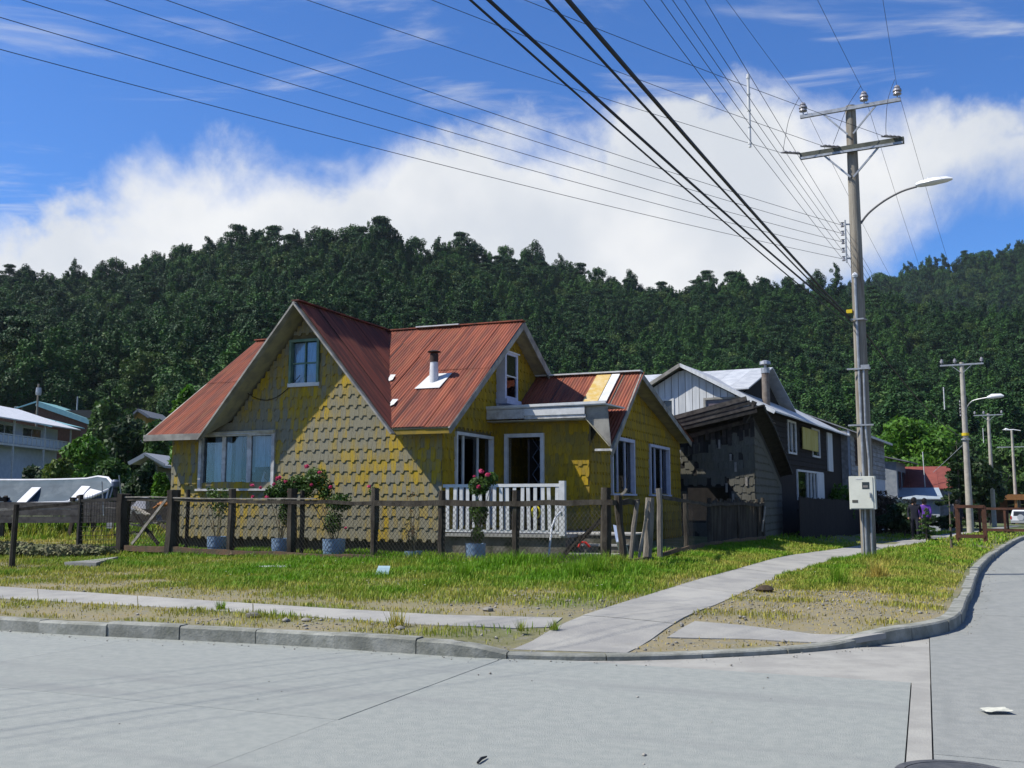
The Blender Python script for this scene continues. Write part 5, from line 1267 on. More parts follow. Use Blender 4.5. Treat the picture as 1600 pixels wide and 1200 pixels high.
# stove pipe
FP = bpy.data.objects.new('flue', None); COL.objects.link(FP); FP.parent = DH
MB().tube([(-.45,1.9,5.0),(-.45,1.9,6.55)], .15, 12).build('pipe', mat('rusty_brown_flue', (.13,.10,.08), (.22,.19,.16), 3, rough=.7), FP, True); MB().lathe([(.17,0),(.17,.2)], (-.45,1.9,6.5), 12).build('cowl', M_STEEL, FP); MB().tube([(-.45,1.9,6.7),(-.45,1.9,6.85)], .05, 8).build('stem', M_STEEL, FP); MB().lathe([(.22,0),(.2,.12),(.05,.16)], (-.45,1.9,6.84), 12).build('cap', M_STEEL, FP)
# black board fence on the street side
BF = thing('board_fence', 'tall black upright board fence in front of the street house', 'fence', H1, -SB)
y = .3; rg = random.Random(8)
while y < 19.5:
    g = gzl(1.0, y); t = 1.78+rg.uniform(-.03,.03)-.012*y
    MB().box(.98,1.0,y,y+.17,g,t).build('fence_board', M_TAR, BF); y += .18
for z in (.45,1.3): MB().beam((.95,.3,z),(.95,19.5,z-.2),.05,.08).build('rail', M_TAR, BF)
# grey clapboard house next along
GH = thing('clapboard_house', 'grey clapboard house with blue doors next to the dark wall', 'house', H1, -SB)
M_CLAP = mat('grey_clapboard', (.3,.31,.32), (.2,.2,.2), 4, (1,.3,1), rough=.9, rand=.15, c3=(.34,.26,.16), s3=1.2, lo3=.58, hi3=.8)
M_PALE = mat('pale_blue_wall', (.5,.55,.62), (.42,.47,.54), 4, rough=.8); M_BLUED = mat('deep_blue_door', (.03,.06,.2), rough=.5)
y0, y1 = 15.1, 27.0
MB().holed([(y0,-.2),(y1,-.2),(y1,5.15),(y0,5.15)], [rect(16.4,18,3.5,4.75), rect(20.2,22.0,3.5,4.75)], lambda a, z, d: (.4-d, a, z), .1).build('wall', M_PALE, GH)
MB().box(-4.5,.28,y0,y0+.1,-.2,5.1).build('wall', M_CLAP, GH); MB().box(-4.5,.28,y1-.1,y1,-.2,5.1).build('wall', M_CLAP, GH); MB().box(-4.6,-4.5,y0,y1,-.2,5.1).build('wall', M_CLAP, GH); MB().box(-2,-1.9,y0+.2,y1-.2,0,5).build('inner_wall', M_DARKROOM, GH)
zc = 2.9
while zc < 5.0:
    for a, c in ((y0,16.3),(18.1,20.1),(22.1,y1)) if 3.4 < zc+.12 < 4.85 else ((y0,y1),):
        MB().prism([(.41,a,zc),(.45,a,zc),(.42,a,zc+.24),(.41,a,zc+.24)], (0,c-a,0)).build('board', M_CLAP, GH)
    zc += .245
to_g = lambda a, z, d: (.4-d, a, z); M_BRN = mat('brown_frame', (.1,.06,.045), rough=.8)
simple_window(GH, 16.4,18,3.5,4.75, to_g, M_BRN, (17.2,), glass=M_DG); simple_window(GH, 20.2,22,3.5,4.75, to_g, M_BRN, (21.1,), glass=M_DG)
for a, c in ((15.7,17.9),(20.6,23.0)): MB().box(.41,.46,a,c,.0,2.75).build('door', M_BLUED, GH)
gable_roof(GH, -4.9, -2.1, .85, 5.0, 6.2, 4.98, y0-.1, y1+.3, mat('slate_grey_sheet', (.12,.13,.15), (.18,.19,.2), 3, rough=.6), sheets=5)
MB().beam((.87,y0-.1,5.0),(.87,y1+.3,5.0),.03,.12).build('fascia_board', M_WB, GH)
# plain grey house farther on
g3 = O1+S3*30; PH = thing('grey_cabin', 'small grey cabin with low dark roof beyond the clapboard house', 'house', (g3.x, g3.y, gz(g3.x, g3.y)), -SB)
MB().box(-4,.7,0,4.5,-.3,4.3).build('wall', mat('blue_grey_board', (.2,.23,.27), (.27,.3,.33), 4, rough=.9), PH); gable_roof(PH, -4.4, -1.5, 1.5, 4.35, 5.0, 4.3, -.4, 4.9, MATS['slate_grey_sheet'], sheets=3)
for a in (.6, 2.6): MB().box(.71,.75,a,a+1.2,2.6,3.7).build('window', M_DG, PH)
# small house with the red roof
r0 = D(1432, 790, 62); r0.z = gz(r0.x, r0.y); CB = thing('red_roofed_cottage', 'small pale house with red roof and blue-grey lean-to by the trees', 'house', tuple(r0), -SB+.12)
k_ = 62/1555.
MB().holed([(-2.6,-.3),(1.3,-.3),(1.3,2.0),(-2.6,2.0)], [rect(-1.9,-1.2,.6,1.6)], fr3, .1).build('wall', M_PALE, CB)
MB().holed([(.1,-.3),(3.4,-.3),(3.4,2.0),(.1,2.2)], [rect(.5,1.2,.4,1.65), rect(1.9,2.7,.4,1.65)], lambda a, z, d: (1.3-d, a, z), .1).build('wall', M_PALE, CB)
MB().box(-2.6,1.2,3.3,3.4,-.3,3.2).build('wall', M_PALE, CB); MB().box(-2.7,-2.6,0,3.4,-.3,2).build('wall', M_PALE, CB)
simple_window(CB, -1.9,-1.2,.6,1.6, fr3, M_WHITE, glass=M_DG)
for a, c in ((.5,1.2),(1.9,2.7)): simple_window(CB, a, c, .4, 1.65, lambda a_, z, d: (1.3-d, a_, z), M_WHITE, glass=M_DG)
r = bpy.data.objects.new('lean_to_roof', None); COL.objects.link(r); r.parent = CB
for k in range(5): MB().prism([(-2.8+.87*k,-.35,1.95),(-1.94+.87*k,-.35,1.95),(-2.1+.87*k,1.9,2.65),(-2.96+.87*k,1.9,2.65)], (0,0,.05)).build('roof_sheet', mat('blue_grey_sheet', (.28,.34,.4), (.36,.42,.47), 3, rough=.5, rand=.06), r)
r = bpy.data.objects.new('roof', None); COL.objects.link(r); r.parent = CB; M_RED2 = mat('brick_red_sheet', (.22,.06,.045), (.17,.045,.035), 3, rough=.8, rand=.08)
for k in range(6): MB().prism([(-2.9+.86*k,2.0,2.6),(-2.05+.86*k,2.0,2.6),(-2.05+.86*k,5.2,4.1),(-2.9+.86*k,5.2,4.1)], (0,0,.05)).build('roof_sheet', M_RED2, r)
for k in range(6): MB().prism([(-2.9+.86*k,8.4,2.6),(-2.05+.86*k,8.4,2.6),(-2.05+.86*k,5.2,4.1),(-2.9+.86*k,5.2,4.1)], (0,0,.05)).build('roof_sheet', M_RED2, r)
MB().prism([(2.2,2.2,-.3),(2.2,8.2,-.3),(2.2,8.2,2.6),(2.2,5.2,4.0),(2.2,2.2,2.6)], (-5,0,0)).build('wall', M_CLAP, CB)
MB().tube([(.6,2.2,2.6),(.55,2.2,5.0)], .03, 6).build('mast', M_WHITE, CB)
# carport and parked car
c0 = D(1590, 822, 100); c0.z = float(road_z(c0.x, c0.y))
CPT = thing('carport', 'orange-brown timber carport behind the white car', 'carport', (c0.x+1.2, c0.y+9, c0.z), -SB+.3); M_OR = mat('orange_stain_wood', (.36,.16,.05), (.28,.12,.04), 4, rough=.7)
MB().box(-3.2,5.4,0,4,2.75,3.35).build('roof', M_OR, CPT)
for x in (-2.9,3.1): MB().box(x-.12,x+.12,.1,.35,-.3,2.75).build('post', M_OR, CPT)
MB().box(-3,3.2,3.6,3.8,-.3,2.75).build('wall', mat('brown_board', (.16,.08,.04), (.1,.05,.03), 4), CPT)
CAR = thing('parked_suv', 'white four-wheel-drive car seen from behind at the far right edge', 'car', (c0.x+.35, c0.y, c0.z), -math.radians(30))
M_CARW = mat('white_car_paint', (.72,.73,.74), rough=.25, spec=.6); M_TYRE = mat('tyre_rubber', (.02,.02,.02), rough=.9); M_RLAMP = mat('red_lamp_lens', (.45,.02,.02), rough=.2)
sec = [(0,.45,.9,1.05,.86,1.08,.72),(.12,.42,.92,1.1,.9,1.68,.72),(.5,.4,.93,1.1,.9,1.76,.7),(2.4,.4,.93,1.1,.9,1.74,.7),(3.1,.4,.93,1.08,.9,1.12,.78),(4.3,.42,.9,1.0,.86,1.02,.75),(4.6,.45,.86,.85,.8,.88,.7)]
vs = []
for y, zb_, wb, zm, wm, zt, wt_ in sec: vs += [(-wb,y,zb_),(-wm,y,zm),(-wt_,y,zt),(wt_,y,zt),(wm,y,zm),(wb,y,zb_)]
b = MB().add(vs, [(6*i+k, 6*i+(k+1) % 6, 6*i+6+(k+1) % 6, 6*i+6+k) for i in range(len(sec)-1) for k in range(6)]+[tuple(range(6)), tuple(6*len(sec)-6+k for k in range(6))[::-1]])
body = b.build('body', M_CARW, CAR); bv = body.modifiers.new('b', 'BEVEL'); bv.width = .06; bv.segments = 3
MB().prism([(-.64,.03,1.14),(.64,.03,1.14),(.6,.1,1.6),(-.6,.1,1.6)], (0,-.03,0)).build('rear_window', M_DG, CAR)
for s in (-1, 1):
    MB().prism([(s*.93,.5,1.14),(s*.93,2.9,1.14),(s*.74,2.4,1.66),(s*.74,.5,1.66)], (s*.01,0,0)).build('side_window', M_DG, CAR); MB().box(s*.86-.06,s*.86+.06,-.03,.1,.8,1.12).build('tail_lamp', M_RLAMP, CAR)
    for y in (.9, 3.6):
        w = bpy.data.objects.new('wheel', None); COL.objects.link(w); w.parent = CAR; w.location = (s*.82, y, .36)
        MB().tube([(-.11,0,0),(.11,0,0)], .36, 20).build('tyre', M_TYRE, w, True); MB().tube([(-.12,0,0),(.12,0,0)], .2, 14).build('rim', M_STEEL, w)
MB().box(-.9,.9,-.12,.05,.45,.7).build('bumper', mat('grey_bumper', (.3,.31,.32), rough=.5), CAR); MB().box(-.26,.26,-.035,-.0,.85,.98).build('number_plate', M_WHITE, CAR)
MB().tube([(0,-.14,1.0),(0,.02,1.0)], .3, 18).build('spare_wheel_cover', mat('grey_cover', (.4,.42,.45), rough=.4), CAR, True)
# timber guards round the saplings
M_RB = mat('red_brown_timber', (.10,.042,.026), (.06,.03,.02), 5, rough=.9)
def guard(px, py, Y, label, n=3, w=1.5, ang=0.):
    q = at_ground(px, py); t = thing('tree_guard', label, 'tree guard', tuple(q), -SB+ang, 'red-brown timber guards on the verge')
    for i in range(n): 
        MB().box(w*i-.06,w*i+.06,-.05,.05,-.1,1.4).build('post', M_RB, t)
        MB().box(w*i-.05,w*i+.05,w*.8,w*.8+.1,-.1,1.4).build('post', M_RB, t)
    for z in (.12,1.32):
        MB().box(0,w*(n-1),-.075,-.05,z,z+.12).build('rail', M_RB, t); MB().box(0,w*(n-1),w*.8-.03,w*.8,z,z+.12).build('rail', M_RB, t); MB().box(-.085,-.06,0,w*.85,z,z+.12).build('rail', M_RB, t)
    return t
guard(1497, 845, 0, 'red-brown timber tree guard at the foot of the second pole', 2, 1.0)
guard(1532, 833, 0, 'longer red-brown timber guard toward the parked car', 4, 1.3, -.1)
# people on the sidewalk
def person(px, py, label, top, legs, hair, pose=1., face=0., seed=0):
    q = at_ground(px, py); t = thing('person', label, 'person', tuple(q), face)
    J = {'pel':(0,0,.95),'sp':(0,0,1.15),'ch':(0,.01,1.34),'nk':(0,.01,1.47),'hd':(0,.0,1.6),'ht':(0,.0,1.70),
         'sl':(-.19,0,1.4),'el':(-.25,.05*pose,1.13),'wl':(-.22,-.12*pose,.93),'hl':(-.21,-.16*pose,.85),'sr':(.19,0,1.4),'er':(.25,.04*pose,1.13),'wr':(.23,-.1*pose,.92),'hr':(.22,-.13*pose,.84),
         'tl':(-.1,0,.9),'kl':(-.11,-.16*pose,.5),'al':(-.11,.02-.12*pose,.09),'fl':(-.12,-.16-.12*pose,.04),'tr':(.1,0,.9),'kr':(.11,.04*pose,.5),'ar':(.11,.26*pose,.12),'fr':(.12,.12*pose,.05)}
    Rr = dict(pel=.15,sp=.14,ch=.165,nk=.06,hd=.095,ht=.085,sl=.075,el=.05,wl=.04,hl=.045,sr=.075,er=.05,wr=.04,hr=.045,tl=.095,kl=.065,al=.045,fl=.04,tr=.095,kr=.065,ar=.045,fr=.04)
    E_ = [('pel','sp'),('sp','ch'),('ch','nk'),('nk','hd'),('hd','ht'),('ch','sl'),('sl','el'),('el','wl'),('wl','hl'),('ch','sr'),('sr','er'),('er','wr'),('wr','hr'),('pel','tl'),('tl','kl'),('kl','al'),('al','fl'),('pel','tr'),('tr','kr'),('kr','ar'),('ar','fr')]
    ks = list(J); me = bpy.data.meshes.new('body'); me.from_pydata([J[k] for k in ks], [(ks.index(a), ks.index(c)) for a, c in E_], [])
    o = link('body', me, t); sk = o.modifiers.new('skin', 'SKIN')
    for k, sv in zip(ks, me.skin_vertices[0].data): sv.radius = (Rr[k]*(1.0 if k not in ('pel','sp','ch') else 1.1), Rr[k]*(.7 if k in ('pel','sp','ch') else 1)); sv.use_root = (k == 'pel')
    ss = o.modifiers.new('sub', 'SUBSURF'); ss.levels = ss.render_levels = 2
    dg = bpy.context.evaluated_depsgraph_get(); ev = bpy.data.meshes.new_from_object(o.evaluated_get(dg)); o.modifiers.clear(); o.data = ev
    ev.materials.clear()
    for m in (mat('skin_tone', (.34,.19,.12), rough=.6), top, legs, mat('dark_shoe', (.02,.02,.02))): ev.materials.append(m)
    for p in ev.polygons:
        c = p.center; hand = c.z < .93 and abs(c.x) > .17
        p.material_index = 0 if c.z > 1.47 or hand else 3 if c.z < .1 else 2 if c.z < .93 else 1; p.use_smooth = True
    MB().lathe([(.02,-.13),(.1,-.1),(.118,0),(.1,.08),(.03,.13)], (0,.03,1.64), 14).build('hair', hair, t, True)
    return t
M_PUR = mat('purple_cloth', (.12,.04,.32), (.17,.07,.4), 8, rough=.9); M_NAVY = mat('dark_navy_cloth', (.012,.014,.025), rough=.9); M_BLKH = mat('black_hair', (.01,.009,.008), rough=.5)
person(1447, 842, 'person in a purple top and dark trousers walking on the sidewalk', M_PUR, M_NAVY, M_BLKH, 1., math.pi-SB+.2)
person(1431, 844, 'person in dark clothes walking beside the one in purple', M_NAVY, M_NAVY, M_BLKH, -.8, math.pi-SB)
person(1499, 838, 'person in dark clothes standing left of the second pole', M_NAVY, M_NAVY, M_BLKH, .3, .3)
# ================================================================== LEFT BACKGROUND: HOUSES, BOAT, YARD
def base_at(px, py, Y): q = D(px, py, Y); q.z = gz(q.x, q.y); return q
M_OFFW = mat('pale_blue_render', (.5,.56,.64), (.42,.48,.57), 2, rough=.85); M_WROOF = mat('white_roof_sheet', (.72,.73,.74), (.6,.62,.63), 2, rough=.5, rand=.04)
# white house with balcony: its long side runs away from us
e1_, e2_ = D(-40,645,88), D(112,673,112); X = e2_.x; EZL = e2_.z+.1; zg = gz(X, 100)
WHL = thing('balcony_house', 'white two-storey house with a balcony at the left edge', 'house', (X-1.6, 84, zg), 0)
E0 = EZL-zg; fl2 = D(112,704,112).z-zg
sdl = lambda a, z, d: (0-d, a, z)
MB().holed([(0,-1.5),(28,-1.5),(28,E0),(0,E0)], [rect(9,12.5,fl2+.75,E0-.35), rect(14.5,18,fl2+.75,E0-.35), rect(20,24,fl2+.75,E0-.35), rect(3,6,fl2+.75,E0-.35)], sdl, .15).build('wall', M_OFFW, WHL)
MB().box(-10,0,-.1,0,-1.5,E0).build('wall', M_OFFW, WHL); MB().box(-10,0,28,28.1,-1.5,E0).build('wall', M_OFFW, WHL); MB().box(-10.1,-10,0,28,-1.5,E0).build('wall', M_OFFW, WHL); MB().box(-3,-2.9,.2,27.8,0,E0).build('inner_wall', M_DARKROOM, WHL)
for a, c in ((9,12.5),(14.5,18),(20,24),(3,6)): simple_window(WHL, a, c, fl2+.75, E0-.35, sdl, M_WHITE, ((a+c)/2,), glass=M_DG)
MB().box(0,1.7,8,28,fl2-.2,fl2).build('balcony_floor', M_WHITE, WHL)
BR = bpy.data.objects.new('balcony_railing', None); COL.objects.link(BR); BR.parent = WHL
MB().box(1.55,1.63,8,28,fl2+.85,fl2+.95).build('handrail', M_WHITE, BR); MB().box(1.55,1.6,8,28,fl2+.08,fl2+.8).build('panel', M_OFFW, BR)
for k in range(21): MB().box(1.6,1.66,8+k*.98,8.12+k*.98,fl2,fl2+.9).build('baluster', M_WHITE, BR)
for y in (8.1,15,21.5,27.8): MB().box(1.5,1.65,y,y+.15,-1.5,E0).build('post', M_WHITE, WHL)
MB().prism([(2.2,-1,E0-.05),(2.2,29,E0-.05),(-5,29,E0+2.3),(-5,-1,E0+2.3)], (0,0,.12)).build('roof', M_WROOF, WHL); MB().prism([(-12,-1,E0-.05),(-12,29,E0-.05),(-5,29,E0+2.3),(-5,-1,E0+2.3)], (0,0,.12)).build('roof', M_WROOF, WHL)
MB().prism([(3.8,-14,E0-1.6),(3.8,7,E0-1.6),(-1,7,E0-.2),(-1,-14,E0-.2)], (0,0,.1)).build('porch_roof', M_WROOF, WHL)
# brick houses with turquoise roofs
M_BRICK = mat('brown_brick', (.15,.075,.05), (.2,.10,.07), 3, rough=.95); M_TURQ = mat('turquoise_sheet', (.20,.42,.46), (.26,.48,.5), 2, rough=.5, rand=.05)
def front_gable(px0, y0, pxp, yp, px1, y1, Y, depth, label, wall_m, roof_m, wins, drop=60, name='brick_house', th=.5):
    a, p, c = D(px0,y0,Y), D(pxp,yp,Y), D(px1,y1,Y); g = min(gz(a.x,Y), gz(c.x,Y)); t = thing(name, label, 'house', (p.x, Y, g), 0)
    f = lambda q: (q.x-p.x, q.z-g); A_, P_, C_ = f(a), f(p), f(c)
    hl = [rect(f(D(x0,0,Y))[0], f(D(x1,0,Y))[0], f(D(x0,yb,Y))[1], f(D(x0,yt,Y))[1]) for x0, x1, yt, yb in wins]
    MB().holed([(A_[0]+.4,-2),(C_[0]-.6,-2),(C_[0]-.6,C_[1]),(P_[0],P_[1]-.3),(A_[0]+.4,A_[1]-.1)], hl, fr3, .2).build('wall', wall_m, t)
    MB().box(C_[0]-.8,C_[0]-.6,.2,depth,-2,C_[1]-.1).build('wall', wall_m, t); MB().box(A_[0]+.4,C_[0]-.6,1.5,1.6,-1,P_[1]-1.2).build('inner_wall', M_DARKROOM, t)
    for h in hl: simple_window(t, h[0][0], h[1][0], h[0][1], h[2][1], fr3, M_WHITEW, glass=M_DG)
    r = bpy.data.objects.new('roof', None); COL.objects.link(r); r.parent = t; n = 4
    for k in range(n):
        y_0, y_1 = -.6+(depth+.6)*k/n, -.6+(depth+.6)*(k+1)/n-.02
        MB().prism([(P_[0],y_0,P_[1]),(C_[0],y_0,C_[1]),(C_[0],y_1,C_[1]+.0),(P_[0],y_1,P_[1])], (0,0,-.12)).build('roof_sheet', roof_m, r); MB().prism([(P_[0],y_0,P_[1]),(A_[0],y_0,A_[1]),(A_[0],y_1,A_[1]),(P_[0],y_1,P_[1])], (0,0,-.12)).build('roof_sheet', roof_m, r)
    MB().beam((P_[0],-.62,P_[1]-th/2),(C_[0],-.62,C_[1]-th/2+.1),.06,th).build('barge_board', roof_m, t); MB().beam((P_[0],-.62,P_[1]-.15),(A_[0],-.62,A_[1]-.1),.06,.2).build('barge_board', roof_m, t)
    return t
bh = front_gable(26,638,60,627,160,663,150,12,'brown brick house with long turquoise roof below the forest', M_BRICK, M_TURQ, ((40,50,637,646),(61,71,636,646)), th=.75)
MB().tube([(4.6,3,6),(4.6,3,8.9)], .12, 8).build('flue', M_STEEL, bh); 
front_gable(-20,652,12,642,86,661,128,9,'lower brown house with turquoise roof behind the balcony house', M_BRICK, M_TURQ, (), th=.7)
front_gable(205,652,218,639,236,652,120,8,'small ochre gabled house left of the red roof', mat('ochre_board', (.4,.24,.06), rough=.9), mat('grey_sheet', (.2,.21,.22), rough=.6), (), th=.3, name='ochre_house')
front_gable(225,690,250,672,285,690,60,6,'low orange-walled shed glimpsed left of the yellow house', mat('orange_board', (.4,.16,.07), rough=.9), M_WROOF, (), name='low_shed', th=.15)
front_gable(208,722,232,708,264,728,52,6,'low white-roofed shed among the shrubs', mat('dim_grey_board', (.16,.16,.16), rough=.9), mat('dull_zinc', (.36,.37,.38), rough=.6), (), name='low_shed', th=.12)
pl_ = base_at(57,660,118); PL_ = thing('small_pole', 'thin dark utility pole beside the turquoise roofs', 'utility pole', tuple(pl_)); MB().tube([(0,0,-.5),(0,0,D(57,600,118).z-pl_.z)], [.16,.11], 8).build('shaft', M_POLE, PL_); MB().lathe([(.3,0),(.34,.3),(.3,.9)], (.2,-.3,D(57,618,118).z-pl_.z), 10).build('transformer', M_STEEL, PL_)
# boat on trestles
bo = D(84, 783, 30); zk = gz(bo.x, 30)
BT = thing('open_boat', 'pale blue open wooden boat with white gunwale resting on trestles', 'boat', (D(168,760,30).x, 30, zk), 0)
L_ = 7.6; ns = 22; half = []; M_HULL = mat('pale_blue_boat_paint', (.055,.09,.12), (.04,.07,.095), 3, rough=.7, c3=(.09,.125,.15), s3=2); M_GUN = mat('white_gunwale', (.78,.79,.8), (.66,.67,.68), 5, rough=.5)
roll = math.radians(27); zc_ = D(84,772,30).z-zk
def hull(t, s):
    # t along 0 (rounded stern at right) .. 1 (bow), s -1..1 across
    x = -L_*t; wdt = .8*min(1, (t/.07)**.5 if t < .07 else 1)*(1-max(0, (t-.45)/.55)**2.2*.97); sheer = .28*(t-.42)**2*2.2+.06*(t < .1)
    a = s*math.pi/2; y = wdt*math.sin(a); z = .55+sheer-.62*math.cos(a)**.75*(1-.35*max(0,(t-.6)/.4)) if abs(s) < 1 else .55+sheer
    return x, y*math.cos(roll)+z*math.sin(roll), zc_-.42-y*-math.sin(roll)*1.0+z*math.cos(roll)
vs = []; m_ = 13
for i in range(ns+1):
    for j in range(m_): vs.append(hull(.004+.99*i/ns, -1+2*j/(m_-1)))
fs = [(i*m_+j, i*m_+j+1, (i+1)*m_+j+1, (i+1)*m_+j) for i in range(ns) for j in range(m_-1)]+[tuple(range(m_))]
o = MB().add(vs, fs).build('hull', M_HULL, BT, True); so = o.modifiers.new('t', 'SOLIDIFY'); so.thickness = .03
for s in (-1, 1): MB().tube([hull(.004+.99*i/ns, s) for i in range(ns+1)], .045, 6).build('gunwale', M_GUN, BT, True)
MB().tube([hull(.004, -1+2*j/12) for j in range(13)], .03, 6).build('transom_rim', M_GUN, BT)
for t in (.13, .33, .55): MB().beam(hull(t, -.82), hull(t, .82), .28, .04, (0,-.4,1)).build('thwart', M_GUN, BT)
q = [hull(.03, -.7), hull(.13, -.75), hull(.13, .75), hull(.03, .6)]; MB().prism(q, (0,0,.03)).build('stern_seat', M_GUN, BT)
for x in (-.8,-3.2,-5.8):
    b = MB(); b.beam((x,-.7,-.1),(x,-.1,1.2),.1,.1); b.beam((x,.9,-.1),(x,.3,1.2),.1,.1); b.beam((x,-.6,1.1),(x,.8,1.1),.1,.12); b.build('trestle', M_FENCE, BT)
OM = thing('outboard_motor', 'small grey outboard motor mounted behind the boat stern', 'motor', (D(176,755,30).x, 30.2, zk), 0)
zo = D(176,745,30).z-zk; MB().lathe([(.07,-.12),(.11,-.08),(.12,.06),(.07,.12)], (0,0,zo-.2), 12).build('cowling', mat('grey_blue_cowl', (.12,.15,.22), rough=.5), OM, True); MB().beam((0,0,zo-.3),(.1,0,zo-1.2),.1,.12).build('leg', M_CABLE, OM); MB().beam((.1,0,zo+.05),(.28,.1,zo-1.4),.03,.03).build('tiller', M_STEEL, OM)
# low board wall under the boat
LW = thing('low_board_wall', 'low dark horizontal board wall behind the grassy yard under the boat', 'wall', (0, 0, 0))
for k in range(6):
    xa, xb = -25+2.6*k, -25+2.6*(k+1)-.02
    if xb > -9.3: xb = -9.3
    for z in (1.0,1.2,1.4): MB().box(xa,xb,28.6,28.64,z+.004,z+.19+.01*(k%2)).build('board', mat('grey_brown_board', (.10,.085,.075), (.16,.14,.12), 5, rough=1, rand=.2), LW)
    MB().box(xa,xa+.1,28.64,28.74,.3,1.6).build('post', M_FENCE, LW)
# heaps and lumber in the yard
def junk(name, label, cat, px, py, Y, parts, m):
    q = base_at(px, py, Y); t = thing(name, label, cat, tuple(q)); rg = random.Random(px)
    for nm, n, s, mm in parts:
        for k in range(n):
            a = Vector((rg.uniform(-1,1)*s*.7, rg.uniform(-.4,.4), rg.uniform(.1,.9))); d = Vector((rg.uniform(-1,1), rg.uniform(-.4,.4), rg.uniform(-.25,.35)))*s
            MB().beam(a, a+d, .14, .035).build(nm, mm, t)
    return t
junk('lumber_pile', 'pile of loose planks left of the yellow house', 'planks', 232, 790, 28, (('plank',7,.9,M_FENCEL),('plank',6,.9,M_FENCE)), None)
q = base_at(222, 790, 28); t = thing('scrap_heap', 'white and rust-coloured scrap piled beside the boat stern', 'scrap', (q.x, q.y, q.z+.85))
MB().prism([(-.35,0,0),(.1,0,-.02),(.05,.1,.3),(-.1,.1,.32)], (0,.3,0)).build('hood', mat('grey_scrap', (.4,.4,.43), rough=.5), t); MB().box(-.5,.0,-.1,.2,-.15,.0).build('crate', M_WHITEW, t); MB().lathe([(.05,0),(.2,.06),(.1,.14)], (.6,.0,.05), 10).build('basin', mat('rust_orange', (.4,.16,.04), (.25,.1,.03), 6), t, True); MB().tube([(.3,0,0),(.7,.1,.25),(1.0,.1,.3)], .03, 5).build('stick', MATS['rust_orange'], t)
MB().tube([(-1.1,.1,-.2),(-1.2,.1,.75)], .02, 5).build('rod', M_STEEL, t); MB().box(-.95,-.8,-.05,.1,-.55,-.4).build('tin', M_WHITEW, t)
HAY = thing('hay_heap', 'low heap of cut dry grass in the left yard', 'heap', tuple(at_ground(70, 862)))
v, f = leaf_cloud(15000, [(0,0,.0,1.6,.6,.16),(-1.0,.3,.0,.9,.5,.22),(.8,.1,.0,.7,.4,.14)], .05, np.random.default_rng(4), shell=.3)
link('straw', np_mesh('straw', v, f, mat('dry_straw', (.2,.185,.105), (.13,.15,.06), 2, rough=.95, rand=.3, coord='World')), HAY)
# litter
def lit(px, py, label, name, cat, fn): 
    q = at_ground(px, py) if py < 1000 else G(px, py, .003); t = thing(name, label, cat, tuple(q)); fn(t); return t
def crumple(t, m, s, n=5, seed=1):
    rg = random.Random(seed); b = MB(); vs = []; 
    for i in range(n+1):
        for j in range(n+1): vs.append(((i/n-.5)*s*1.6, (j/n-.5)*s, .02+rg.uniform(0,.3)*s*.35))
    b.add(vs, [(i*(n+1)+j, i*(n+1)+j+1, (i+1)*(n+1)+j+1, (i+1)*(n+1)+j) for i in range(n) for j in range(n)]); b.build('sheet', m, t)
lit(1556, 1114, 'crumpled pale paper lying on the side street', 'paper_scrap', 'litter', lambda t: crumple(t, mat('pale_paper', (.6,.6,.5), (.5,.5,.42), 9), .13, 5, 3))
lit(426, 888, 'crumpled white plastic in the grass below the fence', 'plastic_scrap', 'litter', lambda t: crumple(t, mat('white_plastic_bag', (.6,.62,.6), (.4,.42,.4), 8), .42, 6, 4))
def carton(t): MB().prism([(-.11,0,.03),(.11,-.03,.03),(.13,.04,.14),(-.08,.07,.14)], (0,.04,.03)).build('carton', mat('pale_blue_carton', (.32,.45,.5), (.26,.38,.44), 6), t)
lit(597, 900, 'pale blue carton lying in the grass in front of the fence', 'drink_carton', 'litter', carton)
lit(1496, 873, 'orange and white litter beside the kerb of the side street', 'paper_scrap', 'litter', lambda t: crumple(t, mat('orange_paper', (.6,.2,.1), (.7,.6,.5), 20), .3, 5, 5)) if False else None
def stick(t): MB().tube([(-.02,-.05,.01),(.0,.02,.018),(.03,.09,.012)], [.008,.01,.005], 6).build('stick', M_CABLE, t)
lit(752, 1191, 'short dark stick lying on the road at the bottom edge', 'stick', 'stick', stick)
mh = G(1500, 1213, .004); MH = thing('manhole_cover', 'round iron manhole cover in the road at the bottom right', 'manhole cover', tuple(mh))
MB().lathe([(.36,-.02),(.36,.006),(.31,.006),(.31,-.002)], n=40).build('rim', mat('worn_iron', (.08,.085,.09), (.13,.13,.13), 8, rough=.6, metal=.4), MH); MB().lathe([(.305,-.02),(.305,.004)], n=40).build('lid', MATS['worn_iron'], MH)
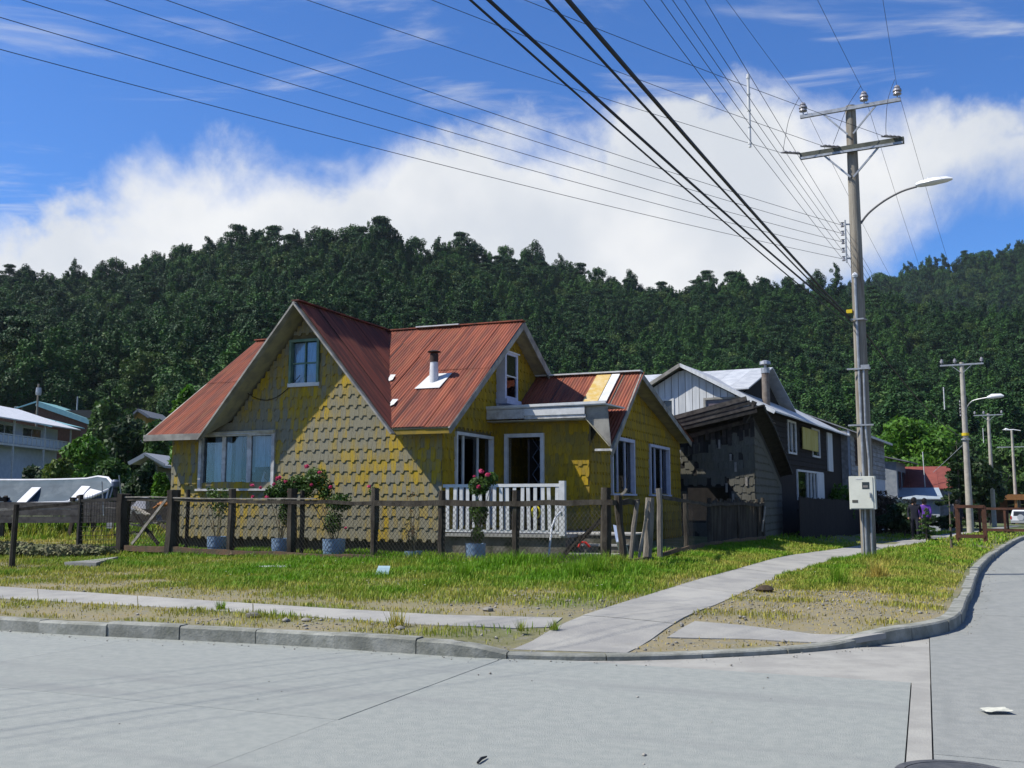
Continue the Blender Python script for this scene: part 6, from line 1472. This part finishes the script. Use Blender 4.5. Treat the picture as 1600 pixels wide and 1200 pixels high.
# ================================================================== VEGETATION
def blob_lobes(rx, rz, n, rg, cz, squash=.8, core=True):
    out = [(0,0,cz,rx*.62,rx*.62,rz*.7)] if core else []
    for k in range(n):
        d = np.array([rg.gauss(0,1), rg.gauss(0,1), rg.gauss(0,1)]); d /= np.linalg.norm(d)+1e-6; r = rg.uniform(.45,.8); s = rg.uniform(.24,.42)
        out.append((d[0]*rx*r, d[1]*rx*r, cz+d[2]*rz*r, rx*s, rx*s, rz*s*squash))
    return out
def tree(name, label, base, h, rx, m, n=3500, ls=.16, trunk=.3, seed=1, group=None, cat='tree', rz=None, lobn=16, squash=.8):
    rg = random.Random(seed); t = thing(name, label, cat, tuple(base), rg.uniform(0,6), group); rz = rz or (h*(1-trunk*.7))/2; cz = h-rz
    lobes = blob_lobes(rx, rz, lobn, rg, cz, squash); b = MB(); r0 = max(.04, h*.022)
    b.tube([(0,0,-.3),(rg.uniform(-.1,.1),rg.uniform(-.1,.1),cz*.5),(0,0,cz),(0,0,cz+rz*.5)], [r0,r0*.8,r0*.55,r0*.15], 8)
    for l in lobes[1:8]: b.tube([(0,0,cz*.55+rg.uniform(0,.3)*rz),(l[0]*.5,l[1]*.5,(cz*.6+l[2])*.5+.2*rz),(l[0],l[1],l[2])], [r0*.5,r0*.3,r0*.08], 6)
    b.build('trunk', M_BARK, t); cloud_obj('crown', n, lobes, ls, m, t, seed, shell=.45); return t
def tpx(px, py_top, py_bot_guess, Y, wpx, **k):
    q = base_at(px, 780, Y); h = D(px, py_top, Y).z-q.z; rx = wpx/2*Y/FPX; return dict(base=q, h=h, rx=rx)
def T(name, label, px, top, Y, wpx, m, **k): d = tpx(px, top, 0, Y, wpx); return tree(name, label, d['base'], d['h'], d['rx'], m, **k)
GB = 'trees and shrubs in the gardens on the left'
T('round_tree', 'round dark green tree behind the turquoise roofs', 163, 603, 112, 78, M_TREEM, n=5000, ls=.3, seed=21, group=GB)
T('garden_tree', 'bushy dark tree with a bare trunk between boat and house', 196, 642, 60, 90, M_TREED, n=5000, ls=.2, seed=22, group=GB)
T('garden_tree', 'bright green leafy tree right of the balcony house', 132, 668, 56, 76, M_TREEB, n=5200, ls=.17, seed=23, group=GB)
T('garden_tree', 'yellowish green bush behind the boat stern', 88, 708, 50, 58, mat('yellow_green_leaf', (.12,.17,.02), (.08,.14,.02), .9, rough=.6, rand=.3, transl=.3, coord='World'), n=3600, ls=.13, seed=24, group=GB, trunk=.1)
T('garden_tree', 'dark bush in front of the balcony house', 50, 715, 54, 56, M_TREED, n=3600, ls=.14, seed=25, group=GB, trunk=.1)
T('garden_tree', 'low green hedge bush at the left edge behind the boat', 12, 742, 44, 84, M_TREEB, n=4200, ls=.11, seed=26, group=GB, trunk=.05, rz=.7)
T('garden_tree', 'dark green shrub behind the boat motor', 168, 700, 40, 70, M_TREEM, n=4200, ls=.12, seed=27, group=GB, trunk=.1)
T('garden_tree', 'tangled dark shrub beside the scrap heap', 222, 712, 36, 70, M_TREED, n=4200, ls=.11, seed=28, group=GB, trunk=.1)
T('garden_tree', 'small bright green bush against the left house corner', 254, 722, 30, 32, M_TREEB, n=1800, ls=.085, seed=29, group=GB, trunk=.1)
T('garden_tree', 'light green tree top showing above the left roof edge', 292, 598, 44, 66, M_TREEB, n=3600, ls=.15, seed=30, group=GB)
T('garden_tree', 'shadowy tree left of the red roof corner', 240, 640, 58, 54, M_TREEM, n=3000, ls=.18, seed=33, group=GB)
T('garden_tree', 'low bush between the dark shrubs and the boat', 130, 745, 34, 62, M_TREED, n=2600, ls=.1, seed=36, group=GB, trunk=.1)
GRR = 'trees along the side street'
T('broad_tree', 'large rounded yellow-green tree beyond the clapboard house', 1434, 642, 72, 170, M_TREEB, n=13000, ls=.2, seed=41, group=GRR, lobn=26)
T('broad_tree', 'bright leafy tree left of the large rounded tree', 1382, 668, 76, 72, M_TREEB, n=4500, ls=.22, seed=42, group=GRR)
T('dark_tree', 'dense dark tree behind the second pole', 1500, 680, 84, 110, M_TREED, n=8000, ls=.24, seed=43, group=GRR, lobn=24)
T('dark_tree', 'dark tree behind the guard rails right of the second pole', 1545, 735, 92, 70, M_TREED, n=4000, ls=.24, seed=44, group=GRR)
T('broad_tree', 'mid green tree at the right edge behind the carport', 1592, 690, 118, 100, M_TREEM, n=6000, ls=.3, seed=45, group=GRR)
T('broad_tree', 'mid green tree left of the farthest pole', 1552, 690, 120, 80, M_TREEM, n=5000, ls=.3, seed=46, group=GRR)
# conifer with layered boughs
def conifer(label, px, top, Y, wpx, m, seed, n=60, name='conifer', bpy_=None):
    q = at_ground(px, bpy_) if bpy_ else base_at(px, 800, Y); Y = q.y; h = D(px, top, Y).z-q.z; R = wpx/2*Y/FPX; rg = random.Random(seed)
    t = thing(name, label, 'conifer', tuple(q), 0, 'conifers along the side street'); MB().tube([(0,0,-.2),(0,0,h)], [h*.02+.015,.01], 8).build('trunk', M_BARK, t); lobes = []
    for k in range(n):
        z = h*(.08+.9*k/n); r = R*(1-.86*k/n)*rg.uniform(.6,1.05); a = rg.uniform(0,6.28)
        for s in (.35,.65,.92): lobes.append((math.cos(a)*r*s, math.sin(a)*r*s, z-r*.12*s, r*.22+.03, r*.22+.03, r*.07+.02))
    cloud_obj('boughs', int(n*90), lobes, max(.035, R*.07), m, t, seed, shell=.2); return t
conifer('dark conifer with drooping layered boughs beside the second pole', 1500, 688, 60, 84, M_TREED, 51, 70)
conifer('small young conifer planted on the verge near the people', 1448, 792, 0, 34, M_TREEM, 52, 34, bpy_=846)
t = conifer('thin bare sapling staked on the verge', 1487, 770, 0, 14, M_TREEM, 53, 8, 'sapling', bpy_=857)
# bramble with bleached flowers over the street fence
q = base_at(1392, 800, 52); BU = thing('flowering_bramble', 'arching bush with cream bleached flower heads beside the street house', 'bush', tuple(q), 0)
sc_ = 52/FPX
cloud_obj('foliage', 4200, [(0,0,1.0,1.5,1.2,1.0),(-.6,0,1.6,1.0,.9,.7),(.8,0,.7,.9,.9,.7),(-.9,0,.6,.8,.8,.7)], .1, mat('brown_dead_leaf', (.07,.05,.035), (.10,.075,.05), 2, rand=.3, transl=.2), BU, 61, shell=.3)
cloud_obj('flower_heads', 900, [(.3,-.5,1.5,.7,.5,.35),(.9,-.5,1.0,.5,.4,.3),(1.2,-.4,.6,.4,.4,.3)], .075, mat('cream_flower', (.55,.5,.33), (.45,.38,.24), 3, rand=.2), BU, 62, shell=.4)
MB().tube([(0,0,-.2),(.1,0,.6),(0,0,1.2)], [.06,.05,.02], 6).build('stem', M_BARK, BU)
# dark hedge under the fence line
tree('roadside_hedge', 'low dark hedge at the foot of the street fence', base_at(1410, 800, 47), 1.6, 1.5, M_TREED, n=4200, ls=.09, trunk=.05, seed=63, cat='hedge')
tree('sunlit_shrub', 'small bright shrub peeping over the black fence', base_at(1316, 770, 46), 2.5, .75, M_TREEB, n=1400, ls=.08, trunk=.3, seed=64, cat='shrub')

# ------------------------------------------------------------------ forest on the hills
FC = bpy.data.collections.new('forest_kinds')
def forest_leaf(name, a, c):
    return mat(name, a, c, .02, lo=.4, hi=.6, rough=.65, rand=.4, transl=.15, coord='World', spec=.2)
M_F1 = forest_leaf('forest_leaf_dark', (.018,.056,.015), (.028,.078,.019)); M_F2 = forest_leaf('forest_leaf_mid', (.034,.098,.018), (.05,.125,.023)); M_F3 = forest_leaf('forest_leaf_olive', (.055,.105,.02), (.07,.12,.026))
def forest_mesh(seed, kind):
    rg = random.Random(seed); rn = np.random.default_rng(seed); lobes = []
    if kind == 'round':
        lobes = blob_lobes(3.7, 5.6, 26, rg, 7.6, .8); n, s = 5200, .26
    elif kind == 'tall':
        for k in range(26):
            z = 2.5+12.*k/26; r = 3.1*max(.2, 1-(k/26)**3.2*.75); a = rg.uniform(0,6.28); rr_ = r*rg.uniform(.2,.8); lobes.append((math.cos(a)*rr_, math.sin(a)*rr_, z, r*.42, r*.42, .95))
        n, s = 4800, .24
    else:
        for k in range(14):
            z = rg.choice((9.5,11.2,12.8,13.8))+rg.uniform(-.5,.5); r = 4.6*(1-.14*(z-9)); a = rg.uniform(0,6.28); rr_ = r*rg.uniform(.25,.85); lobes.append((math.cos(a)*rr_, math.sin(a)*rr_, z, 1.9, 1.9, .6))
        n, s = 3600, .25
    return leaf_cloud(n, lobes, s, rn, shell=.4, up=.6), lobes
kinds = ['round','tall','round','tall','round','umbrella','tall']
fmeshes = []
for k, kd_ in enumerate(kinds):
    (v, f), lb = forest_mesh(100+k, kd_); me = np_mesh('forest_crown', v, f, (M_F1,M_F2,M_F2,M_F1,M_F3,M_F1,M_F1)[k]); fmeshes.append((me, lb))
    o = bpy.data.objects.new('forest_kind_%d' % k, me); FC.objects.link(o)
rn = np.random.default_rng(77)
def scatter(n, rlo, rhi, alo, ahi):
    r = np.sqrt(rn.uniform(rlo**2, rhi**2, n)); a = rn.uniform(alo, ahi, n); return r*np.sin(a), r*np.cos(a)
X1, Y1 = scatter(9600, 135, 470, -.72, .68); z1 = hill_z(X1, Y1)+base_z(X1, Y1)
a_ = np.arctan2(X1, Y1); r_1 = np.hypot(X1, Y1)
ok = (r_1 > 135+30*sstep(a_, .1, .35)+38*(1-sstep(a_, -.36, -.3)))
X1, Y1, z1 = X1[ok], Y1[ok], z1[ok]
X2, Y2 = scatter(3800, 560, 960, .12, .72); z2 = far_z(X2, Y2)
PX_ = np.concatenate([X1, X2]); PY_ = np.concatenate([Y1, Y2]); PZ_ = np.concatenate([z1, z2])-.6
n_ = len(PX_)
fme = bpy.data.meshes.new('forest'); fme.vertices.add(n_); fme.vertices.foreach_set('co', np.column_stack([PX_, PY_, PZ_]).astype(np.float32).ravel())
clump = .5+.5*np.sin(PX_*.045+np.sin(PY_*.03)*2)*np.sin(PY_*.05+1.3)
idx = np.where(rn.random(n_) < .35+.4*clump, rn.choice([0,3,5,6], n_, p=[.35,.35,.08,.22]), rn.choice([1,2,4,1], n_)).astype(np.int32)
for an, ty, vals in (('idx','INT',idx), ('rot','FLOAT_VECTOR',np.column_stack([rn.normal(0,.05,n_),rn.normal(0,.05,n_),rn.uniform(0,6.28,n_)])), ('scl','FLOAT_VECTOR',None)):
    at = fme.attributes.new(an, ty, 'POINT')
    if an == 'idx': at.data.foreach_set('value', vals)
    elif an == 'rot': at.data.foreach_set('vector', vals.astype(np.float32).ravel())
    else:
        s = rn.uniform(.68,1.35,n_)*np.where(np.arange(n_) >= len(X1), 1.35, 1.); at.data.foreach_set('vector', np.column_stack([s*rn.uniform(.85,1.15,n_), s*rn.uniform(.85,1.15,n_), s]).astype(np.float32).ravel())
FO = link('forest', fme); tag(FO, 'dense dark green forest covering the hills', kind='stuff')
ng = bpy.data.node_groups.new('forest_scatter', 'GeometryNodeTree')
ng.interface.new_socket('Geometry', in_out='INPUT', socket_type='NodeSocketGeometry'); ng.interface.new_socket('Geometry', in_out='OUTPUT', socket_type='NodeSocketGeometry')
gi = ng.nodes.new('NodeGroupInput'); go = ng.nodes.new('NodeGroupOutput'); iop = ng.nodes.new('GeometryNodeInstanceOnPoints'); ci = ng.nodes.new('GeometryNodeCollectionInfo')
ci.inputs['Collection'].default_value = FC; ci.inputs['Separate Children'].default_value = True; ci.inputs['Reset Children'].default_value = True
def na(name, ty):
    n = ng.nodes.new('GeometryNodeInputNamedAttribute'); n.data_type = ty; n.inputs['Name'].default_value = name; return [o for o in n.outputs if o.enabled and o.name == 'Attribute'][0]
er = ng.nodes.new('FunctionNodeEulerToRotation'); ng.links.new(na('rot','FLOAT_VECTOR'), er.inputs[0])
ng.links.new(gi.outputs[0], iop.inputs['Points']); ng.links.new(ci.outputs[0], iop.inputs['Instance']); iop.inputs['Pick Instance'].default_value = True
ng.links.new(na('idx','INT'), iop.inputs['Instance Index']); ng.links.new(er.outputs[0], iop.inputs['Rotation']); ng.links.new(na('scl','FLOAT_VECTOR'), iop.inputs['Scale']); ng.links.new(iop.outputs[0], go.inputs[0])
FO.modifiers.new('scatter', 'NODES').node_group = ng
# single trees that stand out along the skyline
crest = [(15,415,.8,5),(45,412,1,0),(118,406,1,3),(160,404,1,0),(182,398,1.05,2),(243,392,1.2,0),(285,376,1.1,2),(345,372,1,0),(370,354,1.25,5),(428,355,1.2,5),(465,366,.9,3),(500,350,1.35,0),(512,352,1.2,2),(548,346,1.25,2),(597,343,1.5,5),(610,346,1.4,0),(650,366,1.1,2),(722,365,1.2,5),(742,372,1,0),(790,380,1,2),(832,374,1.3,0),(875,398,1.,3),(935,414,.95,2),(985,420,1,0),(1105,424,1,5),(1150,420,1,2),(1232,432,.9,0),(1275,420,1.05,0),(1305,412,.9,3)]
trk = MB().tube([(0,0,-1),(.1,0,6),(0,0,12)], [.35,.28,.12], 7); tme = trk.build('trunk', M_BARK); tmesh = tme.data; bpy.data.objects.remove(tme)
ORD = 'first second third fourth fifth sixth seventh eighth ninth tenth eleventh twelfth thirteenth fourteenth fifteenth sixteenth seventeenth eighteenth nineteenth twentieth'.split()
for i, (px, py, s, k) in enumerate(crest):
    s *= 1.25
    a, e = px_dir(px, py); R = 430+45*math.sin(a*7)+25*math.sin(a*17+1); R = R-4; x, y = R*math.sin(a), R*math.cos(a); top_h = (14.4 if k == 5 else 14 if k == 3 else 12.5)*s
    zt = R*math.tan(e)+EYE
    side_ = [q for q in crest if q[0] < 465] if px < 465 else [q for q in crest if q[0] >= 465]; nth = len(side_)-side_.index(crest[i]) if px < 465 else side_.index(crest[i])+1
    lab_ = '%s skyline tree, %s one %s of the gable peak along the hill crest' % ({5:'flat-topped',3:'pointed',0:'rounded',2:'bushy'}[k], ORD[nth-1], 'left' if px < 465 else 'right')
    t = thing('ridge_tree', lab_, 'tree', (x, y, zt-top_h), i*1.7, 'trees standing out on the hill skyline'); t.scale = (s*.95, s*.95, s)
    c = link('crown', fmeshes[k][0], t); link('trunk', tmesh, t)

# ------------------------------------------------------------------ grass
def masked(x, y):
    v, u = to_local(x, y); k = kerb_dist(x, y)[0]; m = inside(PB, x, y) & (k > .25)
    for w in WALKS: m &= ~inside(w, x, y)
    m &= ~((v > -7.45) & (v < 2.9) & (u > -.05)) & ~((v > 2.3) & (v < 4.8) & (u > 2.7) & (u < 18)) & ~((v > 2.8) & (v < 4.05) & (u > -.1) & (u < 3))
    return m
rn = np.random.default_rng(5)
def blades(n, x0, x1, y0, y1, dens, hfun, wd=.0045, prob=None):
    x = rn.uniform(x0, x1, n); y = rn.uniform(y0, y1, n); m = masked(x, y); x, y = x[m], y[m]
    pr = dens(x, y); k = rn.random(len(x)) < pr; x, y = x[k], y[k]; kd = kerb_dist(x, y)[0]; z = ground_z(x, y, kd)
    h = hfun(x, y)*rn.uniform(.5,1.35,len(x)); a = rn.uniform(0,6.283,len(x)); b_ = rn.uniform(.15,.75,len(x))*h; dx, dy = np.cos(a), np.sin(a)
    w = wd*rn.uniform(.7,1.5,len(x))*(.6+np.hypot(x, y)/28)
    p0 = np.column_stack([x-dy*w, y+dx*w, z-.01]); p1 = np.column_stack([x+dy*w, y-dx*w, z-.01]); mx = np.column_stack([x+dx*b_*.35, y+dy*b_*.35, z+h*.62])
    m0 = mx+np.column_stack([-dy*w, dx*w, 0*w])*.8; m1 = mx-np.column_stack([-dy*w, dx*w, 0*w])*.8; tp = np.column_stack([x+dx*b_, y+dy*b_, z+h])
    v = np.stack([p0, p1, m1, m0, tp], 1).reshape(-1, 3); i = np.arange(len(x))*5
    f = np.concatenate([np.column_stack([i, i+1, i+2]), np.column_stack([i, i+2, i+3]), np.column_stack([i+3, i+2, i+4])])
    d = np.clip(dryness(x, y)+rn.normal(0,.12,len(x)), 0, 1); return v, f, np.repeat(d, 5)
def dens_f(x, y):
    v, u = to_local(x, y); d = dryness(x, y); base = np.clip(1.25-d*1.25, .07, 1)
    k = sstep(v, 4.3, 5.2)*(1-sstep(u, -7.2, -4.8))*(1-sstep(v, 6.2, 6.9)); return base*(1-.9*k)*(1-.5*sstep(np.hypot(x, y), 32, 60))
def h_f(x, y):
    v, u = to_local(x, y); d = dryness(x, y); near = np.exp(-((u+2.0)/.7)**2)*(v < 5.2)*(v > -7)
    lump = .5+.5*np.sin(x*2.7+np.sin(y*1.9)*2)*np.sin(y*3.3+x*.7)
    yard = (v < -7.5)*(u > 1.5)*.22
    h = .03+.075*(1-d)*(.4+.9*lump)+.085*near*(.2+.9*lump)*sstep(v, -5, 0)+.09*near*sstep(v, 1.2, 2.2)*lump+yard*lump
    polef = np.exp(-((x-8.0)**2+(y-21.8)**2)/.5)*.16; return h+polef
parts = [blades(600000, -17, 9, 10, 27, dens_f, h_f), blades(190000, 2, 16, 10.5, 34, dens_f, h_f), blades(60000, 8, 34, 22, 62, dens_f, lambda x, y: h_f(x, y)*1.2, .009), blades(70000, -30, -8, 22, 40, dens_f, lambda x, y: h_f(x, y)*1.4, .009)]
vv = []; ff = []; dd = []; o_ = 0
for v, f, d in parts: vv.append(v); ff.append(f+o_); dd.append(d); o_ += len(v)
GRS = link('grass', np_mesh('grass', np.concatenate(vv), np.concatenate(ff), M_GRASSBL, {'dry': np.concatenate(dd)})); tag(GRS, 'green and dry yellow grass on the verges and yard', kind='stuff')
# gravel on the bare ground by the kerb and corner
def gravel(n, x0, x1, y0, y1):
    x = rn.uniform(x0, x1, n); y = rn.uniform(y0, y1, n); m = masked(x, y); x, y = x[m], y[m]; v, u = to_local(x, y)
    pr = .6*np.maximum(((u < -8.4) & (v > 1))*np.clip(dryness(x, y)-.35, 0, 1), np.where((v > 6) & (u < -3.0), .8*np.clip(dryness(x, y)-.3, 0, 1), np.where((v > 3.6) & (u < -5.4) & (u > -7.6), .5, .04)))
    k = rn.random(len(x)) < pr; return x[k], y[k]
gx, gy = gravel(45000, -10, 9, 9.8, 19); s = rn.gamma(1.6, .0055, len(gx))+.004; gzz = ground_z(gx, gy, kerb_dist(gx, gy)[0])
oct_v = np.array([(1,0,0),(-1,0,0),(0,1,0),(0,-1,0),(0,0,.7),(0,0,-.5)]); oct_f = np.array([(0,2,4),(2,1,4),(1,3,4),(3,0,4),(2,0,5),(1,2,5),(3,1,5),(0,3,5)])
an = rn.uniform(0, 6.28, len(gx)); V_ = oct_v[None]*(s[:,None,None]*rn.uniform(.6,1.3,(len(gx),6,1))); ca, sa = np.cos(an)[:,None], np.sin(an)[:,None]
Vx, Vy = V_[:,:,0]*ca-V_[:,:,1]*sa, V_[:,:,0]*sa+V_[:,:,1]*ca
GV_ = np.stack([Vx+gx[:,None], Vy+gy[:,None], V_[:,:,2]+gzz[:,None]+s[:,None]*.25], -1).reshape(-1,3)
GF = (oct_f[None]+(np.arange(len(gx))*6)[:,None,None]).reshape(-1,3)
tag(link('gravel', np_mesh('gravel', GV_, GF, M_STONE)), 'grey gravel and pebbles on the bare verge', kind='stuff')
# a few bigger stones and weeds one can pick out
for i, (px, py, sz, lab) in enumerate(((395,965,.075,'largest grey stone on the verge above the kerb'),(478,971,.05,'flat grey stone right of the largest stone'),(763,955,.06,'small stone beside the front path'),(1196,925,.12,'dark clod of turf at the corner of the verge'),(625,984,.05,'pale stone below the dry tuft'))):
    q = at_ground(px, py); rg = random.Random(i+3); b = MB(); vs = []
    for k in range(5):
        for j in range(8): a = 2*math.pi*j/8; r = math.sin(math.pi*(k+.5)/5)*sz*rg.uniform(.8,1.15); vs.append((r*math.cos(a)*1.3, r*math.sin(a), sz*.35-math.cos(math.pi*(k+.5)/5)*sz*.55))
    b.add(vs, [(8*k+j, 8*k+(j+1) % 8, 8*k+8+(j+1) % 8, 8*k+8+j) for k in range(4) for j in range(8)]+[tuple(range(8))[::-1], tuple(32+j for j in range(8))])
    o = b.build('stone', M_STONE if i != 3 else M_SOIL, None, True); o.location = q; tag(o, lab, 'stone', 'loose stones on the verge')
def tuft(px, py, n, h, lab, dry):
    q = at_ground(px, py); a = rn.uniform(0, 6.28, n); l = rn.uniform(.4,1,n)*h; b_ = rn.uniform(.15,.9,n)*l*.8; w = .006; x0, y0 = rn.normal(0,h*.15,n), rn.normal(0,h*.15,n); dx, dy = np.cos(a), np.sin(a)
    v = np.stack([np.column_stack([x0-dy*w,y0+dx*w,0*l]), np.column_stack([x0+dy*w,y0-dx*w,0*l]), np.column_stack([x0+dx*b_,y0+dy*b_,l])], 1).reshape(-1,3)
    o = link('grass_tuft', np_mesh('grass_tuft', v, np.arange(n*3).reshape(n,3), M_GRASSBL, {'dry': np.repeat(np.clip(dry+rn.normal(0,.15,n),0,1),3)})); o.location = q; tag(o, lab, 'grass tuft', 'single tufts of grass')
tuft(620, 980, 70, .3, 'dry spiky tuft on the verge above the kerb', .75); tuft(345, 953, 90, .16, 'green tuft beside the front path', .15); tuft(866, 984, 60, .14, 'green tuft at the right end of the front path', .3); tuft(815, 986, 46, .16, 'thin tuft with seed stalks beside the front path', .5)
tuft(1372, 903, 260, .4, 'reddish dry tuft at the foot of the tall pole', .95); tuft(1310, 915, 220, .42, 'tall green tuft left of the tall pole', .1); tuft(725, 905, 260, .34, 'tall green clump with a yellow flower before the railing', .05); tuft(905, 905, 300, .4, 'thick green tuft below the corner of the fence', .05); tuft(935, 898, 240, .42, 'tall green tuft against the corner post', .05)

# grit washed along the kerb and specks on the road
gi_ = rn.integers(0, len(KN)-40, 5200); off = -np.abs(rn.normal(0, .16, len(gi_)))-.01; tn = KN[np.minimum(gi_+1, len(KN)-1)]-KN[gi_]; tn /= np.linalg.norm(tn, axis=1)[:,None]+1e-9
gx = KN[gi_,0]-tn[:,1]*off+tn[:,0]*rn.uniform(0,.3,len(gi_)); gy = KN[gi_,1]+tn[:,0]*off+tn[:,1]*rn.uniform(0,.3,len(gi_))
gx = np.concatenate([gx, rn.uniform(-8, 8, 110)]); gy = np.concatenate([gy, rn.uniform(5.5, 12, 110)]); k = ~inside(PB, gx, gy) & (np.hypot(gx, gy) < 30) & (kerb_dist(gx, gy)[0] > .012); gx, gy = gx[k], gy[k]
s = rn.gamma(1.5, .0032, len(gx))+.002; gzz = road_z(gx, gy); V_ = oct_v[None]*(s[:,None,None]*rn.uniform(.6,1.3,(len(gx),6,1)))
GV_ = np.stack([V_[:,:,0]+gx[:,None], V_[:,:,1]+gy[:,None], V_[:,:,2]+gzz[:,None]+s[:,None]*.3], -1).reshape(-1,3); GF = (oct_f[None]+(np.arange(len(gx))*6)[:,None,None]).reshape(-1,3)
tag(link('road_grit', np_mesh('road_grit', GV_, GF, M_STONE)), 'fine grit washed along the kerb', kind='stuff')
# small yellow and white flowers in the grass
x = rn.uniform(-9, 8, 900); y = rn.uniform(13, 25, 900); k = masked(x, y) & (dryness(x, y) < .42) & (rn.random(900) < .5); x, y = x[k], y[k]; z = ground_z(x, y, kerb_dist(x, y)[0])+rn.uniform(.05,.16,len(x)); s = .016
q = np.stack([np.column_stack([x-s,y,z]), np.column_stack([x,y-s,z+.006]), np.column_stack([x+s,y,z]), np.column_stack([x,y+s,z+.006])], 1).reshape(-1,3)
tag(link('wild_flowers', np_mesh('wild_flowers', q, np.arange(len(x)*4).reshape(-1,4), mat('wild_petals', (.7,.55,.03), (.7,.7,.6), .9, lo=.49, hi=.51, coord='World', transl=.2))), 'tiny yellow and white flowers scattered in the grass', kind='stuff')

# ------------------------------------------------------------------ the slightly hazy air over the valley
b = MB().box(-1300, 1300, -60, 1420, -60, 330); hz = b.build('haze', None); hz.data.materials.clear()
hm = bpy.data.materials.new('thin_haze'); hm.use_nodes = True; t = hm.node_tree; t.nodes.clear()
out = N(t, 'ShaderNodeOutputMaterial'); pv_ = N(t, 'ShaderNodeVolumePrincipled'); pv_.inputs['Color'].default_value = (.72,.84,1,1); pv_.inputs['Density'].default_value = .00006; pv_.inputs['Anisotropy'].default_value = .2
t.links.new(pv_.outputs[0], out.inputs['Volume']); hz.data.materials.append(hm); tag(hz, 'thin bluish haze over the valley', kind='stuff')
